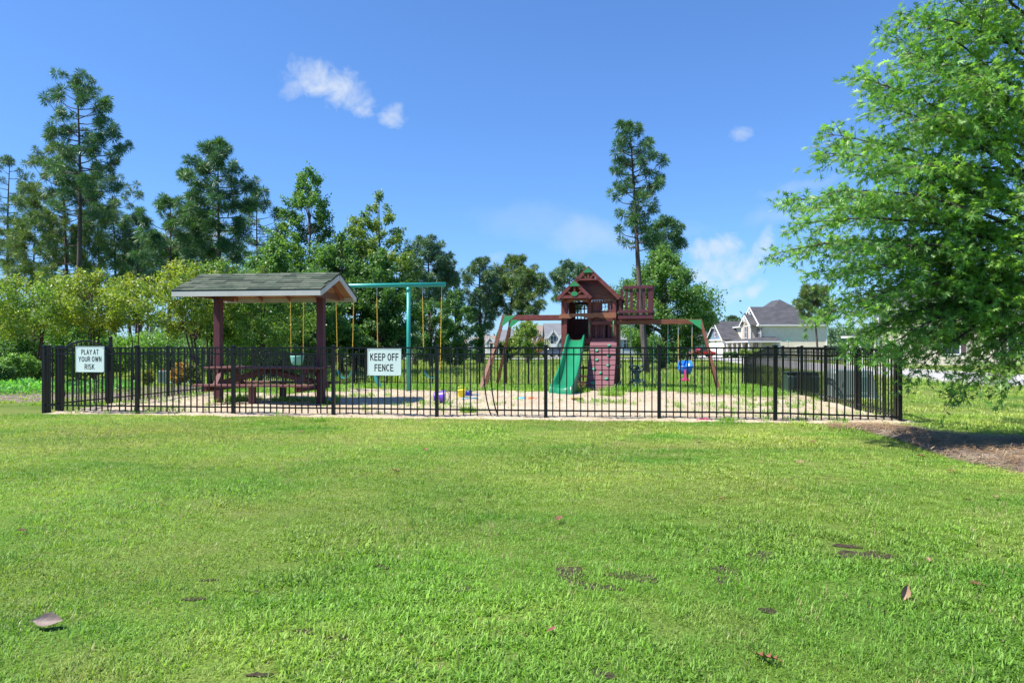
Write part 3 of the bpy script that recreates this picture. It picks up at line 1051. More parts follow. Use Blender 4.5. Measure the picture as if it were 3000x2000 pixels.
def fence(label, pts, npick, bent=(), thick=(), end_posts=True, skip=()):
    """pts: feet of the posts; rails between them, pickets through the rails"""
    org = Vector(pts[0])
    root = thing('metal_fence', label, 'fence', org)
    for k, p in enumerate(pts):
        d = Vector(pts[min(k + 1, len(pts) - 1)]) - Vector(pts[max(k - 1, 0)])
        rz = math.atan2(d.y, d.x)
        link('post', THICK_POST if k in thick else POST, None, root, Vector(p) - org, (0, 0, rz))
    for k in range(len(pts) - 1):
        if k in skip:
            continue
        a, b = Vector(pts[k]) - org, Vector(pts[k + 1]) - org
        dv = (b - a).normalized()
        a2, b2 = a + dv * 0.026, b - dv * 0.026
        for h, w, t in ((1.125, 0.028, 0.026), (1.022, 0.026, 0.024), (0.135, 0.026, 0.024)):
            up = Vector((0, 0, h))
            MB().beam(a2 + up, b2 + up, w, t).build('rail', BLACK, root)
        rz = math.atan2(dv.y, dv.x)
        for i in range(1, npick + 1):
            p = a.lerp(b, i / (npick + 1))
            if (k, i) in bent:
                q = bent[(k, i)]
                mb = MB()
                s = Vector((dv.x, dv.y, 0))
                pl = [(0, 1.112), (0, 0.62), (q * 0.25, 0.40), (q * 0.45, 0.28), (q * 0.8, 0.135), (q * 1.15, 0.05)]
                mb.tube([s * x + Vector((0, 0, z)) for x, z in pl], 0.0105, 4)
                link('picket', mb.mesh('bent_picket'), BLACK, root, p)
                root.children[-1]['label'] = 'picket bent out of line near its foot'
            else:
                link('picket', PICKET, None, root, p + Vector((0, 0, 0.045)), (0, 0, rz), (1, 1, 1.068))
    return root


front_px = [130, 402, 684, 977, 1280, 1599, 1931, 2271, 2636]
FRONT = [front_at(p) for p in front_px]
FRONT[-1].z -= 0.04
fence('black metal picket fence along the near edge of the sand, two warning signs on it', FRONT, 15,
      bent={(4, 7): 0.10, (4, 8): 0.10, (2, 13): 0.05, (0, 12): -0.05})
RIGHT = [Vector((5.79 + 0.309 * k, 10.2 + 1.875 * k, zt(0, 10.2 + 1.875 * k) - (0.04 if k == 0 else 0))) for k in range(8)]
RIGHT[5].z, RIGHT[6].z, RIGHT[7].z = -0.01, -0.17, -0.34
right_pts = [RIGHT[0] + (RIGHT[1] - RIGHT[0]).normalized() * 0.10] + RIGHT[1:]
fence('black metal picket fence running back past the pale utility cabinet at right', right_pts, 15)
BACK = [Vector((7.95 - 1.835 * k, 23.3 + 0.49 * k, 0)) for k in range(9)]
for p in BACK:
    p.z = zt(0, p.y) - 0.01
BACK[0].z = -0.34
bstart = BACK[0] + (BACK[1] - BACK[0]).normalized() * 0.08
LEFTV = [10.795 + 0.10, 11.16, 12.39, 14.28, 16.22, 18.2, 20.2, 22.2, 24.2, 26.4]
LEFT = []
for v in LEFTV:
    p = FU * -9.389 + FV * v
    LEFT.append(Vector((p.x, p.y, zt(0, p.y))))
LEFT[0] = LEFT[0] + Vector((0, 0, 0))
fence('black metal picket fence along the back of the playground, tall field grass behind', [bstart] + BACK[1:8] + [Vector((LEFT[-1].x + 0.09, LEFT[-1].y + 0.05, LEFT[-1].z))], 15)
fence('black metal picket fence with the arched gate, running back on the left side', LEFT, 15, thick=(1, 2), skip=(0, 1))
# the short first panel of the left fence has only a few pickets
lf = bpy.data.objects['metal_fence.003']
a, b = LEFT[0] - LEFT[0], LEFT[1] - LEFT[0]
for h, w, t in ((1.125, 0.028, 0.026), (1.022, 0.026, 0.024), (0.135, 0.026, 0.024)):
    MB().beam(a + Vector((0, 0, h)), b + Vector((0, 0, h)), w, t).build('rail', BLACK, lf)
for i in range(1, 3):
    link('picket', PICKET, None, lf, a.lerp(b, i / 3) + Vector((0, 0, 0.045)), None, (1, 1, 1.068))


def gate():
    a, b = LEFT[1], LEFT[2]
    d = (b - a)
    ln = d.length - 0.10
    root = thing('arched_gate', 'black metal gate with an arched top behind the PLAY AT YOUR OWN RISK sign', 'gate', a.lerp(b, 0.5), math.atan2(d.y, d.x))
    h = ln / 2 - 0.01

    def arc(x):
        return 1.10 + 0.15 * (1 - (x / h) ** 2)
    for s in (-1, 1):
        MB().box((s * h, 0, 0.60), (0.04, 0.04, 1.06)).build('stile', BLACK, root)
    MB().tube([(-h + 2 * h * i / 14, 0, arc(-h + 2 * h * i / 14)) for i in range(15)], 0.018, 6).build('arched_rail', BLACK, root)
    MB().tube([(-h + 2 * h * i / 14, 0, arc(-h + 2 * h * i / 14) - 0.105) for i in range(15)], 0.014, 6).build('arched_rail', BLACK, root)
    MB().box((0, 0, 0.14), (2 * h, 0.026, 0.026)).build('rail', BLACK, root)
    n = 10
    for i in range(1, n):
        x = -h + 2 * h * i / n
        link('picket', PICKET, None, root, (x, 0, 0.06), None, (1, 1, arc(x) - 0.065))
    for z in (0.30, 0.95):
        MB().box((-h - 0.02, -0.028, z), (0.06, 0.03, 0.09)).build('hinge', BLACK, root)
    mb = MB()
    mb.box((h + 0.035, -0.06, 0.98), (0.045, 0.05, 0.62))
    mb.lathe([(0.03, 0), (0.036, 0.01), (0.036, 0.045), (0.02, 0.06)], (h + 0.035, -0.06, 1.29), 10)
    mb.build('latch', BLACK, root)


gate()


def arc_pts(cx_, cy_, rx, ry, a0, a1, n=10):
    return [(cx_ + rx * math.cos(math.radians(a0 + (a1 - a0) * k / n)), cy_ + ry * math.sin(math.radians(a0 + (a1 - a0) * k / n))) for k in range(n + 1)]


BOWL = [(0, 1)] + arc_pts(0.26, 0.74, 0.24, 0.26, 90, -90) + [(0, 0.48)]
GLYPH = {'P': ([[(0, 0), (0, 1)], BOWL], .50), 'R': ([[(0, 0), (0, 1)], BOWL, [(0.26, 0.48), (0.54, 0)]], .54), 'L': ([[(0, 1), (0, 0), (0.46, 0)]], .46),
         'A': ([[(0, 0), (0.30, 1), (0.60, 0)], [(0.11, 0.32), (0.49, 0.32)]], .60), 'Y': ([[(0, 1), (0.28, 0.46), (0.56, 1)], [(0.28, 0.46), (0.28, 0)]], .56),
         'T': ([[(0, 1), (0.54, 1)], [(0.27, 1), (0.27, 0)]], .54), 'O': ([arc_pts(0.29, 0.5, 0.29, 0.5, 0, 360, 24)], .58), 'C': ([arc_pts(0.29, 0.5, 0.29, 0.5, 48, 312, 18)], .52),
         'U': ([[(0, 1), (0, 0.28)] + arc_pts(0.26, 0.28, 0.26, 0.28, 180, 360) + [(0.52, 1)]], .52), 'W': ([[(0, 1), (0.19, 0), (0.40, 0.92), (0.61, 0), (0.80, 1)]], .80),
         'N': ([[(0, 0), (0, 1), (0.50, 0), (0.50, 1)]], .50), 'I': ([[(0, 0), (0, 1)]], .0), 'K': ([[(0, 0), (0, 1)], [(0.50, 1), (0, 0.40)], [(0.17, 0.60), (0.54, 0)]], .54),
         'E': ([[(0.46, 1), (0, 1), (0, 0), (0.48, 0)], [(0, 0.52), (0.42, 0.52)]], .48), 'F': ([[(0.46, 1), (0, 1), (0, 0)], [(0, 0.52), (0.40, 0.52)]], .44),
         'S': ([arc_pts(0.25, 0.745, 0.24, 0.255, 35, 270, 10) + arc_pts(0.25, 0.255, 0.25, 0.255, 90, -145, 10)], .50)}


def text_mesh(s, w, h):
    """block capitals drawn stroke by stroke, then fitted to w x h"""
    t = 0.175
    mb = MB()
    x = 0.0
    for ch in s:
        if ch == ' ':
            x += 0.30
            continue
        strokes, adv = GLYPH[ch]
        for st in strokes:
            q = [Vector((p[0] + x, p[1])) for p in st]
            n = len(q)
            closed = (q[0] - q[-1]).length < 1e-4
            sharp = n <= 5
            if sharp:
                for k in range(n - 1):
                    d = (q[k + 1] - q[k]).normalized()
                    o = Vector((-d.y, d.x)) * t / 2
                    e0 = d * (t / 2 if k > 0 or abs(d.x) > 0.95 or abs(d.y) > 0.95 else t / 4)
                    e1 = d * (t / 2 if k < n - 2 or abs(d.x) > 0.95 or abs(d.y) > 0.95 else t / 4)
                    if k == 0 and n > 1 and abs(d.x) > 0.95 and len(strokes) > 1:
                        e0 = e0 * 0.6
                    a, b = q[k] - e0, q[k + 1] + e1
                    dz = -0.0001 * (k % 2)
                    mb.add([(p.x, dz, p.y) for p in (a - o, b - o, b + o, a + o)], [(0, 1, 2, 3)])
            else:
                L_, R_ = [], []
                for k in range(n):
                    a = q[(k - 1) % (n - 1)] if closed else q[max(k - 1, 0)]
                    b = q[(k + 1) % (n - 1)] if closed else q[min(k + 1, n - 1)]
                    d = (b - a).normalized()
                    o = Vector((-d.y, d.x)) * t / 2
                    L_.append(q[k] + o)
                    R_.append(q[k] - o)
                mb.grid([[(p.x, -0.0002, p.y) for p in L_], [(p.x, -0.0002, p.y) for p in R_]])
        x += adv + t + 0.135
    vs = np.array(mb.v)
    lo, hi = vs.min(0), vs.max(0)
    mb.v = [((p[0] - (lo[0] + hi[0]) / 2) / (hi[0] - lo[0]) * w, p[1], (p[2] - (lo[2] + hi[2]) / 2) / (hi[2] - lo[2]) * h) for p in mb.v]
    return mb.mesh('lettering', recalc=False)


def sign(px0, py0, px1, py1, lines, label):
    f = front_at((px0 + px1) / 2)
    Z = f.y - 0.055
    a, b = at(px0, py1, Z), at(px1, py0, Z)
    w, h = (b.x - a.x) / FU.x, b.z - a.z
    c = (a + b) / 2
    rz = math.atan2(FU.y, FU.x)
    root = thing('warning_sign', label, 'sign', c, rz, 'signs on the front fence')
    MB().box((0, 0, 0), (w, 0.006, h)).build('panel', SIGN_BACK, root)
    mb = MB()
    e = 0.006
    for s in (-1, 1):
        mb.box((s * (w / 2 - e), -0.0045, 0), (0.0035, 0.003, h - 0.012))
        mb.box((0, -0.0045, s * (h / 2 - e)), (w - 0.012, 0.003, 0.0035))
    mb.build('border', mat('sign_border_%d' % px0, (0.42, 0.48, 0.47), rough=0.5), root)
    for sx in (-1, 1):
        for sz in (-1, 1):
            MB().lathe([(0.006, 0), (0.006, 0.004), (0.003, 0.006)], (sx * w * 0.45, -0.003, sz * h * 0.45), 8, Matrix.Rotation(math.radians(90), 3, 'X')).build('screw', STEEL, root)
    for (s, cx_, cy_, tw, th) in lines:
        link('lettering', text_mesh(s, tw * w, th * h), SIGN_INK, root, (cx_ * w, -0.0042, cy_ * h))
    return root


sign(218, 1014.5, 309, 1090, [('PLAY AT', 0.005, 0.285, 0.60, 0.215), ('YOUR OWN', 0.005, 0.010, 0.80, 0.215), ('RISK', -0.008, -0.285, 0.345, 0.215)],
     'pale sign lettered PLAY AT YOUR OWN RISK, on the fence beside the gate')
sign(1075, 1021, 1177, 1100, [('KEEP OFF', 0.0, 0.19, 0.83, 0.275), ('FENCE', -0.010, -0.205, 0.555, 0.275)],
     'pale sign lettered KEEP OFF FENCE, on the fence beside the shelter')
# ------------------------------------------------------------------ picnic shelter and table
PARK_RZ = math.atan2(FU.y, FU.x)
SH = Vector((-4.87, 13.70, 0))


def shelter():
    root = thing('picnic_shelter', 'small open shelter with green shingled gable roof on two maroon posts', 'shelter', SH, PARK_RZ)
    for s in (-1, 1):
        MB().box((s * 1.08, 0, 1.20), (0.14, 0.14, 2.5)).build('post', W_MAROON, root, bevel=0.006)
    MB().box((0, 0, 2.42), (2.7, 0.045, 0.19)).build('ridge_beam', W_BROWN, root)
    RUN, HI, LO = 0.95, 2.575, 2.185
    ang = math.atan2(HI - LO, RUN)
    ln = math.hypot(RUN, HI - LO)
    for s in (-1, 1):
        c = Vector((0, s * RUN / 2, (HI + LO) / 2))
        R = Matrix.Rotation(-s * ang, 3, 'X')
        MB().box(c, (2.88, ln, 0.014), R).build('roof_deck', OSB, root)
        for i, x in enumerate((-1.18, -0.62, 0.0, 0.62, 1.18)):
            MB().box(c + Vector((x, 0, -0.052)), (0.038, ln - 0.06, 0.085), R).build('rafter', W_ORANGE, root)
        MB().box((0, s * (RUN + 0.012), LO - 0.045), (2.93, 0.022, 0.098)).build('fascia_board', TRIM, root)
        for e in (-1, 1):
            MB().box(c + Vector((e * 1.455, 0, -0.050)), (0.022, ln - 0.03, 0.105), R).build('rake_board', TRIM, root)
    for s in (-1, 1):
        MB().box((s * 1.175, 0, 2.17), (0.04, 1.5, 0.13)).build('cross_tie', W_BROWN, root)
    roof = MB()
    for s in (-1, 1):
        c = Vector((0, s * RUN / 2, (HI + LO) / 2 + 0.0125))
        roof.box(c, (2.95, ln + 0.03, 0.010), Matrix.Rotation(-s * ang, 3, 'X'))
    rf = roof.build('roof', SHING[2], root)
    # asphalt shingles, one by one, in two shared shapes and three tints
    shapes = []
    for w in (0.285, 0.215):
        for m in SHING:
            mb = MB()
            mb.add([(-w / 2, 0, 0.002), (w / 2, 0, 0.002), (w / 2, 0.165, 0.0), (-w / 2, 0.165, 0.0),
                    (-w / 2, 0, 0.016), (w / 2, 0, 0.016), (w / 2, 0.165, 0.004), (-w / 2, 0.165, 0.004)],
                   [(0, 1, 5, 4), (1, 2, 6, 5), (2, 3, 7, 6), (3, 0, 4, 7), (4, 5, 6, 7), (3, 2, 1, 0)])
            me = mb.mesh('shingle')
            me.materials.append(m)
            shapes.append((w, me))
    r = random.Random(9)
    for side in (-1, 1):
        for row in range(8):
            x = -1.475 - r.random() * 0.2
            while x < 1.475:
                w, me = shapes[r.randrange(6)]
                if x + w > -1.40 and x < 1.40:
                    s0 = row * 0.128 - 0.012
                    xc = min(max(x + w / 2, -1.475 + w / 2), 1.475 - w / 2)
                    y = -(RUN + 0.015) + math.cos(ang) * s0
                    z = LO + math.sin(ang) * s0 + 0.019 + 0.001 * r.random() + 0.0012 * (row % 2)
                    if side < 0:
                        link('shingle', me, None, rf, (xc, y, z), (ang, 0, 0))
                    else:
                        link('shingle', me, None, rf, (-xc, -y, z), (ang, 0, math.pi))
                x += w + 0.004
    for i in range(12):
        mb = MB()
        x0 = -1.46 + i * 0.243
        for s in (-1, 1):
            mb.add([(x0, 0, HI + 0.047), (x0 + 0.25, 0, HI + 0.040), (x0 + 0.25, s * 0.11, HI - 0.006), (x0, s * 0.11, HI + 0.001)], [(0, 1, 2, 3)])
            mb.add([(x0, 0, HI + 0.035), (x0, 0, HI + 0.047), (x0, s * 0.11, HI + 0.001), (x0, s * 0.11, HI - 0.012)], [(0, 1, 2, 3)])
        mb.build('ridge_cap', SHING[i % 3], rf, recalc=False)


shelter()


def picnic_table():
    root = thing('picnic_table', 'long faded red picnic table with two benches, built round the shelter posts', 'picnic table', SH, PARK_RZ)
    for i in range(5):
        y = (i - 2) * 0.148
        L_ = 0.985 if i == 2 else 1.18
        MB().box((0, y, 0.728), (2 * L_, 0.139, 0.038)).build('table_plank', W_TABLE, root, bevel=0.004)
    for s in (-1, 1):
        for i in range(2):
            MB().box((0, s * (0.58 + 0.145 * i), 0.402), (2.36, 0.137, 0.038)).build('seat_plank', W_TABLE, root, bevel=0.004)
    for s in (-1, 1):
        x = s * 0.90
        MB().box((x, 0, 0.335), (0.045, 1.56, 0.095)).build('bench_support', W_DARKR, root)
        MB().box((x + s * 0.05, 0, 0.335), (0.04, 1.48, 0.095)).build('bench_support', W_DARKR, root)
        MB().box((x, 0, 0.668), (0.045, 0.72, 0.08)).build('top_cleat', W_DARKR, root)
        for t in (-1, 1):
            MB().beam((x - s * 0.045, t * 0.26, 0.70), (x - s * 0.045, t * 0.60, 0.20 + 0.09), 0.045, 0.09, (1, 0, 0)).build('slanting_brace', W_TABLE, root)
            MB().beam((s * 0.93, t * 0.10, 0.43), (s * 0.06, t * 0.10, 0.665), 0.04, 0.10, (0, 0, 1)).build('arch_brace', W_DARKR, root)
    for t in (-1, 1):
        MB().box((-0.02, t * 0.655, 0.19), (0.115, 0.09, 0.385)).build('bench_leg', W_TABLE, root)
        MB().box((0.0, t * 0.2, 0.655), (0.09, 0.04, 0.10)).build('top_cleat', W_DARKR, root)


picnic_table()

mb = MB()
mb.lathe([(0.02, 0), (0.03, 0.008), (0.028, 0.03), (0.012, 0.036)], (0, 0, 0), 12)
mb.tube([(0.03, 0, 0.02), (0.05, 0.004, 0.024), (0.052, 0.01, 0.012), (0.03, 0.012, 0.008)], 0.004, 6)
o = mb.build('toy_cup', PURPLE_PL, smooth=True)
pl = SH + FU * -0.72 + FV * -0.10
o.location = (pl.x, pl.y, 0.748)
tag(o, 'tiny purple toy cup lying on the picnic table top', 'toy cup')


# ------------------------------------------------------------------ steel swing frame and its swings
SW0 = Vector((-2.56, 16.90, 0))
SW_RZ = math.radians(-9.0)
SWU = Vector((math.cos(SW_RZ), math.sin(SW_RZ), 0))
SWV = Vector((-math.sin(SW_RZ), math.cos(SW_RZ), 0))


def swing_frame():
    root = thing('swing_frame', 'tall teal steel swing frame with a straight top bar', 'swing frame', SW0, SW_RZ)
    for x in (0, -2.335):
        MB().tube([(x, 0, -0.15), (x, 0, 2.62)], 0.050, 16).build('post', TEAL, root, smooth=True)
        MB().tube([(x, 0, 2.50), (x, 0, 2.60)], 0.057, 16).build('collar', TEAL, root, smooth=True)
    MB().tube([(-3.42, 0, 2.67), (0.94, 0, 2.67)], 0.055, 16).build('top_bar', TEAL, root, smooth=True)
    for x in (0.355, 0.845, -0.82, -1.90, -1.42, -3.12, -2.76):
        mb = MB()
        mb.tube([(x, 0, 2.615), (x, 0, 2.57)], 0.012, 6)
        mb.tube([(x, 0, 2.67)] and [(x + 0.012 * 0, 0.02 * math.cos(a), 2.55 + 0.02 * math.sin(a)) for a in [k * math.pi / 5 for k in range(11)]], 0.005, 5)
        mb.build('hanger', STEEL, root)


swing_frame()


def chain_mesh(p0, p1, r=0.011, pitch=0.045):
    """a chain: flat links set crosswise one after another"""
    p0, p1 = Vector(p0), Vector(p1)
    d = p1 - p0
    n = max(2, int(d.length / pitch))
    dn = d.normalized()
    a = dn.orthogonal().normalized()
    b = dn.cross(a)
    mb = MB()
    for i in range(n):
        c = p0 + d * ((i + 0.5) / n)
        x, y = (a, b) if i % 2 else (b, a)
        h = dn * (pitch * 0.72)
        w = x * r
        t = y * r * 0.42
        ring = [c - h - w * 0.4, c - h * 0.6 - w, c + h * 0.6 - w, c + h - w * 0.4, c + h + w * 0.4, c + h * 0.6 + w, c - h * 0.6 + w, c - h + w * 0.4]
        mb.prism([q - t for q in ring], t * 2)
    return mb


def swing_root(name, label, cat, x, dz, group, frame=(SW0, SW_RZ), y=0):
    rz = frame[1]
    u = Vector((math.cos(rz), math.sin(rz), 0))
    v = Vector((-math.sin(rz), math.cos(rz), 0))
    p = frame[0] + u * x + v * y
    return thing(name, label, cat, (p.x, p.y, dz), rz, group)


def belt(w, sag, depth=0.13, n=12, turn=0.0):
    mb = MB()
    top = []
    for i in range(n + 1):
        t = -1 + 2 * i / n
        x, z = t * w, sag * (abs(t) ** 2.2)
        c, s = math.cos(turn), math.sin(turn)
        top.append([(x * c - y * s, x * s + y * c, z) for y in (-depth / 2, depth / 2)])
    bot = [[(p[0], p[1], p[2] - 0.012) for p in row] for row in top]
    mb.grid(top)
    mb.grid([list(reversed(row)) for row in bot])
    for i in range(n):
        for k in (0, 1):
            mb.add([top[i][k], top[i + 1][k], bot[i + 1][k], bot[i][k]], [(0, 1, 2, 3)])
    return mb


def belt_swing(x, half, gap, label, seat_mat, chain_mat, top, bottom, frame, group, upper_bare=0.18, y=0, turn=0.0):
    root = swing_root('belt_swing', label, 'swing', x, bottom, group, frame, y)
    belt(half, 0.19, turn=turn).build('seat', seat_mat, root, smooth=True)
    for s in (-1, 1):
        a = Vector((s * half * math.cos(turn), s * half * math.sin(turn), 0.185))
        b = Vector((s * gap, 0, top - bottom))
        m = a.lerp(b, 1 - upper_bare / max((b - a).length, 0.01))
        chain_mesh(a, m).build('chain', chain_mat, root)
        chain_mesh(m, b, r=0.008).build('bare_chain', STEEL, root)


SWF = (SW0, SW_RZ)
belt_swing(0.60, 0.205, 0.245, 'teal belt swing on yellow chains at the right end of the teal bar', TEAL_SEAT, YELLOW, 2.54, 0.38, SWF, 'swings on the teal frame')
belt_swing(-1.66, 0.19, 0.24, 'teal belt swing on yellow chains just right of the shelter post', TEAL_SEAT, YELLOW, 2.54, 0.36, SWF, 'swings on the teal frame')
# a belt hanging down from one chain only
root = swing_root('belt_swing', 'teal belt swing hanging edge-on from a single chain, behind the KEEP OFF FENCE sign', 'swing', -0.82, 0.16, 'swings on the teal frame', SWF)
mb = MB()
for k in range(9):
    pass
prof = [(0.02, 0.62), (-0.015, 0.52), (-0.03, 0.40), (-0.025, 0.25), (0.005, 0.12), (0.05, 0.03), (0.075, 0.0)]
rows = [[(x - 0.005 * s, -0.06 + 0.055 * s, z) for s in (0, 1, 2)] for x, z in prof]
wid = [0.02, 0.045, 0.062, 0.066, 0.066, 0.055, 0.03]
rows = [[(x - w, 0.02, z), (x, -0.005, z - 0.01), (x + w, 0.02, z)] for (x, z), w in zip(prof, wid)]
mb.grid(rows)
mb.grid([list(reversed([(p[0], p[1] + 0.012, p[2]) for p in row])) for row in rows])
mb.build('seat', TEAL_SEAT, root, smooth=True)
chain_mesh((0.02, 0.02, 0.62), (0, 0, 2.20)).build('chain', YELLOW, root)
chain_mesh((0, 0, 2.20), (0, 0, 2.38), r=0.008).build('bare_chain', STEEL, root)
MB().lathe([(0.016, 0), (0.016, 0.006), (0.008, 0.010)], (-0.028, -0.01, 0.30), 10, Matrix.Rotation(math.radians(90), 3, 'X')).build('rivet_disc', mat('rivet_pale', (0.35, 0.55, 0.5)), root)


def bucket_swing():
    root = swing_root('bucket_swing', 'pale teal toddler bucket swing on yellow chains behind the picnic table', 'swing', -2.94, 0.68, 'swings on the teal frame', SWF)
    prof = [(0.10, 0.0), (0.135, 0.03), (0.155, 0.12), (0.165, 0.20), (0.172, 0.235), (0.160, 0.235), (0.150, 0.20), (0.14, 0.12), (0.115, 0.04), (0.05, 0.02)]
    MB().lathe(prof, (0, 0, 0), 20).build('seat', mat('pale_teal_rubber', (0.16, 0.40, 0.34), rough=0.5), root, smooth=True)
    for s in (-1, 1):
        chain_mesh((s * 0.165, 0, 0.23), (s * 0.165, 0, 0.36), r=0.008).build('bare_chain', STEEL, root)
        chain_mesh((s * 0.165, 0, 0.36), (s * 0.18, 0, 1.75)).build('chain', YELLOW, root)
        chain_mesh((s * 0.18, 0, 1.75), (s * 0.18, 0, 1.86), r=0.008).build('bare_chain', STEEL, root)


bucket_swing()


# ------------------------------------------------------------------ wooden playset
PS = Vector((2.11, 18.68, 0))
PS_RZ = math.radians(-13.5)


def px2x(px):
    return (px - 1728) * 0.0093


def py2z(py):
    return 1.14 + (1016 - py) * 0.0093


def playset():
    root = thing('playset', 'reddish brown wooden play tower with green slide, rock wall and swing beam', 'playset', PS, PS_RZ)

    def B(name, m, c, s, rot=None, bevel=0.0):
        return MB().box(c, s, rot).build(name, m, root, bevel=bevel)
    # posts
    for x, y, z0, z1 in ((-0.655, 0, 0, 2.46), (0.69, 0, 0, 2.44), (-0.70, 1.42, 0, 2.46), (0.69, 1.42, 0, 2.46), (0.02, 0, 1.30, 2.46), (-0.735, 0.10, 0, 2.46), (0.75, 0.30, 0, 2.44)):
        B('post', W_RED if x < 0.7 else W_BROWN, (x, y, (z0 + z1) / 2), (0.092, 0.092, z1 - z0), bevel=0.004)
    # deck
    for i in range(10):
        B('deck_plank', W_BROWN, (0.0, 0.02 + 0.148 * i, 1.315), (1.40, 0.138, 0.03))
    B('deck_fascia', W_RED, (0.40, -0.062, 1.345), (0.64, 0.03, 0.055))
    B('deck_fascia', W_PINK, (0.395, -0.075, 1.295), (0.68, 0.035, 0.05))
    B('deck_fascia', W_RED, (-0.33, -0.055, 1.285), (0.72, 0.03, 0.11))
    for y in (0.75, 1.40):
        B('joist', W_BROWN, (0, y, 1.24), (1.4, 0.04, 0.12))
    # main gable roof: lapped boards on both slopes
    AX, AZ, EX, EZ = 0.0, 3.30, 0.85, 2.47
    ang = math.atan2(AZ - EZ, EX)
    ln = math.hypot(EX, AZ - EZ)
    nb = 9
    for s in (-1, 1):
        for i in range(nb):
            t = (i + 0.5) / nb
            c = Vector((s * EX * t, 0.66, AZ - (AZ - EZ) * t + 0.012))
            R = Matrix.Rotation(s * (ang - 0.07), 3, 'Y')
            B('roof_board', W_DARKR, c, (ln / nb + 0.03, 1.72, 0.016), R)
        for y in (-0.205, 1.53):
            a = Vector((s * 0.01, y, AZ - 0.045))
            b = Vector((s * (EX - 0.01), y, EZ - 0.035))
            MB().beam(a, b, 0.03, 0.095, (0, 0, 1)).build('rake_board', W_RED, root)
    # gable wall of lapped boards, open truss above
    zz = 2.415
    while zz < 2.93:
        h = 0.077
        half = (AZ - zz - 0.03) * EX / (AZ - EZ)
        half2 = (AZ - zz - h - 0.03) * EX / (AZ - EZ)
        lo = max(-half, -0.70)
        mb = MB()
        mb.prism([(max(-half, -0.74), -0.028, zz), (min(half, 0.74), -0.028, zz), (min(half2, 0.74), -0.012, zz + h + 0.012), (max(-half2, -0.74), -0.012, zz + h + 0.012)], (0, 0.018, 0))
        mb.build('siding_board', W_BROWN if zz < 2.75 else W_RED, root)
        zz += h
    B('truss_tie', W_RED, (0, -0.20, 2.965), (0.66, 0.04, 0.05))
    B('king_post', W_RED, (0, -0.195, 3.075), (0.05, 0.035, 0.18))
    for s in (-1, 1):
        MB().beam((s * 0.05, -0.195, 3.00), (s * 0.15, -0.195, 3.09), 0.03, 0.045).build('truss_brace', W_RED, root)
    MB().prism([(-0.145, -0.232, 3.150), (0.145, -0.232, 3.150), (0, -0.232, 3.29)], (0, 0.012, 0)).build('apex_plate', G_PANEL, root)
    # small forward gable over the slide
    GX, GA, GE, GH = -0.335, 2.915, 2.475, 0.45
    for s in (-1, 1):
        g = math.atan2(GA - GE, GH)
        for i in range(5):
            t = (i + 0.5) / 5
            c = Vector((GX + s * GH * t, -0.10, GA - (GA - GE) * t + 0.008))
            B('roof_board', W_DARKR, c, (math.hypot(GH, GA - GE) / 5 + 0.025, 0.72, 0.014), Matrix.Rotation(s * (g - 0.07), 3, 'Y'))
        MB().beam((GX + s * 0.01, -0.475, GA - 0.045), (GX + s * (GH - 0.005), -0.475, GE - 0.035), 0.03, 0.085).build('rake_board', W_RED, root)
        MB().beam((GX + s * 0.09, -0.465, 2.56), (GX + s * 0.21, -0.465, 2.65), 0.03, 0.045).build('truss_brace', W_RED, root)
    B('truss_tie', W_RED, (GX, -0.465, 2.485), (0.70, 0.04, 0.085))
    B('king_post', W_RED, (GX, -0.46, 2.67), (0.05, 0.035, 0.24))
    MB().prism([(GX - 0.148, -0.505, 2.765), (GX + 0.148, -0.505, 2.765), (GX, -0.505, 2.91)], (0, 0.012, 0)).build('apex_plate', G_PANEL, root)
    ov = [(GX + 0.092 * math.cos(a), -0.50, 2.562 + 0.062 * math.sin(a)) for a in [k * math.pi / 12 for k in range(24)]]
    MB().prism(ov, (0, 0.014, 0)).build('oval_plate', G_PANEL, root)
    for x in (-0.66, 0.02):
        B('bracket_arm', W_RED, (x, -0.22, 2.44), (0.06, 0.46, 0.07))
    arc = [(-0.61, -0.03, 2.445)] + [(0.0, -0.03, 2.445)] + [(-0.01 - 0.59 * k / 12, -0.03, 2.335 + 0.075 * math.sin(math.pi * k / 12)) for k in range(13)]
    MB().prism(arc, (0, 0.03, 0)).build('arched_valance', W_ORANGE, root)
    # scalloped rail across the front
    xs_ = np.linspace(-0.79, 0.74, 52)
    low = []
    for x in xs_:
        t = (x + 0.79) / 1.53
        z = 1.925
        for c, w in ((0.33, 0.24), (0.66, 0.12)):
            q = abs(t - c) / (w / 2)
            if q < 1:
                z += 0.050 * math.sqrt(1 - q * q) if w > 0.2 else 0.030 * math.sqrt(1 - q * q)
        low.append((x, -0.10, z))
    MB().prism([(-0.79, -0.10, 2.045), (0.74, -0.10, 2.075)] + list(reversed(low)), (0, 0.038, 0)).build('scalloped_rail', W_ORANGE, root)
    # front wall right of the slide: vertical planks, a little window
    x, k = 0.075, 0
    while x < 0.635:
        w = 0.0655
        cx_ = x + w / 2
        m = (W_RED, W_BROWN, W_RED, W_DARKR)[k % 4]
        if 0.35 < cx_ < 0.51:
            B('wall_plank', m, (cx_, 0.05, 2.375), (w, 0.018, 0.085))
            B('wall_plank', W_BROWN, (cx_, 0.05, 1.965), (w, 0.018, 0.29))
        else:
            B('wall_plank', m, (cx_, 0.05, 2.12), (w, 0.018, 0.59))
        if k not in (5,):
            B('wall_plank', (W_MAROON, W_RED, W_MAROON)[k % 3], (cx_ + 0.004 * (k % 2), 0.075, 1.545), (w - 0.006 * (k % 3), 0.018, 0.41))
        x += w + 0.0055
        k += 1
    fr = B('window', W_DARKR, (0.43, 0.045, 2.325), (0.16, 0.03, 0.02))
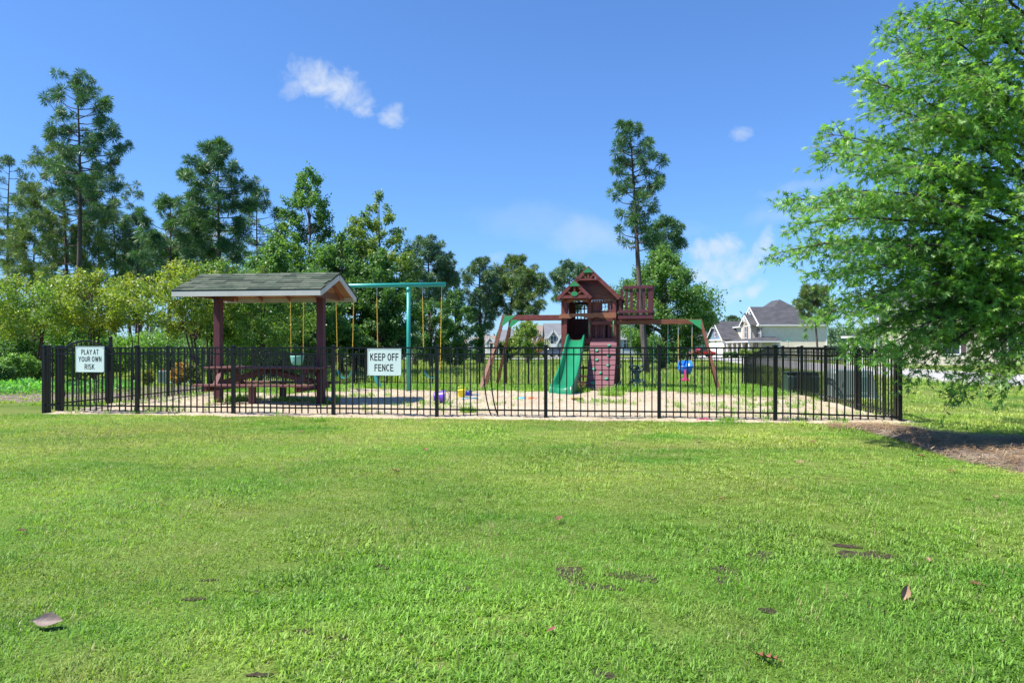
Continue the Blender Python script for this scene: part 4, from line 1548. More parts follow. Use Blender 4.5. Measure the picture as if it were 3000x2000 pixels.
    for (c, s) in (((0.43, 0.045, 2.115), (0.16, 0.03, 0.02)), ((0.43, 0.045, 2.22), (0.012, 0.02, 0.2)), ((0.43, 0.045, 2.22), (0.14, 0.02, 0.012))):
        MB().box(c, s).build('window_bar', W_DARKR, fr)
    B('wall_rail', W_RED, (0.36, -0.01, 1.79), (0.60, 0.05, 0.095))
    B('wall_rail', W_DARKR, (0.36, 0.05, 1.365), (0.60, 0.05, 0.03))
    for x in (0.02, 0.672):
        MB().tube([(x, -0.05, 1.84), (x, -0.10, 1.81), (x, -0.125, 1.74), (x, -0.125, 1.54), (x, -0.10, 1.46), (x, -0.05, 1.435)], [0.024, 0.02, 0.017, 0.017, 0.02, 0.024], 10).build('grab_handle', G_PANEL, root, smooth=True)
    # back wall with openings, left and right walls
    x, k = -0.66, 0
    while x < 0.66:
        w = 0.084
        cx_ = x + w / 2
        if -0.57 < cx_ < -0.25:
            B('wall_plank', W_DARKR, (cx_, 1.40, 1.66), (w, 0.018, 0.62))
            B('wall_plank', W_DARKR, (cx_, 1.40, 2.42), (w, 0.018, 0.08))
        elif 0.20 < cx_ < 0.44:
            B('wall_plank', W_DARKR, (cx_, 1.40, 1.70), (w, 0.018, 0.70))
        else:
            B('wall_plank', W_DARKR, (cx_, 1.40, 1.90), (w, 0.018, 1.10))
        x += w + (0.012 if k in (5, 8) else 0.002)
        k += 1
    bw = B('window', W_DARKR, (-0.41, 1.385, 2.17), (0.030, 0.03, 0.40))
    for c, s in (((-0.51, 1.385, 2.17), (0.030, 0.03, 0.40)), ((-0.31, 1.385, 2.17), (0.030, 0.03, 0.40)), ((-0.41, 1.385, 2.09), (0.34, 0.03, 0.030)), ((-0.41, 1.385, 2.26), (0.34, 0.03, 0.030))):
        MB().box(c, s).build('window_bar', W_DARKR, bw)
    for y in np.arange(0.17, 1.36, 0.09):
        if 0.35 < y < 0.62 or 0.9 < y < 1.15:
            B('wall_plank', W_DARKR, (-0.735, y, 1.68), (0.018, 0.083, 0.66))
        else:
            B('wall_plank', W_DARKR, (-0.735, y, 1.90), (0.018, 0.083, 1.10))
    for y in np.arange(0.40, 1.36, 0.095):
        B('wall_plank', W_RAW if y < 0.62 else W_BROWN, (0.735, y, 1.50), (0.018, 0.086, 0.55))
    for i, y in enumerate((0.42, 0.62, 0.86, 1.12, 1.30)):
        B('side_slat', W_BROWN if i % 2 else W_RED, (0.735, y, 0.64), (0.022, 0.10, 1.12))
    for z in (0.10, 0.60, 1.13):
        B('side_rail', W_RAW, (0.758, 0.76, z), (0.022, 1.22, 0.10))
    # lattice under the deck
    for x in (-0.52, -0.33, -0.14):
        B('lattice_bar', W_DARKR, (x, 1.30, 0.30), (0.045, 0.03, 0.62))
    for z in (0.10, 0.28, 0.53):
        B('lattice_bar', W_DARKR, (-0.33, 1.27, z), (0.62, 0.03, 0.06))
    B('ground_sill', W_RED, (-0.33, 0.0, 0.07), (0.58, 0.05, 0.10))
    # rock wall
    top, bot = Vector((0, -0.06, 1.275)), Vector((0, -1.05, 0.02))
    sl = bot - top
    n = 10
    a = math.atan2(-sl.y, -sl.z)
    nrm = Vector((0, sl.z, -sl.y)).normalized()
    if nrm.y > 0:
        nrm = -nrm
    R = Matrix((Vector((1, 0, 0)), sl.normalized(), Vector((1, 0, 0)).cross(sl.normalized()))).transposed()
    for i in range(n):
        c = top + sl * ((i + 0.5) / n) + Vector((0.40, 0, 0)) + nrm * 0.012
        B('wall_board', W_PINK, c, (0.715, sl.length / n - 0.017, 0.022), R, bevel=0.003)
    MB().box(top + sl * 0.5 + Vector((0.40, 0, 0)) - nrm * 0.012, (0.70, sl.length - 0.02, 0.012), R).build('wall_backing', W_DARKR, root)
    for x in (0.06, 0.735):
        MB().beam(top + Vector((x, 0.05, -0.02)), bot + Vector((x, 0.05, 0)), 0.035, 0.09).build('wall_stringer', W_RED, root)
    hold = MB().lathe([(0.036, 0), (0.050, 0.010), (0.046, 0.034), (0.030, 0.046), (0.018, 0.036), (0.010, 0.034)], (0, 0, 0), 9).mesh('climbing_hold', smooth=True)
    hold.materials.append(mat('hold_green', (0.03, 0.28, 0.17), rough=0.5))
    for i, (px, py) in enumerate(((1781, 1015), (1745, 1030), (1781, 1045), (1746.6, 1057.5), (1780.4, 1073.5), (1740, 1084.6), (1759.7, 1096), (1777, 1113), (1738, 1126.7))):
        t = (py - 1002) / 144
        t = t * (1.07 - 0.07 * t)
        fx = (px - (1724 - 5 * t)) / 79
        p = top + sl * t + Vector((0.045 + 0.71 * fx, 0, 0)) + nrm * 0.022
        q = R.to_4x4() @ Matrix.Rotation(i * 0.9, 4, 'Z')
        if (R @ Vector((0, 0, 1))).dot(nrm) < 0:
            q = q @ Matrix.Rotation(math.pi, 4, 'X')
        link('climbing_hold', hold, None, root, p, q.to_euler(), (1.0, 0.78 + 0.1 * (i % 3), 1))
    # slide
    prof = [(0.04, 1.325, .15), (-0.06, 1.325, .165), (-0.22, 1.275, .16), (-0.45, 1.13, .15), (-0.75, 0.925, .16), (-1.05, 0.715, .17), (-1.35, 0.53, .18), (-1.65, 0.37, .19), (-1.90, 0.265, .19), (-2.15, 0.205, .17),
            (-2.38, 0.185, .12), (-2.56, 0.18, .075), (-2.70, 0.175, .04)]
    rows, under = [], []
    for i, (y, z, h) in enumerate(prof):
        w = 0.235 + 0.03 * min(1, i / 8)
        cx_ = -0.355 + 0.02 * min(1, i / 6)
        sk = z - 0.055 if y > -1.75 else max(0.0, (z - 0.055) * (1 - (-1.75 - y) / 0.35))
        half = [(w + 0.012, sk), (w + 0.01, z + h - 0.035), (w - 0.002, z + h), (w - 0.028, z + h + 0.004), (w - 0.05, z + h - 0.03), (w - 0.075, z + 0.055), (w - 0.12, z + 0.012), (w * 0.25, z)]
        row = [(cx_ - a_, y, b_) for a_, b_ in half] + [(cx_ + a_, y, b_) for a_, b_ in reversed(half)]
        rows.append(row)
        under.append([(cx_ - w - 0.004, y, sk), (cx_ + w + 0.004, y, sk)])
    yl = -2.74
    last = rows[-1]
    front = [[(p[0], yl, max(0.0, p[2] - 0.03)) for p in last], [(p[0], yl - 0.03, 0.0) for p in last]]
    mb = MB()
    mb.grid(rows + front)
    mb.grid(under)
    mb.build('slide', G_PLASTIC, root, smooth=True)
    # balcony on the right, over the swing beam
    for (x, y) in ((0.83, -0.10), (1.66, -0.10), (0.83, 0.75), (1.66, 0.75)):
        B('balcony_post', W_MAROON, (x + 0.19 if x < 1 and y < 0 else x, y, 2.33), (0.07, 0.05, 0.86))
    B('balcony_rail', W_MAROON, (1.315, -0.135, 2.735), (0.79, 0.03, 0.085), bevel=0.003)
    B('balcony_rail', W_MAROON, (1.255, -0.135, 2.085), (0.92, 0.03, 0.075), bevel=0.003)
    B('balcony_rail', W_MAROON, (0.86, -0.125, 2.445), (0.20, 0.03, 0.075))
    for x in (1.15, 1.32, 1.48, 1.62):
        B('balcony_slat', W_MAROON, (x, -0.105, 2.35), (0.072, 0.024, 0.78))
    for x in (0.855,):
        B('balcony_slat', W_MAROON, (x, -0.10, 2.22), (0.07, 0.024, 0.40))
    for y in (0.16, 0.36, 0.56):
        B('balcony_slat', W_MAROON, (1.70, y, 2.35), (0.024, 0.072, 0.78))
    B('balcony_rail', W_MAROON, (1.718, 0.33, 2.735), (0.028, 0.90, 0.085))
    B('balcony_rail', W_MAROON, (1.718, 0.33, 2.085), (0.028, 0.90, 0.075))
    B('balcony_edge', W_MAROON, (1.255, -0.125, 1.935), (0.92, 0.03, 0.085))
    for i in range(6):
        B('deck_plank', W_DARKR, (1.25, -0.03 + 0.148 * i, 1.985), (0.90, 0.138, 0.026))
    for y in (0.10, 0.60):
        B('joist', W_DARKR, (1.25, y, 1.915), (0.9, 0.04, 0.09))
    # swing beam and its end frame
    B('swing_beam', W_BROWN, (1.85, 0.06, 1.81), (2.26, 0.085, 0.125), bevel=0.004)
    bx = 2.94
    for s in (-1, 1):
        MB().beam((bx, 0.06 + s * 0.05, 1.86), (bx + 0.47, 0.06 + s * 0.55, -0.05), 0.062, 0.070, (1, 0, 0)).build('frame_leg', W_BROWN, root)
    MB().beam((bx + 0.26, -0.24, 0.82), (bx + 0.26, 0.36, 0.82), 0.035, 0.10).build('frame_brace', W_BROWN, root)
    MB().prism([(bx - 0.32, -0.03, 1.855), (bx + 0.01, -0.03, 1.855), (bx + 0.075, -0.06, 1.60), (bx + 0.03, -0.06, 1.60)], (0, -0.012, 0)).build('corner_bracket', G_PANEL, root)
    MB().prism([(bx - 0.32, 0.15, 1.855), (bx + 0.01, 0.15, 1.855), (bx + 0.075, 0.18, 1.60), (bx + 0.03, 0.18, 1.60)], (0, 0.012, 0)).build('corner_bracket', G_PANEL, root)
    # climbing bars on the left, with a ladder end
    for y in (0.02, 0.78):
        B('overhead_rail', W_RED, (-1.56, y, 1.965), (1.66, 0.045, 0.125), bevel=0.004)
    for i in range(5):
        x = -0.98 - 0.30 * i
        MB().tube([(x, 0.02, 1.96), (x, 0.78, 1.96)], 0.014, 8).build('overhead_rung', G_PANEL, root, smooth=True)
    tops = ((-2.40, -0.01, 2.04), (-2.37, 0.80, 1.98))
    feet = ((-2.88, -0.30, -0.02), (-2.93, 1.12, -0.14))
    for a, b in zip(tops, feet):
        MB().beam(a, b, 0.042, 0.088, (1, 0, 0)).build('ladder_leg', W_BROWN, root)
    A0, A1, C0, C1 = Vector(tops[0]), Vector(feet[0]), Vector(tops[1]), Vector(feet[1])
    for t in (0.34, 0.52, 0.70, 0.86):
        a, b = A0.lerp(A1, t), C0.lerp(C1, t)
        MB().tube([a, a.lerp(b, 0.5) + Vector((0, 0, -0.03)), b], 0.013, 6).build('rope_rung', ROPE, root)
    MB().beam(A0.lerp(A1, 0.45) + Vector((-0.02, -0.05, 0)), Vector((-2.80, -1.02, 0.0)), 0.04, 0.09, (1, 0, 0)).build('ladder_brace', W_BROWN, root)
    MB().beam(C0.lerp(C1, 0.45) + Vector((-0.02, 0.05, 0)), Vector((-2.80, 1.85, -0.2)), 0.04, 0.09, (1, 0, 0)).build('ladder_brace', W_BROWN, root)
    for (x0, y0, z0) in ((-2.37, -0.045, 2.01), (-2.34, 0.735, 1.985)):
        MB().prism([(x0, y0, z0), (x0 + 0.32, y0, z0 + 0.005), (x0 - 0.035, y0 - 0.02, z0 - 0.27), (x0 - 0.09, y0 - 0.02, z0 - 0.27)], (0, -0.012, 0)).build('corner_bracket', G_PANEL, root)
    MB().tube([(-2.46, 0.0, 1.62), (-2.60, 0.02, 1.55), (-2.66, 0.04, 1.36), (-2.60, 0.06, 1.16)], 0.014, 8).build('grab_handle', G_PANEL, root, smooth=True)
    for sx in (1.126, 1.452, 1.73, 2.105, 2.37, 2.73):
        mb = MB()
        mb.tube([(sx, 0.06, 1.75), (sx, 0.06, 1.70)], 0.010, 6)
        mb.tube([(sx, 0.06 + 0.018 * math.cos(a), 1.69 + 0.026 * math.sin(a)) for a in [k * math.pi / 5 for k in range(11)]], 0.0045, 5)
        mb.build('swing_hanger', STEEL, root)
    # green glimpses: bracket beside the balcony, bolts on the rails
    B('bracket_plate', G_PANEL, (0.80, -0.13, 2.06), (0.04, 0.02, 0.05))
    B('bracket_plate', G_PANEL, (-0.80, -0.06, 1.98), (0.03, 0.05, 0.09))
    return root


playset()
PSF = (PS, PS_RZ)
belt_swing(1.917, 0.185, 0.1875, 'dark green belt swing on green chains under the wooden beam', mat('dark_green_rubber', (0.02, 0.12, 0.09)), GCHAIN, 1.67, 0.12, PSF, 'swings under the wooden beam', y=0.06)


def glider():
    root = swing_root('glider_swing', 'dark teal two-seat glider swing hanging below the balcony', 'swing', 1.289, 0.10, 'swings under the wooden beam', PSF, 0.06)
    # hourglass backs, front and rear, joined by a beam; loops of handle above and footrest below
    for y in (-0.16, 0.16):
        o = [(-0.085, 0.46), (-0.135, 0.40), (-0.06, 0.30), (-0.05, 0.20), (-0.10, 0.13), (-0.15, 0.10), (0.15, 0.10), (0.10, 0.13), (0.05, 0.20), (0.06, 0.30), (0.135, 0.40), (0.085, 0.46)]
        MB().prism([(x, y, z) for x, z in o], (0, 0.05, 0)).build('back_plate', DARK_TEAL, root)
        for s in (-1, 1):
            loop = [(s * 0.02, y, 0.43), (s * 0.06, y - 0.01, 0.405), (s * 0.15, y - 0.02, 0.425), (s * 0.195, y - 0.02, 0.50), (s * 0.18, y - 0.02, 0.55), (s * 0.10, y - 0.01, 0.525), (s * 0.02, y, 0.525), (s * 0.02, y, 0.43)]
            MB().tube(loop, 0.022, 8).build('handle', DARK_TEAL, root, smooth=True)
            foot = [(s * 0.09, y, 0.16), (s * 0.17, y - 0.02, 0.10), (s * 0.20, y - 0.03, 0.02), (s * 0.17, y - 0.03, -0.06), (s * 0.06, y - 0.03, -0.08), (s * 0.03, y - 0.02, -0.03), (s * 0.04, y, 0.10)]
            MB().tube(foot, 0.022, 8).build('footrest', DARK_TEAL, root, smooth=True)
        MB().box((0, y, -0.0), (0.36, 0.04, 0.035)).build('foot_bar', DARK_TEAL, root)
    MB().box((0, 0.02, 0.28), (0.09, 0.40, 0.07)).build('seat_beam', DARK_TEAL, root)
    for s in (-1, 1):
        chain_mesh((s * 0.165, 0, 0.53), (s * 0.163, 0, 1.56), r=0.009).build('chain', STEEL, root)
        MB().box((s * 0.165, 0, 0.53), (0.03, 0.36, 0.03)).build('hanger_bar', DARK_TEAL, root)


glider()


def infant_swing():
    root = swing_root('infant_swing', 'bright blue infant bucket seat with a pink T-bar on yellow ropes', 'swing', 2.55, 0.42, 'swings under the wooden beam', PSF, 0.06)
    mb = MB()
    # shell: high squared back, sides running down to a low front lip
    n = 28
    sq = lambda v: math.copysign(abs(v) ** 0.6, v)
    T_ = [2 * math.pi * k / n for k in range(n + 1)]
    lip = lambda t: 0.19 + 0.165 * min(1.0, max(0.0, (math.sin(t) + 0.35) / 0.75)) ** 0.7
    rows = [[(a * sq(math.cos(t)), b * sq(math.sin(t)), z) for t in T_] for z, a, b in ((0.0, 0.11, 0.10), (0.02, 0.145, 0.13), (0.09, 0.175, 0.155))]
    rows.append([(0.190 * sq(math.cos(t)), 0.165 * sq(math.sin(t)), 0.09 + (lip(t) - 0.09) * 0.6) for t in T_])
    rows.append([(0.182 * sq(math.cos(t)), 0.165 * sq(math.sin(t)), lip(t)) for t in T_])
    rows.append([(0.162 * sq(math.cos(t)), 0.145 * sq(math.sin(t)), lip(t)) for t in T_])
    rows.append([(0.14 * sq(math.cos(t)), 0.12 * sq(math.sin(t)), 0.06) for t in T_])
    mb.grid(rows)
    mb.add(rows[0][:-1], [tuple(range(n))])
    mb.add(rows[-1][:-1], [tuple(range(n))])
    mb.build('seat', BLUE_PL, root, smooth=True)
    MB().tube([(0.19 * math.cos(t), -0.01 + 0.165 * math.sin(t), 0.20) for t in [math.pi + math.pi * k / 12 for k in range(13)]], 0.022, 8).build('rim', BLUE_PL, root, smooth=True)
    mb = MB()
    mb.prism([(-0.022, -0.19, 0.12), (0.022, -0.19, 0.12), (0.03, -0.19, -0.10), (0.115, -0.19, -0.125), (0.115, -0.19, -0.17), (-0.115, -0.19, -0.17), (-0.115, -0.19, -0.125), (-0.03, -0.19, -0.10)], (0, 0.03, 0))
    mb.build('t_bar', PINK_PL, root, bevel=0.005)
    for s in (-1, 1):
        MB().tube([(s * 0.175, 0.06, 0.28), (s * 0.178, 0.0, 1.05)], 0.011, 8).build('rope', ROPE, root)
        MB().tube([(s * 0.178, 0.0, 1.05), (s * 0.18, 0.0, 1.25)], 0.013, 8).build('rope_sleeve', STEEL, root)


infant_swing()


# ------------------------------------------------------------------ toys in the sand
def on_sand(px, py):
    p = gp(px, py, 0.015)
    return p


def toy_bucket(px, py, label, m, lying, s=1.0, rz=0.0, rim=None):
    p = on_sand(px, py)
    root = thing('toy_bucket', label, 'toy bucket', p, rz, 'toys left in the sand')
    R = Matrix.Rotation(math.radians(90), 3, 'Y') if lying else Matrix.Identity(3)
    prof = [(0.072 * s, 0), (0.080 * s, 0.02 * s), (0.115 * s, 0.19 * s), (0.125 * s, 0.20 * s), (0.125 * s, 0.225 * s), (0.108 * s, 0.225 * s), (0.100 * s, 0.19 * s), (0.066 * s, 0.02 * s)]
    MB().lathe(prof, (0, 0, 0.118 * s if lying else 0), 18, R).build('pail', m, root, smooth=True)
    if rim:
        MB().lathe([(0.128 * s, 0.195 * s), (0.132 * s, 0.205 * s), (0.132 * s, 0.225 * s), (0.118 * s, 0.228 * s), (0.118 * s, 0.20 * s)], (0, 0, 0.118 * s if lying else 0), 18, R).build('rim', rim, root, smooth=True)
    h = [Vector((0.125 * s * math.cos(a), 0.03, 0.21 * s + (0.09 * s) * math.sin(a))) for a in [math.pi * k / 10 for k in range(11)]]
    MB().tube([R @ q + Vector((0, 0, 0.118 * s if lying else 0)) for q in h], 0.006, 6).build('handle', rim or m, root, smooth=True)


toy_bucket(1270, 1180, 'large purple toy pail lying on its side in the sand', PURPLE_PL, True, 1.05, math.radians(8), LILAC_PL)
toy_bucket(1352, 1166, 'yellow toy pail standing in the sand near the blue one', YELLOW_PL, False, 0.85)


def castle_bucket():
    p = on_sand(1370, 1161)
    root = thing('castle_bucket', 'deep blue castle shaped sand mould beside the yellow pail', 'sand mould', p, 0.2, 'toys left in the sand')
    mb = MB()
    mb.box((0, 0, 0.05), (0.14, 0.12, 0.10))
    for sx in (-1, 1):
        for sy in (-1, 1):
            mb.lathe([(0.034, 0), (0.030, 0.12), (0.036, 0.122), (0.036, 0.14), (0.02, 0.14)], (sx * 0.062, sy * 0.052, 0), 10)
    mb.build('walls', DBLUE_PL, root)
    for i in range(3):
        MB().box((-0.03 + 0.03 * i, -0.055, 0.108), (0.016, 0.012, 0.018)).build('battlement', DBLUE_PL, root)


castle_bucket()


def shovel(px, py, label, rz, s=1.0):
    p = on_sand(px, py)
    root = thing('toy_shovel', label, 'toy shovel', p + Vector((0, 0, 0.02)), rz, 'toys left in the sand')
    MB().tube([(-0.16 * s, 0, 0.012), (0.05 * s, 0, 0.014)], 0.011, 8).build('handle', SKY_PL, root, smooth=True)
    mb = MB()
    rows = [[(0.05 * s + 0.13 * s * t, y * 0.045 * s, 0.012 + 0.018 * y * y - 0.006 * t) for y in (-1, -0.5, 0, 0.5, 1)] for t in (0, 0.3, 0.7, 1.0)]
    mb.grid(rows)
    mb.grid([list(reversed([(q[0], q[1], q[2] - 0.006) for q in r_])) for r_ in rows])
    mb.build('blade', SKY_PL, root, smooth=True)
    MB().tube([(-0.16 * s, -0.035, 0.012), (-0.16 * s, 0.035, 0.012)], 0.010, 8).build('grip', SKY_PL, root, smooth=True)


shovel(1376, 1171, 'light blue toy shovel in front of the castle mould', 0.1)
shovel(1386, 1160, 'light blue toy shovel lying behind the castle mould', -0.25, 0.7)


def water_gun():
    p = on_sand(1537, 1173)
    root = thing('water_gun', 'tube shaped water squirter, lime, blue and orange, lying in the sand', 'water toy', p + Vector((0, 0, 0.035)), math.radians(-4), 'toys left in the sand')
    for nm, m, x0, x1, r in (('pump_handle', LIME_PL, -0.23, -0.13, 0.032), ('barrel', SKY_PL, -0.13, 0.03, 0.036), ('sleeve', ORANGE_PL, 0.03, 0.20, 0.038), ('nozzle', ORANGE_PL, 0.20, 0.255, 0.02)):
        mb = MB()
        mb.tube([(x0, 0, 0), (x0 + 0.008, 0, 0), (x1 - 0.008, 0, 0), (x1, 0, 0)], [r * 0.8, r, r, r * 0.8], 14)
        mb.build(nm, m, root, smooth=True)
    MB().tube([(-0.23, 0, -0.02), (-0.23, 0, 0.03)], 0.018, 8).build('grip', LIME_PL, root, smooth=True)


water_gun()


def pink_rake():
    p = on_sand(2060, 1233)
    root = thing('toy_rake', 'pink plastic toy rake at the foot of the front fence', 'toy rake', p + Vector((0, 0, 0.015)), 0.1, 'toys left in the sand')
    MB().tube([(-0.10, 0, 0.01), (0.03, 0.0, 0.02)], 0.009, 8).build('handle', PINK_PL, root, smooth=True)
    MB().box((0.045, 0, 0.02), (0.03, 0.11, 0.016)).build('head', PINK_PL, root)
    for i in range(4):
        MB().box((0.075, -0.042 + 0.028 * i, 0.016), (0.05, 0.012, 0.010)).build('tine', PINK_PL, root)


pink_rake()


def ball(px, py, r, m, label):
    p = on_sand(px, py)
    root = thing('toy_ball', label, 'ball', p + Vector((0, 0, r)), 0.3, 'toys left in the sand')
    mb = MB()
    mb.lathe([(r * math.sin(a), -r * math.cos(a)) for a in [math.pi * (k + 0.02) / 12.04 for k in range(13)]], (0, 0, 0), 18)
    mb.build('skin', m, root, smooth=True)
    MB().tube([(r * 1.003 * math.cos(a), r * 1.003 * math.sin(a), 0) for a in [2 * math.pi * k / 24 for k in range(25)]], 0.003, 5).build('seam', LILAC_PL, root)


ball(1201, 1172, 0.035, mat('coral_rubber', (0.62, 0.10, 0.12), rough=0.45), 'small coral pink ball in the sand left of the purple pail')
ball(962, 1181, 0.055, mat('lilac_rubber', (0.30, 0.20, 0.50), rough=0.45), 'lilac ball at the foot of the right shelter post')


def truck(px, py):
    p = on_sand(px, py)
    root = thing('toy_truck', 'half buried yellow toy dump bed in front of the slide', 'toy truck', p + Vector((0, 0, -0.01)), 0.15, 'toys left in the sand')
    mb = MB()
    mb.prism([(-0.11, -0.05, 0.005), (0.11, -0.05, 0.005), (0.13, -0.05, 0.07), (-0.13, -0.05, 0.06)], (0, 0.10, 0))
    mb.build('tipper', mat('sandy_yellow_plastic', (0.50, 0.36, 0.10), (0.42, 0.33, 0.20), rough=0.6, nscale=20), root)
    for x in (-0.06, 0.07):
        MB().tube([(x, -0.06, 0.02), (x, 0.06, 0.02)], 0.026, 10).build('wheel', LILAC_PL, root)
    MB().box((0, -0.054, 0.068), (0.24, 0.012, 0.012)).build('rim', YELLOW_PL, root)


truck(1690, 1172)

mb = MB()
mb.grid([[(-0.05 + 0.1 * i / 5, -0.03 + 0.06 * j / 4, 0.012 + 0.014 * math.sin(i * 1.9 + j) + 0.006 * math.cos(j * 2.2)) for j in range(5)] for i in range(6)])
mb.grid([[(-0.05 + 0.1 * i / 5, 0.03 - 0.06 * j / 4, 0.006 + 0.010 * math.sin(i * 1.9 + j)) for j in range(5)] for i in range(6)])
o = mb.build('toy_scoop', mat('dusty_blue_plastic', (0.22, 0.27, 0.45), rough=0.6), None, smooth=True, recalc=False)
o.location = on_sand(1332, 1219)
tag(o, 'dusty blue toy scoop half buried just inside the fence', 'toy scoop', 'toys left in the sand')


# ------------------------------------------------------------------ chair, cabinets, lids behind the fences
def chair():
    p = gp(1056, 1128)
    root = thing('metal_chair', 'dark metal armchair standing behind the KEEP OFF FENCE sign', 'chair', p, math.radians(25))
    MB().box((0, 0, 0.24), (0.40, 0.36, 0.03)).build('seat', BLACK, root)
    for sx in (-1, 1):
        for sy in (-1, 1):
            MB().box((sx * 0.18, sy * 0.16, 0.12), (0.028, 0.028, 0.25)).build('leg', BLACK, root)
        MB().tube([(sx * 0.20, -0.16, 0.24), (sx * 0.20, -0.17, 0.40), (sx * 0.20, -0.10, 0.42), (sx * 0.20, 0.16, 0.41)], 0.012, 6).build('arm', BLACK, root)
    mb = MB()
    mb.tube([(-0.18, 0.17, 0.24), (-0.19, 0.22, 0.60), (-0.10, 0.23, 0.66), (0.10, 0.23, 0.66), (0.19, 0.22, 0.60), (0.18, 0.17, 0.24)], 0.014, 6)
    mb.build('back_frame', BLACK, root)
    for i in range(4):
        x = -0.11 + 0.073 * i
        MB().beam((x, 0.18, 0.25), (x, 0.225, 0.65), 0.02, 0.012).build('back_slat', BLACK, root)


chair()


def pale_cabinet():
    p = gp(2490, 1168)
    root = thing('utility_cabinet', 'big pale green utility cabinet with sloping ends, outside the right fence', 'utility cabinet', p, math.radians(-8))
    a = [(-0.47, 0.10), (0.51, 0.0), (0.50, 0.06), (0.36, 0.62), (0.30, 0.64), (-0.34, 0.64), (-0.42, 0.58)]
    a = [(-0.47, 0.0), (0.52, 0.0), (0.36, 0.62), (0.30, 0.64), (-0.33, 0.64), (-0.41, 0.58)]
    MB().prism([(x, -0.28, z) for x, z in a], (0, 0.62, 0)).build('shell', TERMINAL, root, bevel=0.015)
    MB().box((0, 0.02, -0.02), (1.10, 0.74, 0.10)).build('base_pad', KERB, root)
    MB().box((-0.02, -0.288, 0.34), (0.62, 0.012, 0.46)).build('door', TERMINAL, root)
    for i in range(7):
        MB().box((0.14, -0.297, 0.22 + 0.045 * i), (0.20, 0.010, 0.014)).build('louvre', TERMINAL, root)
    MB().box((-0.26, -0.30, 0.36), (0.03, 0.02, 0.07)).build('latch', STEEL, root)


pale_cabinet()


def dark_cabinet():
    p = gp(2345, 1151)
    root = thing('utility_cabinet', 'low dark green transformer box outside the right fence, left of the pale cabinet', 'utility cabinet', p, math.radians(-8))
    MB().prism([(-0.37, y, z) for y, z in ((-0.30, 0.0), (0.32, 0.0), (0.32, 0.50), (-0.18, 0.50), (-0.30, 0.42))], (0.74, 0, 0)).build('shell', TRANSF, root, bevel=0.012)
    MB().box((0, 0.01, -0.02), (0.90, 0.78, 0.08)).build('base_pad', KERB, root)
    MB().box((0, -0.307, 0.20), (0.60, 0.012, 0.34)).build('door', TRANSF, root)
    MB().box((0, -0.02, 0.512), (0.78, 0.50, 0.022)).build('lid', TRANSF, root)


dark_cabinet()


def pedestal():
    p = gp(476, 1124)
    root = thing('meter_pedestal', 'small pale grey pedestal box with a red knob beyond the left fence', 'pedestal', p, math.radians(12))
    MB().box((0, 0, 0.24), (0.28, 0.22, 0.48)).build('housing', mat('pale_grey_enamel', (0.50, 0.52, 0.55), rough=0.5), root, bevel=0.008)
    MB().box((0, -0.113, 0.26), (0.20, 0.008, 0.34)).build('door', TERMINAL, root)
    MB().prism([(-0.15, -0.12, 0.48), (0.15, -0.12, 0.48), (0.15, 0.12, 0.52), (-0.15, 0.12, 0.52)], (0, 0, 0.02)).build('cap', TERMINAL, root)
    MB().lathe([(0.03, 0), (0.04, 0.01), (0.04, 0.04), (0.02, 0.055)], (0.0, 0, 0.53), 10).build('knob', mat('red_knob', (0.5, 0.04, 0.03)), root)


pedestal()
p = gp(535, 1123)
root = thing('access_lid', 'flat pale teal access lid lying in the grass by the nandina shrubs', 'access lid', p, 0.05)
MB().box((0, 0, 0.04), (0.84, 0.70, 0.09)).build('lid', mat('pale_teal_fibreglass', (0.28, 0.47, 0.48), rough=0.5), root, bevel=0.015)
for sx in (-1, 1):
    for sy in (-1, 1):
        MB().lathe([(0.02, 0), (0.02, 0.012), (0.01, 0.016)], (sx * 0.36, sy * 0.29, 0.085), 8).build('bolt', STEEL, root)


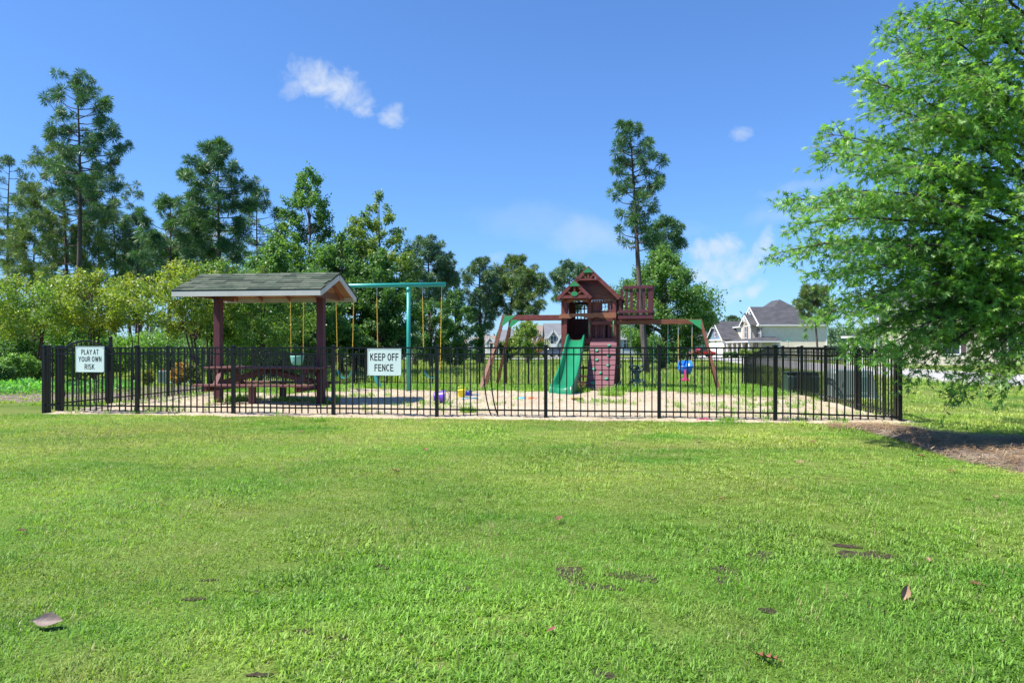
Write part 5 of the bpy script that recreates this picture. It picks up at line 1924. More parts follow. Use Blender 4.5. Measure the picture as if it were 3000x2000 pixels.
# ------------------------------------------------------------------ fallen leaves on the lawn
def leaf_things():
    LEAF_BR = mat('dry_oak_leaf', (0.24, 0.095, 0.045), (0.15, 0.06, 0.035), rough=0.7, nscale=30)
    LEAF_TAN = mat('dry_tan_leaf', (0.34, 0.22, 0.13), (0.25, 0.15, 0.09), rough=0.75, nscale=25)
    LEAF_GREY = mat('dry_magnolia_leaf', (0.25, 0.195, 0.17), (0.17, 0.13, 0.115), rough=0.7, nscale=12, bump=0.2)
    LEAF_RED = mat('dry_red_leaf', (0.25, 0.075, 0.065), (0.17, 0.06, 0.05), rough=0.7, nscale=25)

    def oval(name, ln, wd, curl, m, n=10):
        mb = MB()
        rows = []
        for i in range(n + 1):
            t = i / n
            w = wd * (math.sin(math.pi * t) ** 1.25) * (1 - 0.15 * t)
            x = (t - 0.5) * ln
            rows.append([(x, s * w, curl * abs(s) ** 1.5 * w * 1.6 + 0.25 * curl * ln * (2 * t - 1) ** 2) for s in (-1, -0.6, -0.2, 0.2, 0.6, 1)])
        mb.grid(rows)
        mb.tube([(-ln * 0.62, 0, 0.004), (-ln * 0.48, 0, 0.001 + 0.25 * curl * ln)], 0.0016, 5)
        return mb

    def lobed(ln, m, curl):
        V, Fs = [], []
        mb = MB()
        lob = [(0.0, 0.04), (0.10, 0.08), (0.16, 0.34), (0.24, 0.10), (0.34, 0.12), (0.42, 0.46), (0.52, 0.12), (0.62, 0.12), (0.72, 0.36), (0.80, 0.10), (0.90, 0.10), (1.0, 0.0)]
        pts = [(x * ln, w * ln, curl * ln * (w * 1.4 + 0.5 * (x - 0.5) ** 2)) for x, w in lob] + [(x * ln, -w * ln, curl * ln * (w * 0.7 + 0.5 * (x - 0.5) ** 2)) for x, w in reversed(lob[:-1])]
        k = len(lob)
        mid = [(x * ln, 0, curl * ln * 0.5 * (x - 0.5) ** 2) for x, w in lob]
        mb.v = pts + mid
        b = len(pts)
        n = len(pts)
        for i in range(k - 1):
            mb.f.append((i, i + 1, b + i + 1, b + i))
        for i in range(k - 1):
            lo_i = n - 1 - i
            lo_j = n - 2 - i if i < k - 2 else k - 1
            mb.f.append((lo_i, b + i, b + i + 1, lo_j))
        mb.tube([(-0.18 * ln, 0, 0.01 * ln), (0, 0, curl * ln * 0.125)], 0.0015, 5)
        return mb
    # the big pale one and the one standing on edge
    p = gp(143, 1840)
    o = oval('fallen_leaf', 0.125, 0.034, 0.45, LEAF_GREY).build('fallen_leaf', LEAF_GREY, None, smooth=True, recalc=False)
    o.location = p + Vector((0, 0, 0.026))
    o.rotation_euler = (math.radians(38), 0, 0.05)
    tag(o, 'large pale grey-brown curled leaf on the turf near the left edge', 'leaf', 'dead leaves on the lawn')
    p = gp(2648, 1760)
    o = oval('fallen_leaf', 0.085, 0.024, 0.5, LEAF_TAN).build('fallen_leaf', LEAF_TAN, None, smooth=True, recalc=False)
    o.location = p + Vector((0, 0, 0.040))
    o.rotation_euler = (math.radians(60), math.radians(-58), 0.5)
    tag(o, 'tan leaf standing on its edge in the grass at lower right', 'leaf', 'dead leaves on the lawn')
    spots = [(2846, 1724, 0.085, LEAF_BR, 0.2, 'orange brown lobed oak leaf near the right edge of the lawn'),
             (2280, 1955, 0.095, LEAF_BR, 2.4, 'brown lobed oak leaf lowest in the picture, right of centre'),
             (1630, 1537, 0.075, LEAF_RED, 1.0, 'dark reddish leaf alone in the middle of the lawn'),
             (1605, 1866, 0.04, LEAF_RED, 0.6, 'tiny dark red leaf in the bright grass below centre'),
             (1345, 1472, 0.06, LEAF_RED, 2.0, 'small red leaf left of the lone dark leaf in mid-lawn'),
             (1147, 1385, 0.085, LEAF_BR, 0.3, 'brown leaf on the yellowish turf left of centre'),
             (2042, 1297, 0.10, LEAF_BR, 1.1, 'brown leaf on the dark green streak below the front fence'),
             (2378, 1302, 0.07, LEAF_RED, 0.8, 'reddish leaf below the fence near its right end'),
             (2713, 1345, 0.10, LEAF_BR, 2.8, 'brown leaf at the grass edge beside the mulch bed, left one'),
             (2776, 1385, 0.085, LEAF_BR, 0.0, 'brown leaf just below the lower edge of the mulch bed'),
             (2848, 1475, 0.07, LEAF_TAN, 1.9, 'pale tan leaf on the turf well below the mulch bed'),
             (2916, 1467, 0.065, LEAF_TAN, 0.7, 'pale tan leaf nearest the right edge below the mulch bed'),
             (2723, 1658, 0.045, LEAF_TAN, 1.2, 'small tan leaf left of the orange oak leaf'),
             (2333, 1362, 0.075, LEAF_TAN, 0.1, 'flat tan leaf on the green turf between fence and mulch bed'),
             (2120, 1470, 0.05, LEAF_BR, 2.2, 'small brown leaf on the dry patch right of centre'),
             (1928, 1403, 0.06, LEAF_BR, 0.5, 'brown leaf on the dry turf under the blue infant seat'),
             (1762, 1248, 0.09, LEAF_BR, 1.4, 'brown leaf lying close to the front fence below the rock wall'),
             (1250, 1326, 0.075, LEAF_RED, 1.9, 'reddish leaf below the fence, under the purple pail'),
             (871, 1270, 0.08, LEAF_RED, 0.4, 'reddish leaf below the fence under the picnic table'),
             (51, 1567, 0.06, LEAF_BR, 1.3, 'dark brown leaf at the far left of the lawn'),
             (140, 1332, 0.07, LEAF_BR, 2.6, 'small brown leaf below the left end of the fence')]
    for i, (px, py, ln, m, rz, label) in enumerate(spots):
        p = gp(px, py)
        o = lobed(ln, m, 0.28 + 0.1 * (i % 3)).build('fallen_leaf', m, None, recalc=False)
        o.location = p + Vector((0, 0, 0.026))
        o.rotation_euler = (0.18 * math.sin(i * 2.1), 0.2 * math.cos(i * 1.3), rz)
        tag(o, label, 'leaf', 'dead leaves on the lawn')


leaf_things()
# ------------------------------------------------------------------ houses and cars across the street
def siding(name, col, k=0.9):
    m = mat(name, col, tuple(c * k for c in col), rough=0.7, nscale=1.2, coords='World')
    nt = m.node_tree
    N, L = nt.nodes, nt.links
    g = N.new('ShaderNodeNewGeometry')
    s = N.new('ShaderNodeSeparateXYZ')
    L.new(g.outputs['Position'], s.inputs[0])
    w = N.new('ShaderNodeMath')
    w.operation = 'FRACT'
    d = N.new('ShaderNodeMath')
    d.operation = 'DIVIDE'
    d.inputs[1].default_value = 0.20
    L.new(s.outputs['Z'], d.inputs[0])
    L.new(d.outputs[0], w.inputs[0])
    bp = N.new('ShaderNodeBump')
    bp.inputs['Strength'].default_value = 0.8
    bp.inputs['Distance'].default_value = 0.03
    L.new(w.outputs[0], bp.inputs['Height'])
    bp.invert = True
    L.new(bp.outputs[0], N['Principled BSDF'].inputs['Normal'])
    return m


def roofing(name, c, c2):
    return mat(name, c, c2, rough=0.9, nscale=0.9, stretch=(1, 1, 3), coords='World', detail=7, bump=0.5, bscale=9)


S_TAUPE = siding('siding_greige', (0.76, 0.68, 0.53))
S_BEIGE = siding('siding_beige', (0.50, 0.43, 0.345))
S_CREAM = siding('siding_cream', (0.58, 0.54, 0.44))
S_SAGE = siding('siding_sage', (0.42, 0.48, 0.40))
S_GREY = siding('siding_grey', (0.42, 0.41, 0.385))
S_BLUE = siding('siding_slate_blue', (0.17, 0.24, 0.35))
S_WHITE = siding('siding_white', (0.62, 0.62, 0.62))
R_DARK = roofing('roof_charcoal', (0.042, 0.044, 0.052), (0.072, 0.074, 0.084))
R_TAUPE = roofing('roof_taupe', (0.190, 0.150, 0.125), (0.24, 0.195, 0.165))
R_GREY = roofing('roof_grey', (0.125, 0.135, 0.150), (0.165, 0.175, 0.19))
H_TRIM = mat('house_trim_white', (0.74, 0.74, 0.73), rough=0.5)
H_GLASS = mat('window_glass', (0.035, 0.05, 0.075), rough=0.08, spec=0.9)
H_SHUT = mat('plum_shutter', (0.10, 0.055, 0.075), rough=0.6)
H_DOOR = mat('garage_door_white', (0.72, 0.73, 0.75), rough=0.5)
H_DARK = mat('dark_entry_door', (0.10, 0.075, 0.06), rough=0.6)  # one even dark brown for the entry door


def slab_roof(mb, poly, th=0.18):
    mb.prism(poly, (0, 0, -th))


def wall_window(root, org, u, nrm, w, h, shutters=True, panes=(2, 2), name='window'):
    """a framed window on a wall: org is its centre, u along the wall, nrm out of it"""
    u, nrm = Vector(u), Vector(nrm)
    org = Vector(org)
    R = Matrix((u, -nrm, Vector((0, 0, 1)))).transposed()
    fr = MB()
    t = 0.10
    for s in (-1, 1):
        fr.box(org + u * (s * (w / 2 + t / 2)) + nrm * 0.03, (t, 0.10, h + 2 * t), R)
        fr.box(org + Vector((0, 0, s * (h / 2 + t / 2))) + nrm * 0.03, (w, 0.10, t), R)
    for i in range(1, panes[0]):
        fr.box(org + u * (w * (i / panes[0] - 0.5)) + nrm * 0.025, (0.06, 0.05, h), R)
    for i in range(1, panes[1]):
        fr.box(org + Vector((0, 0, h * (i / panes[1] - 0.5))) + nrm * 0.02, (w, 0.05, 0.06), R)
    f = fr.build(name, H_TRIM, root)
    MB().box(org + nrm * 0.005, (w, 0.02, h), R).build('pane', H_GLASS, f)
    if shutters:
        for s in (-1, 1):
            MB().box(org + u * (s * (w / 2 + t + 0.20)) + nrm * 0.03, (0.34, 0.05, h + 0.1), R).build('shutter', H_SHUT, f)


def gable_truss(root, apex, u, nrm, s=1.0):
    apex, u, nrm = Vector(apex), Vector(u), Vector(nrm)
    mb = MB()
    p = lambda a, z: apex + u * a * s + Vector((0, 0, z * s)) + nrm * 0.05
    for a, b in ((p(-0.75, -1.15), p(0.75, -1.15)), (p(0, -0.3), p(0, -1.15)), (p(-0.42, -0.7), p(0, -1.1)), (p(0.42, -0.7), p(0, -1.1))):
        mb.beam(a, b, 0.06, 0.13 * s)
    mb.build('gable_truss', H_TRIM, root)


def rake(root, apex, foot_l, foot_r, nrm, w=0.22):
    nrm = Vector(nrm)
    for f in (foot_l, foot_r):
        MB().beam(Vector(apex) + nrm * 0.02 + Vector((0, 0, -w / 2)), Vector(f) + nrm * 0.02 + Vector((0, 0, -w / 2)), 0.07, w).build('rake_board', H_TRIM, root)


def bush(mb_pts, r, n, seed, lm, size, label, cat='bush', name='round_bush', loc=None, squash=0.85, group=None, stem=BARK_MYRTLE):
    pass


def main_house():
    O = Vector((42.0, 115.0, zt(42, 115)))
    root = thing('family_house', 'two-storey beige house with charcoal hip roof and blue gable, beyond the fence at right', 'house', O)
    # main block and its far part
    MB().box((5.5, 6.75, 2.70), (11.0, 13.5, 5.40)).build('wall', S_TAUPE, root)
    for x, y in ((0.0, 0.0), (11.0, 0.0)):
        MB().box((x, y, 2.70), (0.18, 0.18, 5.38)).build('corner_board', H_TRIM, root)
    E, Rz = 5.42, 10.10
    A, B_ = Vector((5.55, 6.2, Rz)), Vector((5.55, 10.0, Rz))
    c = [Vector((-0.45, -0.45, E)), Vector((11.45, -0.45, E)), Vector((11.45, 14.0, E)), Vector((-0.45, 14.0, E))]
    mb = MB()
    mb.add([c[0], c[1], c[2], c[3], A, B_], [(0, 1, 4), (1, 2, 5, 4), (2, 3, 5), (3, 0, 4, 5), (3, 2, 1, 0)])
    mb.build('roof', R_DARK, root)
    mb = MB()
    for a, b in ((c[0], c[1]), (c[1], c[2]), (c[3], c[0])):
        mb.beam(a + Vector((0, 0, -0.10)), b + Vector((0, 0, -0.10)), 0.14, 0.20)
    mb.build('eave_trim', H_TRIM, root)
    MB().box((5.5, -0.25, 5.30), (11.6, 0.36, 0.05)).build('soffit', H_TRIM, root)
    # front gable (faces the street on the left)
    ga, gl, gr = Vector((-0.55, 4.2, 8.69)), Vector((-0.55, 8.85, E)), Vector((-0.55, -0.45, E))
    mb = MB()
    tip = Vector((3.744, 4.2, 8.69))            # where the gable's ridge runs into the hip, in the hip's own plane
    for f in (gl, gr):
        mb.prism([ga, f, f + Vector((0.10, 0, 0)), tip], (0, 0, -0.10))
    mb.build('gable_roof', R_DARK, root)
    MB().prism([(-0.02, 0.1, E), (-0.02, 8.4, E), (-0.02, 4.2, 8.40)], (-0.10, 0, 0)).build('gable_wall', S_BLUE, root)
    rake(root, ga, gl, gr, (-1, 0, 0), 0.26)
    gable_truss(root, ga, (0, 1, 0), (-1, 0, 0), 1.15)
    MB().box((-0.12, 4.2, E), (0.1, 8.3, 0.2)).build('gable_band', H_TRIM, root)
    wall_window(root, (0, 2.0 - 1.05, 4.05), (0, 1, 0), (-1, 0, 0), 1.7, 1.9)
    # bay with its own small gable
    MB().box((-0.62, 3.85, 4.30), (1.22, 4.5, 2.75)).build('bay_wall', S_BEIGE, root)
    ba, bl, br = Vector((-1.55, 3.85, 7.25)), Vector((-1.55, 6.75, 5.30)), Vector((-1.55, 0.95, 5.30))
    mb = MB()
    for f in (bl, br):
        mb.prism([ba, f, f + Vector((2.0, 0, 0)), ba + Vector((3.0, 0, 0))], (0, 0, 0.14))
    mb.build('gable_roof', R_DARK, root)
    MB().prism([(-1.24, 1.7, 5.66), (-1.24, 6.0, 5.66), (-1.24, 3.85, 7.05)], (0.1, 0, 0)).build('gable_wall', S_BEIGE, root)
    rake(root, ba, bl, br, (-1, 0, 0), 0.24)
    gable_truss(root, ba, (0, 1, 0), (-1, 0, 0), 0.95)
    for y in (1.6, 6.1):
        MB().box((-1.24, y, 4.3), (0.14, 0.14, 2.72)).build('corner_board', H_TRIM, root)
    wall_window(root, (-1.24, 3.85, 4.25), (0, 1, 0), (-1, 0, 0), 0.95, 1.9, panes=(1, 2))
    # porch wrapping round the near corner
    mb = MB()
    mb.add([(-2.9, -2.0, 2.66), (-2.9, 10.2, 2.66), (0.05, 10.2, 3.42), (0.05, 0.05, 3.42), (2.6, -2.0, 2.66), (2.4, 0.05, 3.42),
            (-2.9, -2.0, 2.50), (-2.9, 10.2, 2.50), (0.05, 10.2, 2.50), (2.6, -2.0, 2.50), (2.6, 0.05, 2.50)],
           [(0, 3, 2, 1), (0, 4, 5, 3), (6, 7, 8, 10, 9), (0, 1, 7, 6), (4, 0, 6, 9), (5, 4, 9, 10), (1, 2, 8, 7)])
    mb.build('porch_roof', R_DARK, root)
    mb = MB()
    mb.beam((-2.92, -2.0, 2.56), (-2.92, 10.2, 2.56), 0.1, 0.2)
    mb.beam((-2.95, -2.03, 2.56), (2.6, -2.03, 2.56), 0.1, 0.2)
    mb.build('porch_trim', H_TRIM, root)
    for x, y in ((-2.7, 9.6), (-2.7, 6.6), (-2.7, 4.0), (-2.7, 1.6), (-2.7, -1.8), (2.35, -1.8)):
        mb = MB()
        mb.box((x, y, 1.35), (0.24, 0.24, 2.28))
        mb.box((x, y, 0.28), (0.34, 0.34, 0.36))
        mb.build('column', H_TRIM, root)
    MB().box((-1.4, 4.1, 0.10), (3.0, 12.2, 0.24)).build('porch_floor', KERB, root)
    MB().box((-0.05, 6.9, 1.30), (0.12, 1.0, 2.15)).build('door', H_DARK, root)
    for y in (6.15, 7.65):
        MB().box((-0.12, y, 1.85), (0.12, 0.14, 0.32)).build('wall_lamp', BLACK, root)
    MB().box((-0.06, 9.4, 1.5), (0.08, 4.0, 2.4)).build('wall', S_BEIGE, root)
    wall_window(root, (0, 2.6, 1.65), (0, 1, 0), (-1, 0, 0), 1.3, 1.7)
    wall_window(root, (6.3, 0, 1.15), (1, 0, 0), (0, -1, 0), 0.75, 1.25, shutters=False, panes=(1, 2))
    # garage wing
    MB().box((0.5, 15.4, 1.5), (7.0, 10.0, 3.0)).build('garage_wall', S_TAUPE, root)
    ga, gl, gr = Vector((-3.5, 15.4, 6.45)), Vector((-3.5, 20.8, 2.9)), Vector((-3.5, 10.0, 2.9))
    mb = MB()
    for f in (gl, gr):
        mb.prism([ga, f, f + Vector((7.0, 0, 0)), ga + Vector((8.5, 0, 0))], (0, 0, 0.16))
    mb.build('garage_roof', R_DARK, root)
    MB().prism([(-3.02, 10.5, 3.0), (-3.02, 20.3, 3.0), (-3.02, 15.4, 6.2)], (-0.10, 0, 0)).build('gable_wall', S_BLUE, root)
    rake(root, ga, gl, gr, (-1, 0, 0), 0.26)
    gable_truss(root, ga, (0, 1, 0), (-1, 0, 0), 1.0)
    MB().box((-3.15, 15.4, 3.0), (0.2, 10.4, 0.26)).build('gable_band', H_TRIM, root)
    wall_window(root, (-3.12, 15.4, 4.4), (0, 1, 0), (-1, 0, 0), 0.95, 1.5, panes=(1, 2))
    gd = MB().box((-3.04, 15.2, 1.15), (0.10, 6.6, 2.25)).build('garage_door', H_DOOR, root)
    for z in (0.6, 1.15, 1.7):
        MB().box((-3.10, 15.2, z), (0.05, 6.5, 0.03)).build('panel_line', H_TRIM, gd)
    mb = MB()
    for y in (11.75, 18.65):
        mb.box((-3.06, y, 1.2), (0.12, 0.2, 2.4))
    mb.box((-3.06, 15.2, 2.38), (0.12, 7.0, 0.2))
    mb.build('garage_trim', H_TRIM, root)
    MB().box((-3.12, 15.4, 2.70), (0.14, 0.16, 0.3)).build('wall_lamp', BLACK, root)
    for y in (10.4, 20.4):
        MB().box((-3.0, y, 1.5), (0.16, 0.16, 3.0)).build('corner_board', H_TRIM, root)


main_house()


def simple_house(label, px0, px1, Z, y_eave, y_ridge, wm, rm, hip=False, depth=9.0, gables=(), garage=None, windows=(), ridge_along='x', rz=0.0, gable_end=False, porch=False):
    """a plain house: its front spans px0..px1 at distance Z and faces the camera"""
    x0, x1 = (px0 - CX) * Z / F, (px1 - CX) * Z / F
    w = x1 - x0
    base = zt(0, Z)
    E = EYE + (HY - y_eave) * Z / F - base
    Rr = EYE + (HY - y_ridge) * (Z + depth / 2) / F - base
    root = thing('family_house', label, 'house', ((x0 + x1) / 2, Z, base), rz)
    MB().box((0, depth / 2, E / 2), (w, depth, E)).build('wall', wm, root)
    o = 0.4
    mb = MB()
    if hip:
        q = min(w, depth) * 0.36
        mb.add([(-w / 2 - o, -o, E), (w / 2 + o, -o, E), (w / 2 + o, depth + o, E), (-w / 2 - o, depth + o, E), (-w / 2 + q, depth / 2, Rr), (w / 2 - q, depth / 2, Rr)],
               [(0, 1, 5, 4), (1, 2, 5), (2, 3, 4, 5), (3, 0, 4), (3, 2, 1, 0)])
    elif gable_end:
        for s in (-1, 1):
            mb.prism([(0, -o, Rr), (s * (w / 2 + o), -o, E - 0.1), (s * (w / 2 + o), depth + o, E - 0.1), (0, depth + o, Rr)], (0, 0, 0.16))
        MB().prism([(-w / 2, 0.0, E), (w / 2, 0.0, E), (0, 0.0, Rr)], (0, depth, 0)).build('gable_wall', wm, root)
        rake(root, (0, -o, Rr + 0.1), (-w / 2 - o, -o, E), (w / 2 + o, -o, E), (0, -1, 0))
    else:
        for s in (-1, 1):
            mb.prism([(-w / 2 - o, depth / 2, Rr), (w / 2 + o, depth / 2, Rr), (w / 2 + o, depth / 2 + s * (depth / 2 + o), E - 0.1), (-w / 2 - o, depth / 2 + s * (depth / 2 + o), E - 0.1)], (0, 0, 0.16))
        MB().prism([(-w / 2, 0, E), (-w / 2, depth, E), (-w / 2, depth / 2, Rr)], (w, 0, 0)).build('gable_wall', wm, root)
    mb.build('roof', rm, root)
    MB().box((0, -o, E - 0.08), (w + 2 * o, 0.1, 0.2)).build('eave_trim', H_TRIM, root)
    for s in (-1, 1):
        MB().box((s * w / 2, -0.02, E / 2), (0.2, 0.14, E - 0.02)).build('corner_board', H_TRIM, root)
    for (gx, gw, ya, ye, out, gm, grm) in gables:
        cx_ = (gx - CX) * Z / F - (x0 + x1) / 2
        hw = gw * Z / F / 2
        za = EYE + (HY - ya) * Z / F - base
        ze = EYE + (HY - ye) * Z / F - base
        MB().box((cx_, -out / 2, ze / 2), (2 * hw - 0.4, out, ze)).build('wing_wall', gm, root)
        MB().prism([(cx_ - hw + 0.2, -out + 0.02, ze), (cx_ + hw - 0.2, -out + 0.02, ze), (cx_, -out + 0.02, za - 0.2)], (0, 0.12, 0)).build('gable_wall', gm, root)
        mb = MB()
        for s in (-1, 1):
            mb.prism([(cx_, -out - 0.35, za), (cx_ + s * hw, -out - 0.35, ze), (cx_ + s * hw, 1.5, ze), (cx_, depth * 0.45, za)], (0, 0, 0.14))
        mb.build('gable_roof', grm, root)
        rake(root, (cx_, -out - 0.35, za + 0.08), (cx_ - hw, -out - 0.35, ze + 0.08), (cx_ + hw, -out - 0.35, ze + 0.08), (0, -1, 0), 0.3)
    for (wx, wy, ww, wh, out) in windows:
        cx_ = (wx - CX) * Z / F - (x0 + x1) / 2
        cz = EYE + (HY - wy) * Z / F - base
        wall_window(root, (cx_, -out, cz), (1, 0, 0), (0, -1, 0), ww, wh, shutters=False)
    if garage:
        gx, out = garage
        cx_ = (gx - CX) * Z / F - (x0 + x1) / 2
        gd = MB().box((cx_, -out - 0.03, 1.15), (4.9, 0.1, 2.3)).build('garage_door', H_DOOR, root)
        for z in (0.6, 1.15, 1.7):
            MB().box((cx_, -out - 0.09, z), (4.8, 0.04, 0.03)).build('panel_line', H_TRIM, gd)
    if porch:
        MB().prism([(-w * 0.3, -2.4, 2.5), (-w * 0.3, 0, 3.1), (-w * 0.3, 0, 2.45), (-w * 0.3, -2.4, 2.35)], (w * 0.6, 0, 0)).build('porch_roof', rm, root)
        for k in range(3):
            MB().box((-w * 0.28 + w * 0.28 * k, -2.25, 1.2), (0.22, 0.22, 2.36)).build('column', H_TRIM, root)
    return root


simple_house('house with dark hip roof and grey green wall, partly hidden by the round tree', 1996, 2092, 152, 1001, 936, S_SAGE, R_DARK, hip=True, depth=12, windows=((2030, 1018, 1.2, 1.6, 0),), garage=None)
simple_house('low beige house with taupe roof, farthest left of the row', 1336, 1372, 150, 1016, 1001, S_CREAM, R_TAUPE, depth=8, windows=((1350, 1028, 1.1, 1.3, 0),))
simple_house('beige house with a small white dormer gable and white garage, left of the sage house', 1358, 1404, 146, 1015, 990, S_CREAM, R_TAUPE, depth=8, gables=((1380, 22, 989, 1004, 0.8, S_WHITE, R_TAUPE),), windows=((1380, 1006, 1.0, 1.3, 0.8),), garage=(1366, 0.0))
simple_house('tall sage green house with taupe gable roof, behind the climbing ladder', 1393, 1438, 158, 997, 975, S_SAGE, R_TAUPE, depth=10, gable_end=True, windows=((1428, 990, 1.2, 1.6, 0), (1410, 1022, 1.2, 1.5, 0)))
simple_house('white house with brown gables behind the top of the ladder', 1424, 1470, 145, 1004, 985, S_WHITE, R_TAUPE, depth=9, gables=((1436, 26, 986, 1003, 1.2, S_WHITE, R_TAUPE), (1452, 16, 992, 1004, 1.6, S_BEIGE, R_TAUPE)), windows=((1436, 1012, 1.0, 1.2, 1.2),), garage=(1455, 0), porch=True)
simple_house('grey roofed house behind the yellow green sapling', 1462, 1532, 142, 1008, 968, S_GREY, R_GREY, depth=11, windows=((1480, 1020, 1.2, 1.5, 0), (1518, 1020, 1.2, 1.5, 0)), porch=True)
simple_house('house with brown roof just left of the play tower', 1560, 1622, 148, 980, 954, S_BEIGE, R_TAUPE, depth=10, gables=((1583, 30, 972, 1003, 1.4, S_WHITE, R_GREY),), windows=((1583, 1000, 1.0, 1.9, 1.4), (1606, 1005, 1.2, 1.6, 0)), garage=(1583, 1.4))
simple_house('grey house with two pointed gables seen beside the slide', 1602, 1692, 132, 990, 949, S_GREY, R_GREY, depth=11, gables=((1620, 34, 967, 990, 1.6, S_BEIGE, R_GREY), (1646, 40, 974, 1010, 2.4, S_WHITE, R_GREY)), windows=((1620, 997, 1.1, 1.7, 1.6), (1604, 998, 1.0, 1.5, 0), (1643, 1006, 1.1, 1.7, 2.4)), garage=(1648, 2.4), porch=True)
simple_house('low white house glimpsed between the trees behind the teal swing post', 1172, 1262, 120, 1010, 986, S_WHITE, R_GREY, depth=9, windows=((1190, 1030, 1.2, 1.4, 0), (1245, 1030, 1.2, 1.4, 0)))
simple_house('blue grey house behind the tall pine trunk, right of the tower', 1812, 1900, 140, 992, 962, siding('siding_pale_blue', (0.36, 0.42, 0.47)), R_GREY, depth=10, windows=((1835, 1005, 1.2, 1.6, 0), (1868, 1005, 1.2, 1.6, 0)))


def oak_side_house():
    Z = 66.0
    x0 = (2572 - CX) * Z / F
    base = zt(0, Z)
    root = thing('family_house', 'cream sided house with a columned porch, mostly hidden behind the oak', 'house', (x0, Z, base), math.radians(-26))
    E = EYE + (HY - 905) * Z / F - base
    W = 16.0
    MB().box((W / 2, 5.5, E / 2), (W, 11.0, E)).build('wall', S_CREAM, root)
    mb = MB()
    mb.add([(-0.4, -0.4, E), (W + 0.4, -0.4, E), (W + 0.4, 11.4, E), (-0.4, 11.4, E), (3.6, 5.5, E + 2.9), (W - 4, 5.5, E + 2.9)], [(0, 1, 5, 4), (1, 2, 5), (2, 3, 4, 5), (3, 0, 4), (3, 2, 1, 0)])
    mb.build('roof', R_DARK, root)
    MB().box((W / 2, -0.36, E - 0.08), (W + 0.8, 0.1, 0.2)).build('eave_trim', H_TRIM, root)
    MB().box((0, -0.02, E / 2), (0.18, 0.16, E - 0.02)).build('corner_board', H_TRIM, root)
    # porch to the left of the wall
    px0 = (2484 - CX) * Z / F - x0
    pe = EYE + (HY - 984) * Z / F - base
    pr = EYE + (HY - 967) * Z / F - base
    mb = MB()
    mb.prism([(px0, -0.1, pe), (0, -0.1, pe), (0, -0.1, pr + 0.10), ((px0) * 0.45, -0.1, pe + 0.15)], (0, 0.12, 0))
    mb.build('porch_gable', S_BEIGE, root)
    mb = MB()
    mb.add([(px0 - 0.3, -0.3, pe), (0, -0.3, pe + 0.02), (0, -0.3, pr + 0.18), (px0 * 0.45, -0.3, pe + 0.32), (px0 - 0.3, 4.5, pe), (0, 4.5, pr + 0.9)], [(0, 3, 4), (3, 2, 5, 4), (0, 1, 2, 3)])
    mb.build('porch_roof', R_DARK, root, recalc=False)
    MB().beam((px0 - 0.3, -0.32, pe - 0.10), (0.0, -0.32, pe - 0.10), 0.12, 0.2).build('porch_trim', H_TRIM, root)
    for px in (2494, 2526):
        x = (px - CX) * Z / F - x0
        MB().prism([(x - 0.22, -0.2, 0), (x + 0.22, -0.2, 0), (x + 0.15, -0.2, pe - 0.18), (x - 0.15, -0.2, pe - 0.18)], (0, 0.34, 0)).build('column', H_TRIM, root)
    wall_window(root, (6.0, 0, 1.9), (1, 0, 0), (0, -1, 0), 1.3, 1.7)
    wall_window(root, (11.0, 0, 1.9), (1, 0, 0), (0, -1, 0), 1.3, 1.7)


oak_side_house()


# ------------------------------------------------------------------ cars
def car(label, px, py, Z, m, length=4.5, height=1.45, suv=False, rz=0.0):
    base = zt(0, Z) + 0.05
    X = (px - CX) * Z / F
    root = thing('parked_car', label, 'car', (X, Z, base), rz, 'cars parked by the houses')
    L2, H = length / 2, height
    w = 0.86
    if suv:
        prof = [(-L2, 0.45), (-L2, 0.95), (-L2 + 0.15, 1.05), (-L2 + 0.25, H - 0.02), (L2 * 0.25, H), (L2 * 0.52, 1.05), (L2 - 0.15, 0.92), (L2, 0.70), (L2, 0.35), (-L2 + 0.1, 0.30)]
        glass = [(-L2 + 0.28, 1.06), (-L2 + 0.34, H - 0.10), (L2 * 0.22, H - 0.09), (L2 * 0.45, 1.06)]
    else:
        prof = [(-L2, 0.45), (-L2, 0.80), (-L2 + 0.65, 0.93), (-L2 * 0.38, H - 0.02), (L2 * 0.12, H), (L2 * 0.46, 0.95), (L2 - 0.2, 0.82), (L2, 0.62), (L2, 0.32), (-L2 + 0.1, 0.28)]
        glass = [(-L2 + 0.82, 0.95), (-L2 * 0.36, H - 0.10), (L2 * 0.10, H - 0.09), (L2 * 0.38, 0.95)]
    MB().prism([(x, -w, z) for x, z in prof], (0, 2 * w, 0)).build('body', m, root, bevel=0.05)
    for s in (-1, 1):
        MB().prism([(x, s * (w + 0.012), z) for x, z in glass], (0, -s * 0.03, 0)).build('side_window', H_GLASS, root)
        for x in (-L2 * 0.62, L2 * 0.62):
            R = Matrix.Rotation(math.radians(90), 3, 'X')
            wl = MB().lathe([(0.20, -0.10), (0.32, -0.11), (0.33, 0), (0.32, 0.11), (0.20, 0.10)], (x, s * (w - 0.08), 0.33), 16, R).build('wheel', SIGN_INK, root, smooth=True)
            MB().lathe([(0.02, -0.005), (0.19, -0.01), (0.20, 0.02), (0.02, 0.03)], (x, s * (w + 0.035), 0.33), 12, Matrix.Rotation(math.radians(90 * s), 3, 'X')).build('rim', STEEL, wl)
        MB().box((L2 - 0.03, s * 0.62, 0.66), (0.10, 0.34, 0.14)).build('headlight', H_TRIM, root)
        MB().box((-L2 + 0.03, s * 0.66, 0.76), (0.10, 0.26, 0.16)).build('tail_light', ORANGE_PL, root)


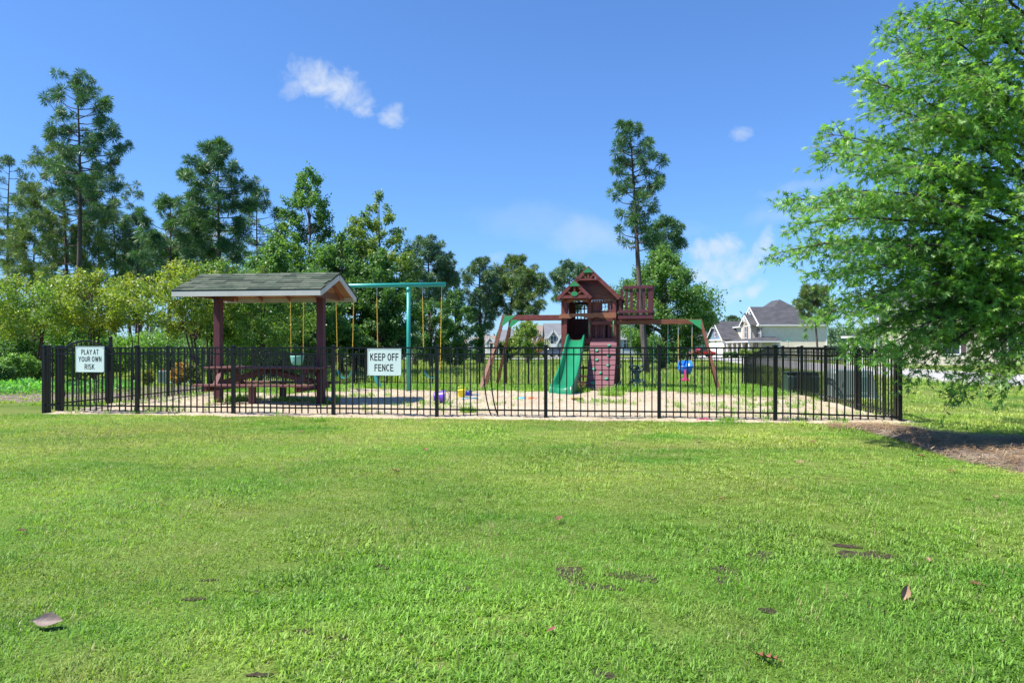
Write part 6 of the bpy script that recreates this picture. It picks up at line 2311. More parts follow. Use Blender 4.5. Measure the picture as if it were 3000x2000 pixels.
CAR_RED = mat('car_paint_red', (0.42, 0.012, 0.02), rough=0.25, coat=0.15)
CAR_PLUM = mat('car_paint_plum', (0.085, 0.028, 0.045), rough=0.25, coat=0.15)
CAR_SLATE = mat('car_paint_slate', (0.075, 0.10, 0.15), rough=0.25, coat=0.15)
car('red sedan parked beyond the right swing leg, in front of the garage', 2054, 1046, 112, CAR_RED, 4.3, 1.45, rz=math.pi + 0.12)
car('plum coloured wagon, left of the three cars beside the slide', 1596, 1046, 116, CAR_PLUM, 4.4, 1.65, True, rz=0.2)
car('slate blue sedan, middle of the three cars beside the slide', 1619, 1047, 113, CAR_SLATE, 4.2, 1.42, rz=0.12)
car('red sedan, nearest the slide of the three cars', 1641, 1046, 118, CAR_RED, 4.2, 1.42, rz=-0.1)


def street_sign():
    Z = 72.0
    p = at(2309, 1000, Z)
    g = zt(0, Z)
    root = thing('street_sign', 'green street name sign on a thin pole in front of the beige house', 'street sign', (p.x, p.y, g))
    MB().tube([(0, 0, -0.1), (0, 0, p.z - g)], 0.03, 8).build('pole', STEEL, root)
    gm = mat('street_sign_green', (0.02, 0.18, 0.12), rough=0.5)
    a = MB().box((0.0, -0.03, p.z - g + 0.05), (0.62, 0.015, 0.17)).build('name_blade', gm, root)
    for i, (x, w) in enumerate(((-0.22, 0.10), (-0.07, 0.14), (0.10, 0.12), (0.23, 0.08))):
        MB().box((x, -0.041, p.z - g + 0.05), (w, 0.006, 0.075)).build('letter_block', H_TRIM, a)
    MB().box((0, 0.0, p.z - g + 0.22), (0.015, 0.62, 0.17)).build('name_blade', gm, root)


street_sign()
# ------------------------------------------------------------------ foliage
def frames(rg, n, up=0.5, outward=None):
    nr = rg.normal(size=(n, 3)) * 0.75 + np.array([0, 0, up])
    if outward is not None:
        nr += outward
    nr /= np.linalg.norm(nr, axis=1, keepdims=True) + 1e-9
    t = rg.normal(size=(n, 3))
    t -= nr * (t * nr).sum(1, keepdims=True)
    t /= np.linalg.norm(t, axis=1, keepdims=True) + 1e-9
    b = np.cross(nr, t)
    return t, b, nr


OVAL = (np.array([(0, 0, 0), (-0.26, 0.45, 0.06), (0.26, 0.45, 0.06), (0, 1, -0.04)]), np.array([(0, 2, 1), (1, 2, 3)]))
# a pin oak leaf: narrow blade with five pointed lobes
OAKL = (np.array([(0, 0, 0), (-0.05, 0.30, 0.02), (0.05, 0.30, 0.02), (-0.06, 0.62, 0.03), (0.06, 0.62, 0.03), (0, 1.0, -0.06), (-0.33, 0.50, -0.03), (0.33, 0.50, -0.03), (-0.36, 0.90, -0.05), (0.36, 0.90, -0.05), (-0.05, 0.44, 0.03), (0.05, 0.44, 0.03)]),
        np.array([(0, 2, 1), (1, 2, 4), (1, 4, 3), (3, 4, 5), (1, 10, 6), (2, 7, 11), (10, 3, 8), (11, 9, 4)]))


def leaves(name, P, size, rg, m, parent, tmpl=OVAL, up=0.5, outward=None, szvar=0.3, tdir=None):
    n = len(P)
    t, b, nr = frames(rg, n, up, outward)
    if tdir is not None:
        d = tdir + rg.normal(size=(n, 3)) * 0.45
        b = d - nr * (d * nr).sum(1, keepdims=True)
        b /= np.linalg.norm(b, axis=1, keepdims=True) + 1e-9
        t = np.cross(b, nr)
    tv, tf = tmpl
    s = size * (1 + szvar * rg.uniform(-1, 1, n))
    V = P[:, None, :] + s[:, None, None] * (tv[None, :, 0:1] * t[:, None, :] + tv[None, :, 1:2] * b[:, None, :] + tv[None, :, 2:3] * nr[:, None, :])
    k = len(tv)
    T = tf[None, :, :] + (np.arange(n) * k)[:, None, None]
    return link(name, mesh_np(name, V.reshape(-1, 3), T.reshape(-1, 3)), m, parent)


def profile_round(t):
    return math.sqrt(max(0.0, 1 - (2 * t - 1) ** 2)) * 0.9 + 0.1


def profile_cone(t):
    return (0.60 + 0.40 * math.sin(min(1, t * 3) * math.pi / 2)) * max(0.05, 1 - t) ** 0.48


def profile_dome(t):
    return 0.70 + 0.30 * (t / 0.35) if t < 0.35 else max(0.12, math.cos((t - 0.35) / 0.65 * math.pi / 2) ** 0.72)


def profile_egg(t):
    return max(0.06, math.sin(math.pi * min(1, 0.12 + 0.88 * t) ** 0.8)) if t < 0.98 else 0.06


def profile_fan(t):
    return 0.42 + 0.95 * t if t < 0.55 else max(0.15, 0.94 * math.cos((t - 0.55) / 0.45 * math.pi / 2) ** 0.8)


def broadleaf(name, label, px, ytop, Z, hw_px, ybot, nclus, nleaf, size, m, prof=profile_egg, trunk_r=0.12, bark=BARK_OAK, seed=0, group=None, lean=0.0, stems=1, clus=0.17, flat=0.7, trunk_px=None, extra=None, cat='tree', shell=0.45, asym=0.0, base=None):
    rg = np.random.default_rng(1000 + seed)
    X = ((trunk_px if trunk_px is not None else px) - CX) * Z / F
    g = zt(X, Z) if base is None else base
    top = EYE + (HY - ytop) * Z / F - g
    bot = max(0.0, EYE + (HY - ybot) * Z / F - g)
    cx_ = (px - CX) * Z / F - X
    hw = hw_px * Z / F
    root = thing(name, label, cat, (X, Z, g), 0, group)
    tr = MB()
    H = top - bot
    for s in range(stems):
        a = s * 2.4 + rg.uniform(0, 6)
        sp = 0 if stems == 1 else 0.10 * hw
        pts, rad = [], []
        for k in range(7):
            q = k / 6
            pts.append((cx_ * q ** 1.3 + sp * math.cos(a) * (0.3 + q * 2.5) + rg.normal(0, 0.02) * hw * q, sp * math.sin(a) * (0.3 + q * 2.5) + rg.normal(0, 0.02) * hw * q, -0.1 + q * (bot + H * 0.86)))
            rad.append(trunk_r * (1 - 0.86 * q) * (1 if stems == 1 else 0.7) * (1.35 if k == 0 else 1))
        tr.tube(pts, rad, 7)
    C, R_ = [], []
    lumps = rg.uniform(0, 6.28, 6)
    while len(C) < nclus * 2:
        t = rg.uniform(0.0, 1.0)
        a = rg.uniform(0, 2 * math.pi)
        env = prof(t) * hw * (1 + 0.22 * math.sin(3 * a + lumps[0] + 5 * t) + 0.18 * math.sin(2 * a + 9 * t + lumps[1]) + asym * math.cos(a))
        r = env * rg.uniform(shell, 1.0) ** 0.6
        if rg.uniform() > (env / hw + 0.15):
            continue
        C.append((cx_ + r * math.cos(a), r * math.sin(a), bot + H * t))
        R_.append(hw * clus * 0.86 * rg.uniform(0.6, 1.35) * (0.6 + 0.4 * env / hw))
    C, R_ = np.array(C), np.array(R_)
    for i in range(0, len(C), 3):
        c = Vector(C[i])
        zb = max(bot * 0.9, min(c.z * 0.82, c.z - 0.35 * math.hypot(c.x - cx_, c.y)))
        q = min(1.0, zb / (bot + H * 0.86))
        a0 = Vector((cx_ * q ** 1.3, 0, zb))
        mid = a0.lerp(c, 0.55) + Vector((0, 0, 0.06 * hw))
        r0 = trunk_r * 0.30 * (1 - 0.6 * q)
        tr.tube([a0, mid, c], [r0, r0 * 0.6, r0 * 0.2], 4, cap=False)
    tr.build('trunk', bark, root, smooth=True)
    P, D = [], []
    for c, r in zip(C, R_):
        n = max(4, int(0.62 * nleaf * (r / (hw * clus * 0.86)) ** 1.4))
        # a spray: longer along the bough that carries it, thin across
        ax_ = np.array([c[0] - cx_, c[1], 0.55 * hw + 0.4 * r])
        ax_ /= np.linalg.norm(ax_) + 1e-9
        d = np.clip(rg.normal(size=(n, 3)), -1.7, 1.7) * np.array([1, 1, flat])
        al = (d @ ax_)[:, None]
        q = (d * 0.52 + ax_ * al * 0.55) * r
        P.append(c + q)
        D.append(d * 0.25)
    P, D = np.concatenate(P), np.concatenate(D)
    leaves('crown', P, size, rg, m, root, OVAL, 0.55, D)
    if extra:
        for nm, mm, cnt, sz, zmin in extra:
            sel = np.where((C[:, 2] > bot + H * zmin))[0]
            k = rg.choice(sel, cnt)
            d = rg.normal(size=(cnt, 3))
            d[:, 2] = np.abs(d[:, 2]) * 1.2 + 0.3
            d /= np.linalg.norm(d, axis=1, keepdims=True)
            cc = C[k] + d * (R_[k][:, None] * np.array([1, 1, flat]) * 1.05)
            PP = np.repeat(cc, 9, 0) + rg.normal(0, sz * 0.75, (cnt * 9, 3))
            leaves(nm, PP, sz, rg, mm, root, OVAL, 0.3)
    return root


def profile_longleaf(t):
    return 0.60 + 0.40 * (t / 0.4) if t < 0.4 else 1.0 - 0.70 * ((t - 0.4) / 0.6) ** 1.1


def pine(label, px, ytop, Z, hw_px, ybot, nbr, seed, m=L_PINE, tuft=0.30, needles=44, trunk_r=0.16, base_px=None, group='pines', dense=1.0, nw=0.022, taper=0.6, name='pine_tree', asym=0.0, prof=None, dead=0, base=None):
    rg = np.random.default_rng(500 + seed)
    bx = (base_px if base_px is not None else px)
    X = (bx - CX) * Z / F
    g = zt(X, Z) if base is None else base
    top = EYE + (HY - ytop) * Z / F - g
    bot = EYE + (HY - ybot) * Z / F - g
    dx = (px - bx) * Z / F
    hw = hw_px * Z / F
    root = thing(name, label, 'tree', (X, Z, g), 0, group)
    tr = MB()
    wv = rg.uniform(0, 6)
    axis = lambda h: Vector((dx * (h / top) + 0.010 * top * math.sin(h / top * 4 + wv) * (h / top), 0.006 * top * math.sin(h / top * 3 + wv), h))
    pts = [axis(max(0, top * k / 12)) + (Vector((0, 0, -0.2)) if k == 0 else Vector()) for k in range(13)]
    tr.tube(pts, [trunk_r * (1.15 if k == 0 else (1 - 0.88 * (k / 12) ** 1.2)) for k in range(13)], 8)
    tips, dirs = [], []
    H = top - bot
    for i in range(nbr):
        t = (i + rg.uniform(0, 1)) / nbr
        h = bot + H * (t ** 0.9) * 0.985
        a = i * 2.399 + rg.normal(0, 0.5)
        env = (prof(t) if prof else min(1.0, (1 - t) * 2.1 + 0.16) ** 0.8 * (0.62 + 0.38 * min(1, t * 3.5))) * (1 + asym * math.cos(a))
        L_ = hw * env * rg.uniform(0.55, 1.06)
        rise = rg.uniform(-0.05, 0.30) + 0.35 * t
        d = Vector((math.cos(a), math.sin(a), 0))
        o = axis(h)
        P = [o, o + d * L_ * 0.35 + Vector((0, 0, L_ * rise * 0.15)), o + d * L_ * 0.7 + Vector((0, 0, L_ * rise * 0.5)), o + d * L_ + Vector((0, 0, L_ * (rise + 0.16)))]
        r0 = max(0.012, trunk_r * 0.24 * (0.5 + 0.5 * env))
        tr.tube(P, [r0, r0 * 0.75, r0 * 0.5, r0 * 0.25], 4, cap=False)
        tips.append(P[3]); dirs.append((P[3] - P[2]).normalized() + Vector((0, 0, 0.5)))
        nk = max(1, int((1.0 + L_ * 0.95) * dense))
        for k in range(nk):
            s = rg.uniform(0.28, 0.98)
            q = P[1].lerp(P[2], (s - 0.35) / 0.35) if s < 0.7 else P[2].lerp(P[3], (s - 0.7) / 0.3)
            if s < 0.35:
                q = P[0].lerp(P[1], s / 0.35)
            ta = a + rg.choice([-1, 1]) * rg.uniform(0.4, 1.3)
            tl = L_ * rg.uniform(0.12, 0.36) + 0.10
            td = Vector((math.cos(ta), math.sin(ta), rg.uniform(0.05, 0.9))).normalized()
            e = q + td * tl
            tr.tube([q, e], [r0 * 0.35, r0 * 0.16], 3, cap=False)
            tips.append(e); dirs.append(td + Vector((0, 0, 0.5)))
            if tl > 0.5:
                tips.append(q.lerp(e, 0.55)); dirs.append(td + Vector((0, 0, 0.8)))
    for k in range(3):
        tips.append(axis(top * (0.985 + 0.007 * k))); dirs.append(Vector((0, 0, 1)))
    for k in range(dead):
        h = bot - H * rg.uniform(0.02, 0.35)
        a = rg.uniform(0, 6.28)
        o = axis(h)
        d = Vector((math.cos(a), math.sin(a), -0.1))
        tr.tube([o, o + d * hw * 0.5], [0.02, 0.006], 3, cap=False)
    tr.build('trunk', BARK_PINE, root, smooth=True)
    tips = np.array([tuple(q) for q in tips])
    dirs = np.array([tuple(q) for q in dirs])
    dirs /= np.linalg.norm(dirs, axis=1, keepdims=True)
    n = len(tips)
    needles = int(needles * 2.1)
    nw = nw * 1.5
    d = rg.normal(size=(n, needles, 3)) + dirs[:, None, :] * 0.40
    d /= np.linalg.norm(d, axis=2, keepdims=True)
    ln = 1.30 * tuft * rg.uniform(0.75, 1.1, (n, needles, 1)) * rg.uniform(0.8, 1.2, (n, 1, 1))
    back = dirs[:, None, :] * (-tuft * 0.15) * rg.uniform(0, 1, (n, needles, 1))
    p0 = tips[:, None, :] + back
    p1 = p0 + d * ln + np.array([0, 0, -0.10]) * ln
    sd = np.cross(d, rg.normal(size=(n, needles, 3)))
    sd /= np.linalg.norm(sd, axis=2, keepdims=True) + 1e-9
    V = np.stack([p0 + d * ln * 0.12 - sd * nw * 0.35, p0 + d * ln * 0.6 - sd * nw * 0.5, p1, p0 + d * ln * 0.6 + sd * nw * 0.5], 2).reshape(-1, 3)
    k = n * needles
    T = np.stack([np.stack([np.arange(k) * 4, np.arange(k) * 4 + 1, np.arange(k) * 4 + 3], 1), np.stack([np.arange(k) * 4 + 1, np.arange(k) * 4 + 2, np.arange(k) * 4 + 3], 1)], 1).reshape(-1, 3)
    link('crown', mesh_np('crown', V, T), m, root)
    return root


# ---- pines on the left
PG = 'pines on the left behind the myrtles'
pine('tallest pine with a long bare dark trunk and open tufted crown, at left', 228, 236, 42, 140, 660, 54, 1, base_px=226, trunk_r=0.19, prof=profile_longleaf, group=PG, needles=46, tuft=0.34)
pine('dense pine half hidden behind the trunk of the tallest one', 190, 440, 46, 135, 860, 46, 2, base_px=192, trunk_r=0.16, group=PG, dense=1.1, tuft=0.36, m=L_PINE_OLIVE, needles=50)
pine('pine leaning in at the left edge of the picture', 30, 468, 50, 80, 800, 24, 3, base_px=26, trunk_r=0.15, group=PG, tuft=0.34, m=L_PINE_FAR)
pine('thin pale trunked pine right of the tallest pine, sparse crown', 330, 520, 52, 85, 760, 22, 4, base_px=337, trunk_r=0.13, group=PG, tuft=0.36, m=L_PINE_FAR, dead=3)
pine('broad short pine with crown down to the myrtles, right of the tall group', 495, 590, 40, 90, 830, 34, 5, trunk_r=0.13, group=PG, dense=1.2, tuft=0.34)
pine('big round topped pine above the left end of the shelter roof', 645, 426, 40, 112, 770, 48, 6, base_px=646, trunk_r=0.17, group=PG, dense=1.25, tuft=0.36, needles=50)
pine('smaller pine tucked against the right side of the round topped one', 757, 560, 44, 68, 800, 26, 7, trunk_r=0.12, group=PG, dense=1.0, tuft=0.36)
pine('low pine filling the gap left of the round topped one', 560, 640, 46, 95, 860, 34, 8, base_px=590, trunk_r=0.13, group=PG, dense=1.2, tuft=0.38, m=L_PINE_OLIVE)
pine('low pine below the thin trunked one', 408, 645, 52, 75, 850, 26, 9, trunk_r=0.13, group=PG, dense=1.1, tuft=0.40, m=L_PINE_FAR)
pine('pine with low spreading boughs far left, under the tall crowns', 100, 640, 48, 120, 850, 34, 10, trunk_r=0.13, group=PG, dense=1.1, tuft=0.38, m=L_PINE_OLIVE)
pine('pine with low boughs right of the tall trunk', 285, 610, 50, 95, 850, 32, 11, trunk_r=0.13, group=PG, dense=1.1, tuft=0.38, m=L_PINE)
for i, (px, Z, yt, lab) in enumerate(((378, 66, 700, 'far thin pine trunk seen under the myrtles, first from the left'), (400, 68, 690, 'far thin pine trunk seen under the myrtles, second from the left'), (412, 72, 700, 'far thin pine trunk seen under the myrtles, third from the left'),
                                      (430, 64, 705, 'far thin pine trunk seen under the myrtles, fourth from the left'), (560, 62, 690, 'far pine trunk left of the left shelter post'), (574, 66, 700, 'far pale pine trunk nearest the left shelter post'), (684, 60, 720, 'far pine trunk between the two shelter posts'))):
    pine(lab, px, yt, Z, 60, 850, 20, 20 + i, trunk_r=0.14, group='thin trunks of far pines', tuft=0.45, m=L_PINE_FAR, needles=34, nw=0.03)

# ---- broadleaf trees in the middle
BG = 'broadleaf trees behind the swings'
broadleaf('broadleaf_tree', 'airy pointed broadleaf tree behind the right end of the shelter roof', 905, 503, 38, 118, 960, 92, 255, 0.155, L_DECID, profile_cone, 0.13, seed=1, group=BG, clus=0.15)
broadleaf('broadleaf_tree', 'upright broadleaf tree with olive top above the teal swing bar', 1112, 566, 40, 92, 900, 66, 225, 0.155, L_DECID_YL, profile_egg, 0.13, seed=2, group=BG, clus=0.16, shell=0.5)
broadleaf('broadleaf_tree', 'dark full tree behind the teal swing post, crown nearly to the ground', 1110, 735, 36, 105, 1070, 95, 345, 0.15, L_DECID_DK, profile_egg, 0.14, seed=3, group=BG)
broadleaf('broadleaf_tree', 'full green tree between the shelter roof and the swing post', 1000, 690, 37, 115, 1060, 100, 345, 0.15, L_DECID, profile_egg, 0.14, seed=4, group=BG)
broadleaf('broadleaf_tree', 'broad tree behind the shelter, seen between its posts', 800, 725, 34, 130, 1080, 110, 345, 0.145, L_DECID, profile_egg, 0.14, seed=5, group=BG)
broadleaf('broadleaf_tree', 'dark leafy tree low behind the hanging swings', 900, 800, 32, 110, 1090, 90, 345, 0.14, L_DECID_DK, profile_round, 0.12, seed=6, group=BG)
broadleaf('broadleaf_tree', 'yellowish tree just right of the airy pointed one', 1040, 640, 41, 75, 900, 46, 255, 0.155, L_DECID_YL, profile_egg, 0.11, seed=7, group=BG)
broadleaf('broadleaf_tree', 'tall leafy tree left of the airy pointed one', 835, 660, 40, 85, 930, 60, 255, 0.155, L_DECID, profile_egg, 0.11, seed=17, group=BG)
broadleaf('broadleaf_tree', 'dark twiggy tree right of the teal bar', 1335, 850, 50, 66, 1060, 60, 225, 0.155, L_DECID_DK, profile_cone, 0.12, seed=8, group=BG, shell=0.3)
broadleaf('broadleaf_tree', 'dark twiggy tree under the teal bar end, left of its twin', 1262, 880, 48, 66, 1060, 56, 225, 0.155, L_DECID_DK, profile_round, 0.12, seed=9, group=BG, shell=0.3)

# ---- crape myrtles and shrubs on the left
MG = 'crape myrtles along the left bed'
SEED = lambda n, b=0: (('seed_head', L_SEED, n, 0.045, 0.72),) + ((('blossom', L_BLOOM, b, 0.040, 0.3),) if b else ())
broadleaf('crape_myrtle', 'crape myrtle with a single dark trunk at the far left, orange tinged top', 100, 805, 24, 160, 985, 74, 190, 0.095, L_MYRTLE, profile_fan, 0.075, BARK_MYRTLE, 11, MG, clus=0.15, shell=0.3, stems=2, extra=SEED(60, 0))
broadleaf('crape_myrtle', 'crape myrtle spreading behind the arched gate', 258, 802, 23, 160, 975, 74, 190, 0.095, L_MYRTLE, profile_fan, 0.065, BARK_MYRTLE, 12, MG, clus=0.15, shell=0.3, stems=3, trunk_px=270, extra=SEED(55, 2))
broadleaf('crape_myrtle', 'thin yellow crape myrtle between gate and shelter', 390, 808, 25, 100, 950, 40, 130, 0.10, L_MYRTLE, profile_fan, 0.04, BARK_MYRTLE, 13, MG, clus=0.15, shell=0.3, stems=2, extra=SEED(40, 3), trunk_px=395)
broadleaf('crape_myrtle', 'crape myrtle with white blossoms, left of the left shelter post', 545, 775, 23, 150, 980, 66, 190, 0.095, L_MYRTLE, profile_fan, 0.065, BARK_MYRTLE, 14, MG, clus=0.15, shell=0.3, stems=3, extra=SEED(50, 9), trunk_px=590)
broadleaf('crape_myrtle', 'tall crape myrtle right behind the left shelter post', 640, 762, 25, 125, 985, 64, 190, 0.10, L_MYRTLE_GR, profile_fan, 0.065, BARK_MYRTLE, 15, MG, clus=0.15, shell=0.3, stems=3, extra=SEED(40, 6), trunk_px=617)
broadleaf('crape_myrtle', 'green crape myrtle between the two shelter posts', 760, 784, 26, 135, 1050, 70, 200, 0.10, L_MYRTLE_GR, profile_egg, 0.065, BARK_MYRTLE, 16, MG, clus=0.15, shell=0.3, stems=3, extra=SEED(20, 4))
for i, (px, yt, Z, hw, yb, mm, lab) in enumerate((
        (30, 905, 30, 95, 1100, L_DECID_DK, 'dark tall bush at the far left below the myrtles'),
        (150, 930, 30, 85, 1095, L_DECID_DK, 'dark bush behind the trunk of the far left myrtle'),
        (235, 960, 29, 70, 1100, L_SHRUB, 'green bush behind the arched gate'),
        (330, 985, 34, 75, 1085, L_SHRUB, 'bright bush beyond the right gate post'),
        (52, 1042, 20.5, 42, 1112, L_SHRUB, 'rounded light green shrub left of the fence corner'),
        (98, 1062, 21.5, 26, 1112, L_SHRUB, 'small loose shrub under the far left myrtle'),
        (2, 1074, 19, 26, 1122, L_DECID_DK, 'dark clipped shrub cut by the left edge of the picture'),
        (455, 980, 40, 90, 1070, L_SHRUB, 'dense bush far behind the pale pedestal box'),
        (690, 980, 36, 120, 1080, L_DECID_DK, 'dark thicket low behind the picnic table'),
        (860, 1000, 34, 100, 1085, L_DECID_DK, 'dark thicket low behind the bucket swing'))):
    broadleaf('leafy_shrub', lab, px, yt, Z, hw, yb, 44, 170, 0.07 if Z < 24 else 0.13, mm, profile_round, 0.03, BARK_MYRTLE, 30 + i, 'shrubs on the left', stems=3, clus=0.26, cat='shrub', shell=0.3)
for i, (px, yt, hw, mm, lab) in enumerate(((525, 1066, 24, L_NAND_Y, 'yellow green nandina shrub beside the teal lid'), (563, 1063, 20, L_NAND_R, 'red orange nandina shrub beside the teal lid'), (432, 1084, 15, L_NAND_Y, 'small yellow nandina left of the pale pedestal box'))):
    broadleaf('nandina_shrub', lab, px, yt, 21.0 - 0.6 * (i == 2), hw, 1124, 30, 110, 0.055, mm, profile_round, 0.012, BARK_MYRTLE, 50 + i, 'nandina shrubs', stems=4, clus=0.26, cat='shrub', shell=0.2)

# ---- pines and trees in the middle distance
CG = 'pines in the middle distance'
pine('far pine with rounded top above the right end of the teal bar', 1250, 706, 60, 78, 905, 34, 31, group=CG, m=L_PINE_FAR, tuft=0.40, dense=1.3, nw=0.030, trunk_r=0.20, base_px=1262, needles=46)
pine('far pine just right of the teal bar end', 1312, 770, 62, 58, 925, 24, 32, group=CG, m=L_PINE_FAR, tuft=0.42, dense=1.2, nw=0.030, trunk_r=0.18, base_px=1308)
pine('far pine hidden low at the teal bar, left of the rounded one', 1205, 770, 58, 50, 900, 22, 33, group=CG, m=L_PINE_FAR, tuft=0.42, dense=1.2, nw=0.030, trunk_r=0.17, base_px=1215)
pine('far pine with two ivy clad trunks, left of the climbing ladder', 1404, 762, 64, 56, 985, 34, 34, group=CG, m=L_PINE_FAR, tuft=0.42, dense=1.25, nw=0.030, trunk_r=0.20, base_px=1411, needles=46)
pine('far pine close beside the ivy clad trunks', 1442, 800, 66, 42, 960, 22, 35, group=CG, m=L_PINE_FAR, tuft=0.42, dense=1.2, nw=0.030, trunk_r=0.17, base_px=1398)
pine('far dense pine above the green ladder bracket', 1512, 756, 66, 62, 930, 36, 36, group=CG, m=L_PINE_OLIVE, tuft=0.42, dense=1.35, nw=0.030, trunk_r=0.19, base_px=1482, needles=46)
pine('far olive pine above the overhead bars', 1548, 800, 63, 58, 935, 30, 37, group=CG, m=L_PINE_OLIVE, tuft=0.40, dense=1.3, nw=0.030, trunk_r=0.17, base_px=1546)
pine('far pine behind the left roof edge of the play tower', 1668, 776, 70, 62, 915, 30, 38, group=CG, m=L_PINE_FAR, tuft=0.45, dense=1.2, nw=0.034, trunk_r=0.2, base_px=1672)
pine('tall slim pine with open crown rising behind the play tower balcony', 1838, 364, 38, 98, 740, 52, 41, base_px=1894, trunk_r=0.19, prof=profile_longleaf, group='single tall pine', tuft=0.30, needles=46, asym=0.0, dead=2)
pine('short round headed pine behind the tall slim one', 1944, 652, 60, 62, 775, 30, 42, base_px=1952, group=CG, m=L_PINE, tuft=0.42, dense=1.4, nw=0.030, trunk_r=0.16, prof=lambda t: profile_round(t))
pine('lone pine standing in front of the right side of the beige house', 2383, 845, 88, 52, 935, 24, 43, base_px=2397, group=CG, m=L_PINE_OLIVE, tuft=0.50, dense=1.3, nw=0.04, trunk_r=0.16)
pine('tiny pine top above the roof left of the beige house', 2146, 930, 190, 18, 960, 14, 44, group=CG, m=L_PINE_FAR, tuft=0.7, dense=1.2, nw=0.07, trunk_r=0.2)
pine('distant pine behind the roof beside the round tree', 2075, 905, 170, 30, 990, 18, 45, group=CG, m=L_PINE_FAR, tuft=0.7, dense=1.2, nw=0.07, trunk_r=0.2)
broadleaf('broadleaf_tree', 'big round broadleaf tree behind the balcony and swing beam', 1942, 730, 45, 126, 1050, 155, 345, 0.155, L_DECID, profile_dome, 0.18, seed=21, group='trees behind the play tower', clus=0.15)
broadleaf('broadleaf_tree', 'yellow green sapling behind the overhead climbing bars', 1545, 935, 60, 50, 1045, 34, 130, 0.21, L_DECID_YL, profile_egg, 0.07, seed=22, group='trees behind the play tower', clus=0.2)
broadleaf('leafy_shrub', 'dark evergreen bush at the foot of the far pines', 1487, 990, 62, 26, 1048, 26, 150, 0.17, L_DECID_DK, profile_round, 0.05, seed=23, group='bushes in front of the houses', cat='shrub', clus=0.25)
broadleaf('leafy_shrub', 'ivy mass clothing the foot of the two pine trunks', 1404, 950, 63.5, 13, 1050, 30, 120, 0.15, L_IVY, lambda t: 0.75, 0.05, seed=24, group='bushes in front of the houses', cat='shrub', clus=0.4)
broadleaf('leafy_shrub', 'round dark bush left of the ladder foot', 1395, 1022, 70, 20, 1050, 16, 120, 0.17, L_DECID_DK, profile_round, 0.05, seed=25, group='bushes in front of the houses', cat='shrub', clus=0.3)
broadleaf('broadleaf_tree', 'small reddish sapling in front of the brown roofed house', 1570, 960, 100, 22, 1040, 22, 70, 0.25, L_NAND_R, profile_egg, 0.06, seed=26, group='trees behind the play tower', clus=0.25)
for i, (px, yt, hw, lab) in enumerate(((2127, 1032, 8, 'clipped round bush right of the white garage door'), (2150, 1031, 9, 'clipped round bush at the porch, second from the garage'), (2183, 1023, 16, 'loose yellowish bush in front of the porch'), (2213, 1022, 16, 'loose yellowish bush at the right end of the porch'))):
    broadleaf('leafy_shrub', lab, px, yt, 112, hw, 1045, 18, 90, 0.22, L_DECID_DK if i < 2 else L_DECID_YL, profile_round, 0.04, seed=60 + i, group='bushes in front of the houses', cat='shrub', clus=0.3, shell=0.2)
for i, (px, yt, Z, hw, lab) in enumerate(((2470, 958, 140, 60, 'hazy tree in the gap right of the beige house'), (2540, 962, 150, 60, 'hazy tree behind the columned porch'), (1640, 965, 185, 40, 'distant tree behind the grey house roof'))):
    broadleaf('broadleaf_tree', lab, px, yt, Z, hw, 1040, 40, 110, 0.45, L_PINE_FAR, profile_round, 0.2, seed=70 + i, group='distant trees', clus=0.22)


def far_woods():
    """the low line of woods along the horizon: far off, one mass"""
    rg = np.random.default_rng(77)
    P, S = [], []
    for k in range(900):
        a = rg.uniform(-0.98, 0.98)
        d = rg.uniform(235, 330)
        x, y = a * d, d
        h = (6.0 + 3.5 * math.sin(a * 23) + 2.5 * math.sin(a * 61 + 1)) * (1.0 if a < -0.1 else 0.9)
        h = max(3.0, h) * (0.75 if -0.35 < a < 0.25 else 1.15)
        n = 46
        q = rg.normal(size=(n, 3)) * np.array([3.2, 3.0, h * 0.34]) + np.array([x, y, h * 0.45])
        P.append(q)
    P = np.concatenate(P)
    P[:, 2] = np.maximum(P[:, 2], 0.0) - 0.55
    o = leaves('far_woods', P, 1.9, rg, leafmat('far_wood_leaves', (0.060, 0.095, 0.050), (0.085, 0.120, 0.060), (0.050, 0.085, 0.055), nscale=0.08), None, OVAL, 0.4)
    tag(o, kind='stuff')


far_woods()


def juniper():
    """low green ground cover at the left edge"""
    rg = np.random.default_rng(88)
    n = 16000
    x = rg.uniform(-17.5, -9.0, n)
    y = rg.uniform(13.3, 18.4, n)
    f = (x + 9.0) / 8.5
    near = 14.7 + 1.9 * np.clip(1 + f * 1.6, 0, 1) + 0.18 * np.sin(x * 2.1)
    keep = (y > near) & (x < -9.45 - 0.1 * (y - 14) + 0.12 * np.sin(y * 3))
    x, y = x[keep], y[keep]
    hgt = np.clip((y - near[keep]) * 1.2, 0.04, 0.30) * (0.75 + 0.25 * np.sin(x * 3.1) * np.sin(y * 2.7))
    P = np.stack([x, y, hgt * rg.uniform(0.35, 1.0, len(x))], 1)
    o = leaves('juniper_ground_cover', P, 0.13, rg, L_JUNIPER, None, (np.array([(0, 0, 0), (-0.14, 0.5, 0.05), (0.14, 0.5, 0.05), (0, 1, 0.15)]), OVAL[1]), 0.35)
    tag(o, kind='stuff')


juniper()


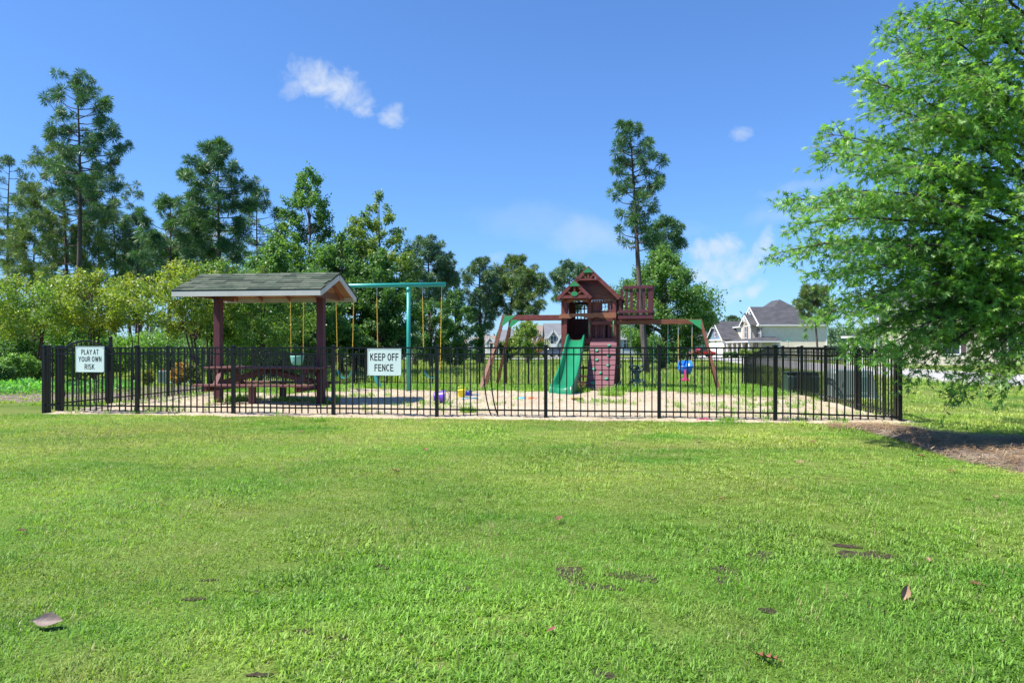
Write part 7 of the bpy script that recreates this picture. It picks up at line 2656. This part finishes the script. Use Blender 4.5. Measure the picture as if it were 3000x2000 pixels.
def pin_oak():
    """the big oak at the right edge: layered limbs, each with twigs of lobed leaves"""
    rg = np.random.default_rng(4242)
    TX, TY = 6.15, 7.75
    root = thing('pin_oak', 'big pin oak with drooping leafy limbs filling the right edge of the picture', 'tree', (TX, TY, 0.0))
    tr = MB()
    H = 8.6
    ax = lambda h: Vector((-0.055 * h - 0.04 * math.sin(h * 0.9), 0.06 * math.sin(h * 0.8), h))
    tr.tube([ax(H * k / 14) + Vector((0, 0, -0.15 if k == 0 else 0)) for k in range(15)], [0.15 * (1.4 if k == 0 else (1 - 0.92 * k / 14)) for k in range(15)], 10)
    P, D, TD = [], [], []

    def limb(h0, tip, sag, n_tw, tw_len, r0, fill=1.0):
        a = ax(h0)
        tip = Vector(tip)
        ln = (tip - a).length
        mid1 = a.lerp(tip, 0.33) + Vector((0, 0, sag * ln))
        mid2 = a.lerp(tip, 0.68) + Vector((0, 0, sag * ln * 0.9))
        pts = []
        for k in range(11):
            t = k / 10
            q = a * (1 - t) ** 3 + mid1 * 3 * t * (1 - t) ** 2 + mid2 * 3 * t * t * (1 - t) + tip * t ** 3
            pts.append(q + Vector((rg.normal(0, 0.012), rg.normal(0, 0.012), rg.normal(0, 0.012))) * (1 if 0 < k < 10 else 0))
        tr.tube(pts, [r0 * (1 - 0.9 * k / 10) for k in range(11)], 5, cap=False)
        for i in range(n_tw):
            t = 0.10 + 0.90 * ((i + rg.uniform(0, 1)) / n_tw)
            k = min(9, int(t * 10))
            q = pts[k].lerp(pts[k + 1], t * 10 - k)
            dv = (pts[k + 1] - pts[k]).normalized()
            sd = dv.cross(Vector((0, 0, 1))).normalized()
            s = 1 if i % 2 else -1
            tl = tw_len * (1.10 - 0.62 * t) * rg.uniform(0.6, 1.25)
            td = (dv * rg.uniform(0.35, 1.0) + sd * s * rg.uniform(0.5, 1.0) + Vector((0, 0, rg.uniform(-0.45, 0.35)))).normalized()
            e = q + td * tl + Vector((0, 0, -0.12 * tl))
            tr.tube([q, q.lerp(e, 0.5) + Vector((0, 0, 0.03 * tl)), e], [r0 * 0.16 + 0.002, 0.004, 0.002], 3, cap=False)
            m = int((6 + tl * 30) * fill)
            for j in range(m):
                u = rg.uniform(0.12, 1.05)
                c = q.lerp(e, u)
                P.append((c.x + rg.normal(0, 0.035), c.y + rg.normal(0, 0.035), c.z + rg.normal(0, 0.03)))
                TD.append((td.x + rg.normal(0, 0.5), td.y + rg.normal(0, 0.5), td.z - 0.35 + rg.normal(0, 0.4)))
        for j in range(int(7 * fill)):
            P.append(tuple(tip + Vector((rg.normal(0, 0.04), rg.normal(0, 0.04), rg.normal(0, 0.03)))))
            d = (pts[-1] - pts[-2]).normalized()
            TD.append((d.x + rg.normal(0, 0.5), d.y + rg.normal(0, 0.5), d.z - 0.2))

    T = Vector((TX, TY, 0))
    # limbs reaching left, tips taken from the outline of the crown in the photograph
    for (px, py, dz, h0, sag) in ((2735, -60, 0.0, 4.3, 0.02), (2690, 55, -0.3, 3.9, 0.03), (2600, 105, 0.2, 3.6, 0.05), (2655, 150, -0.6, 3.4, 0.06), (2515, 222, 0.0, 3.2, 0.06), (2570, 270, 0.5, 3.05, 0.08), (2570, 305, -0.4, 3.0, 0.07),
                                  (2412, 392, 0.1, 2.75, 0.08), (2418, 450, -0.4, 2.55, 0.09), (2470, 425, 0.7, 2.7, 0.09), (2520, 495, 0.3, 2.5, 0.09), (2300, 590, 0.0, 2.3, 0.10), (2340, 655, -0.5, 2.15, 0.10), (2380, 610, 0.6, 2.25, 0.10), (2440, 560, -0.8, 2.35, 0.09),
                                  (2272, 742, 0.1, 2.0, 0.12), (2390, 720, 0.7, 2.0, 0.11), (2460, 745, -0.7, 1.95, 0.11), (2395, 800, 0.2, 1.85, 0.13), (2500, 830, 0.6, 1.8, 0.12), (2480, 800, -0.5, 1.8, 0.12), (2398, 935, -0.1, 1.7, 0.16), (2425, 905, 0.4, 1.75, 0.15),
                                  (2500, 915, -0.6, 1.65, 0.15), (2560, 960, 0.5, 1.6, 0.15), (2480, 1015, 0.1, 1.55, 0.19), (2560, 1055, -0.3, 1.5, 0.19), (2640, 1050, 0.5, 1.45, 0.19), (2665, 1110, -0.1, 1.4, 0.22), (2790, 1165, 0.0, 1.35, 0.26), (2860, 1120, -0.4, 1.3, 0.25), (2930, 1140, 0.3, 1.3, 0.25)):
        tip = at(px, py, TY + dz) - T
        ln = (tip - ax(h0)).length
        limb(h0, tip, sag, int(12 + ln * 14), 0.50, 0.010 + 0.007 * ln, 0.95)
    # the rest of the crown, all round
    for i in range(96):
        h0 = 1.35 + 6.6 * ((i + rg.uniform(0, 1)) / 96) ** 1.05
        a = i * 2.399 + rg.normal(0, 0.35)
        R_ = (2.95 - 0.10 * (h0 - 1.3)) if h0 < 3 else 2.75 * max(0.10, (8.9 - h0) / 5.9) ** 0.8
        if math.cos(a) < -0.45:
            R_ *= 0.82
        R_ *= rg.uniform(0.72, 1.02)
        up = -0.55 + 0.32 * (h0 - 1.3) if h0 < 3.2 else 0.28 + 0.1 * (h0 - 3.2)
        tip = Vector((math.cos(a) * R_, math.sin(a) * R_, h0 + up * rg.uniform(0.7, 1.1)))
        vis = math.sin(a) < 0.35 or math.cos(a) < 0
        limb(h0, tip, 0.08, int((9 + R_ * 11) * (1 if vis else 0.7)), 0.52, 0.010 + 0.006 * R_, 0.85 if vis else 0.7)
    tr.build('trunk', BARK_OAK, root, smooth=True)
    P, TD = np.array(P), np.array(TD)
    leaves('crown', P, 0.102, rg, L_OAK, root, OAKL, 0.65, None, 0.35, TD)


pin_oak()
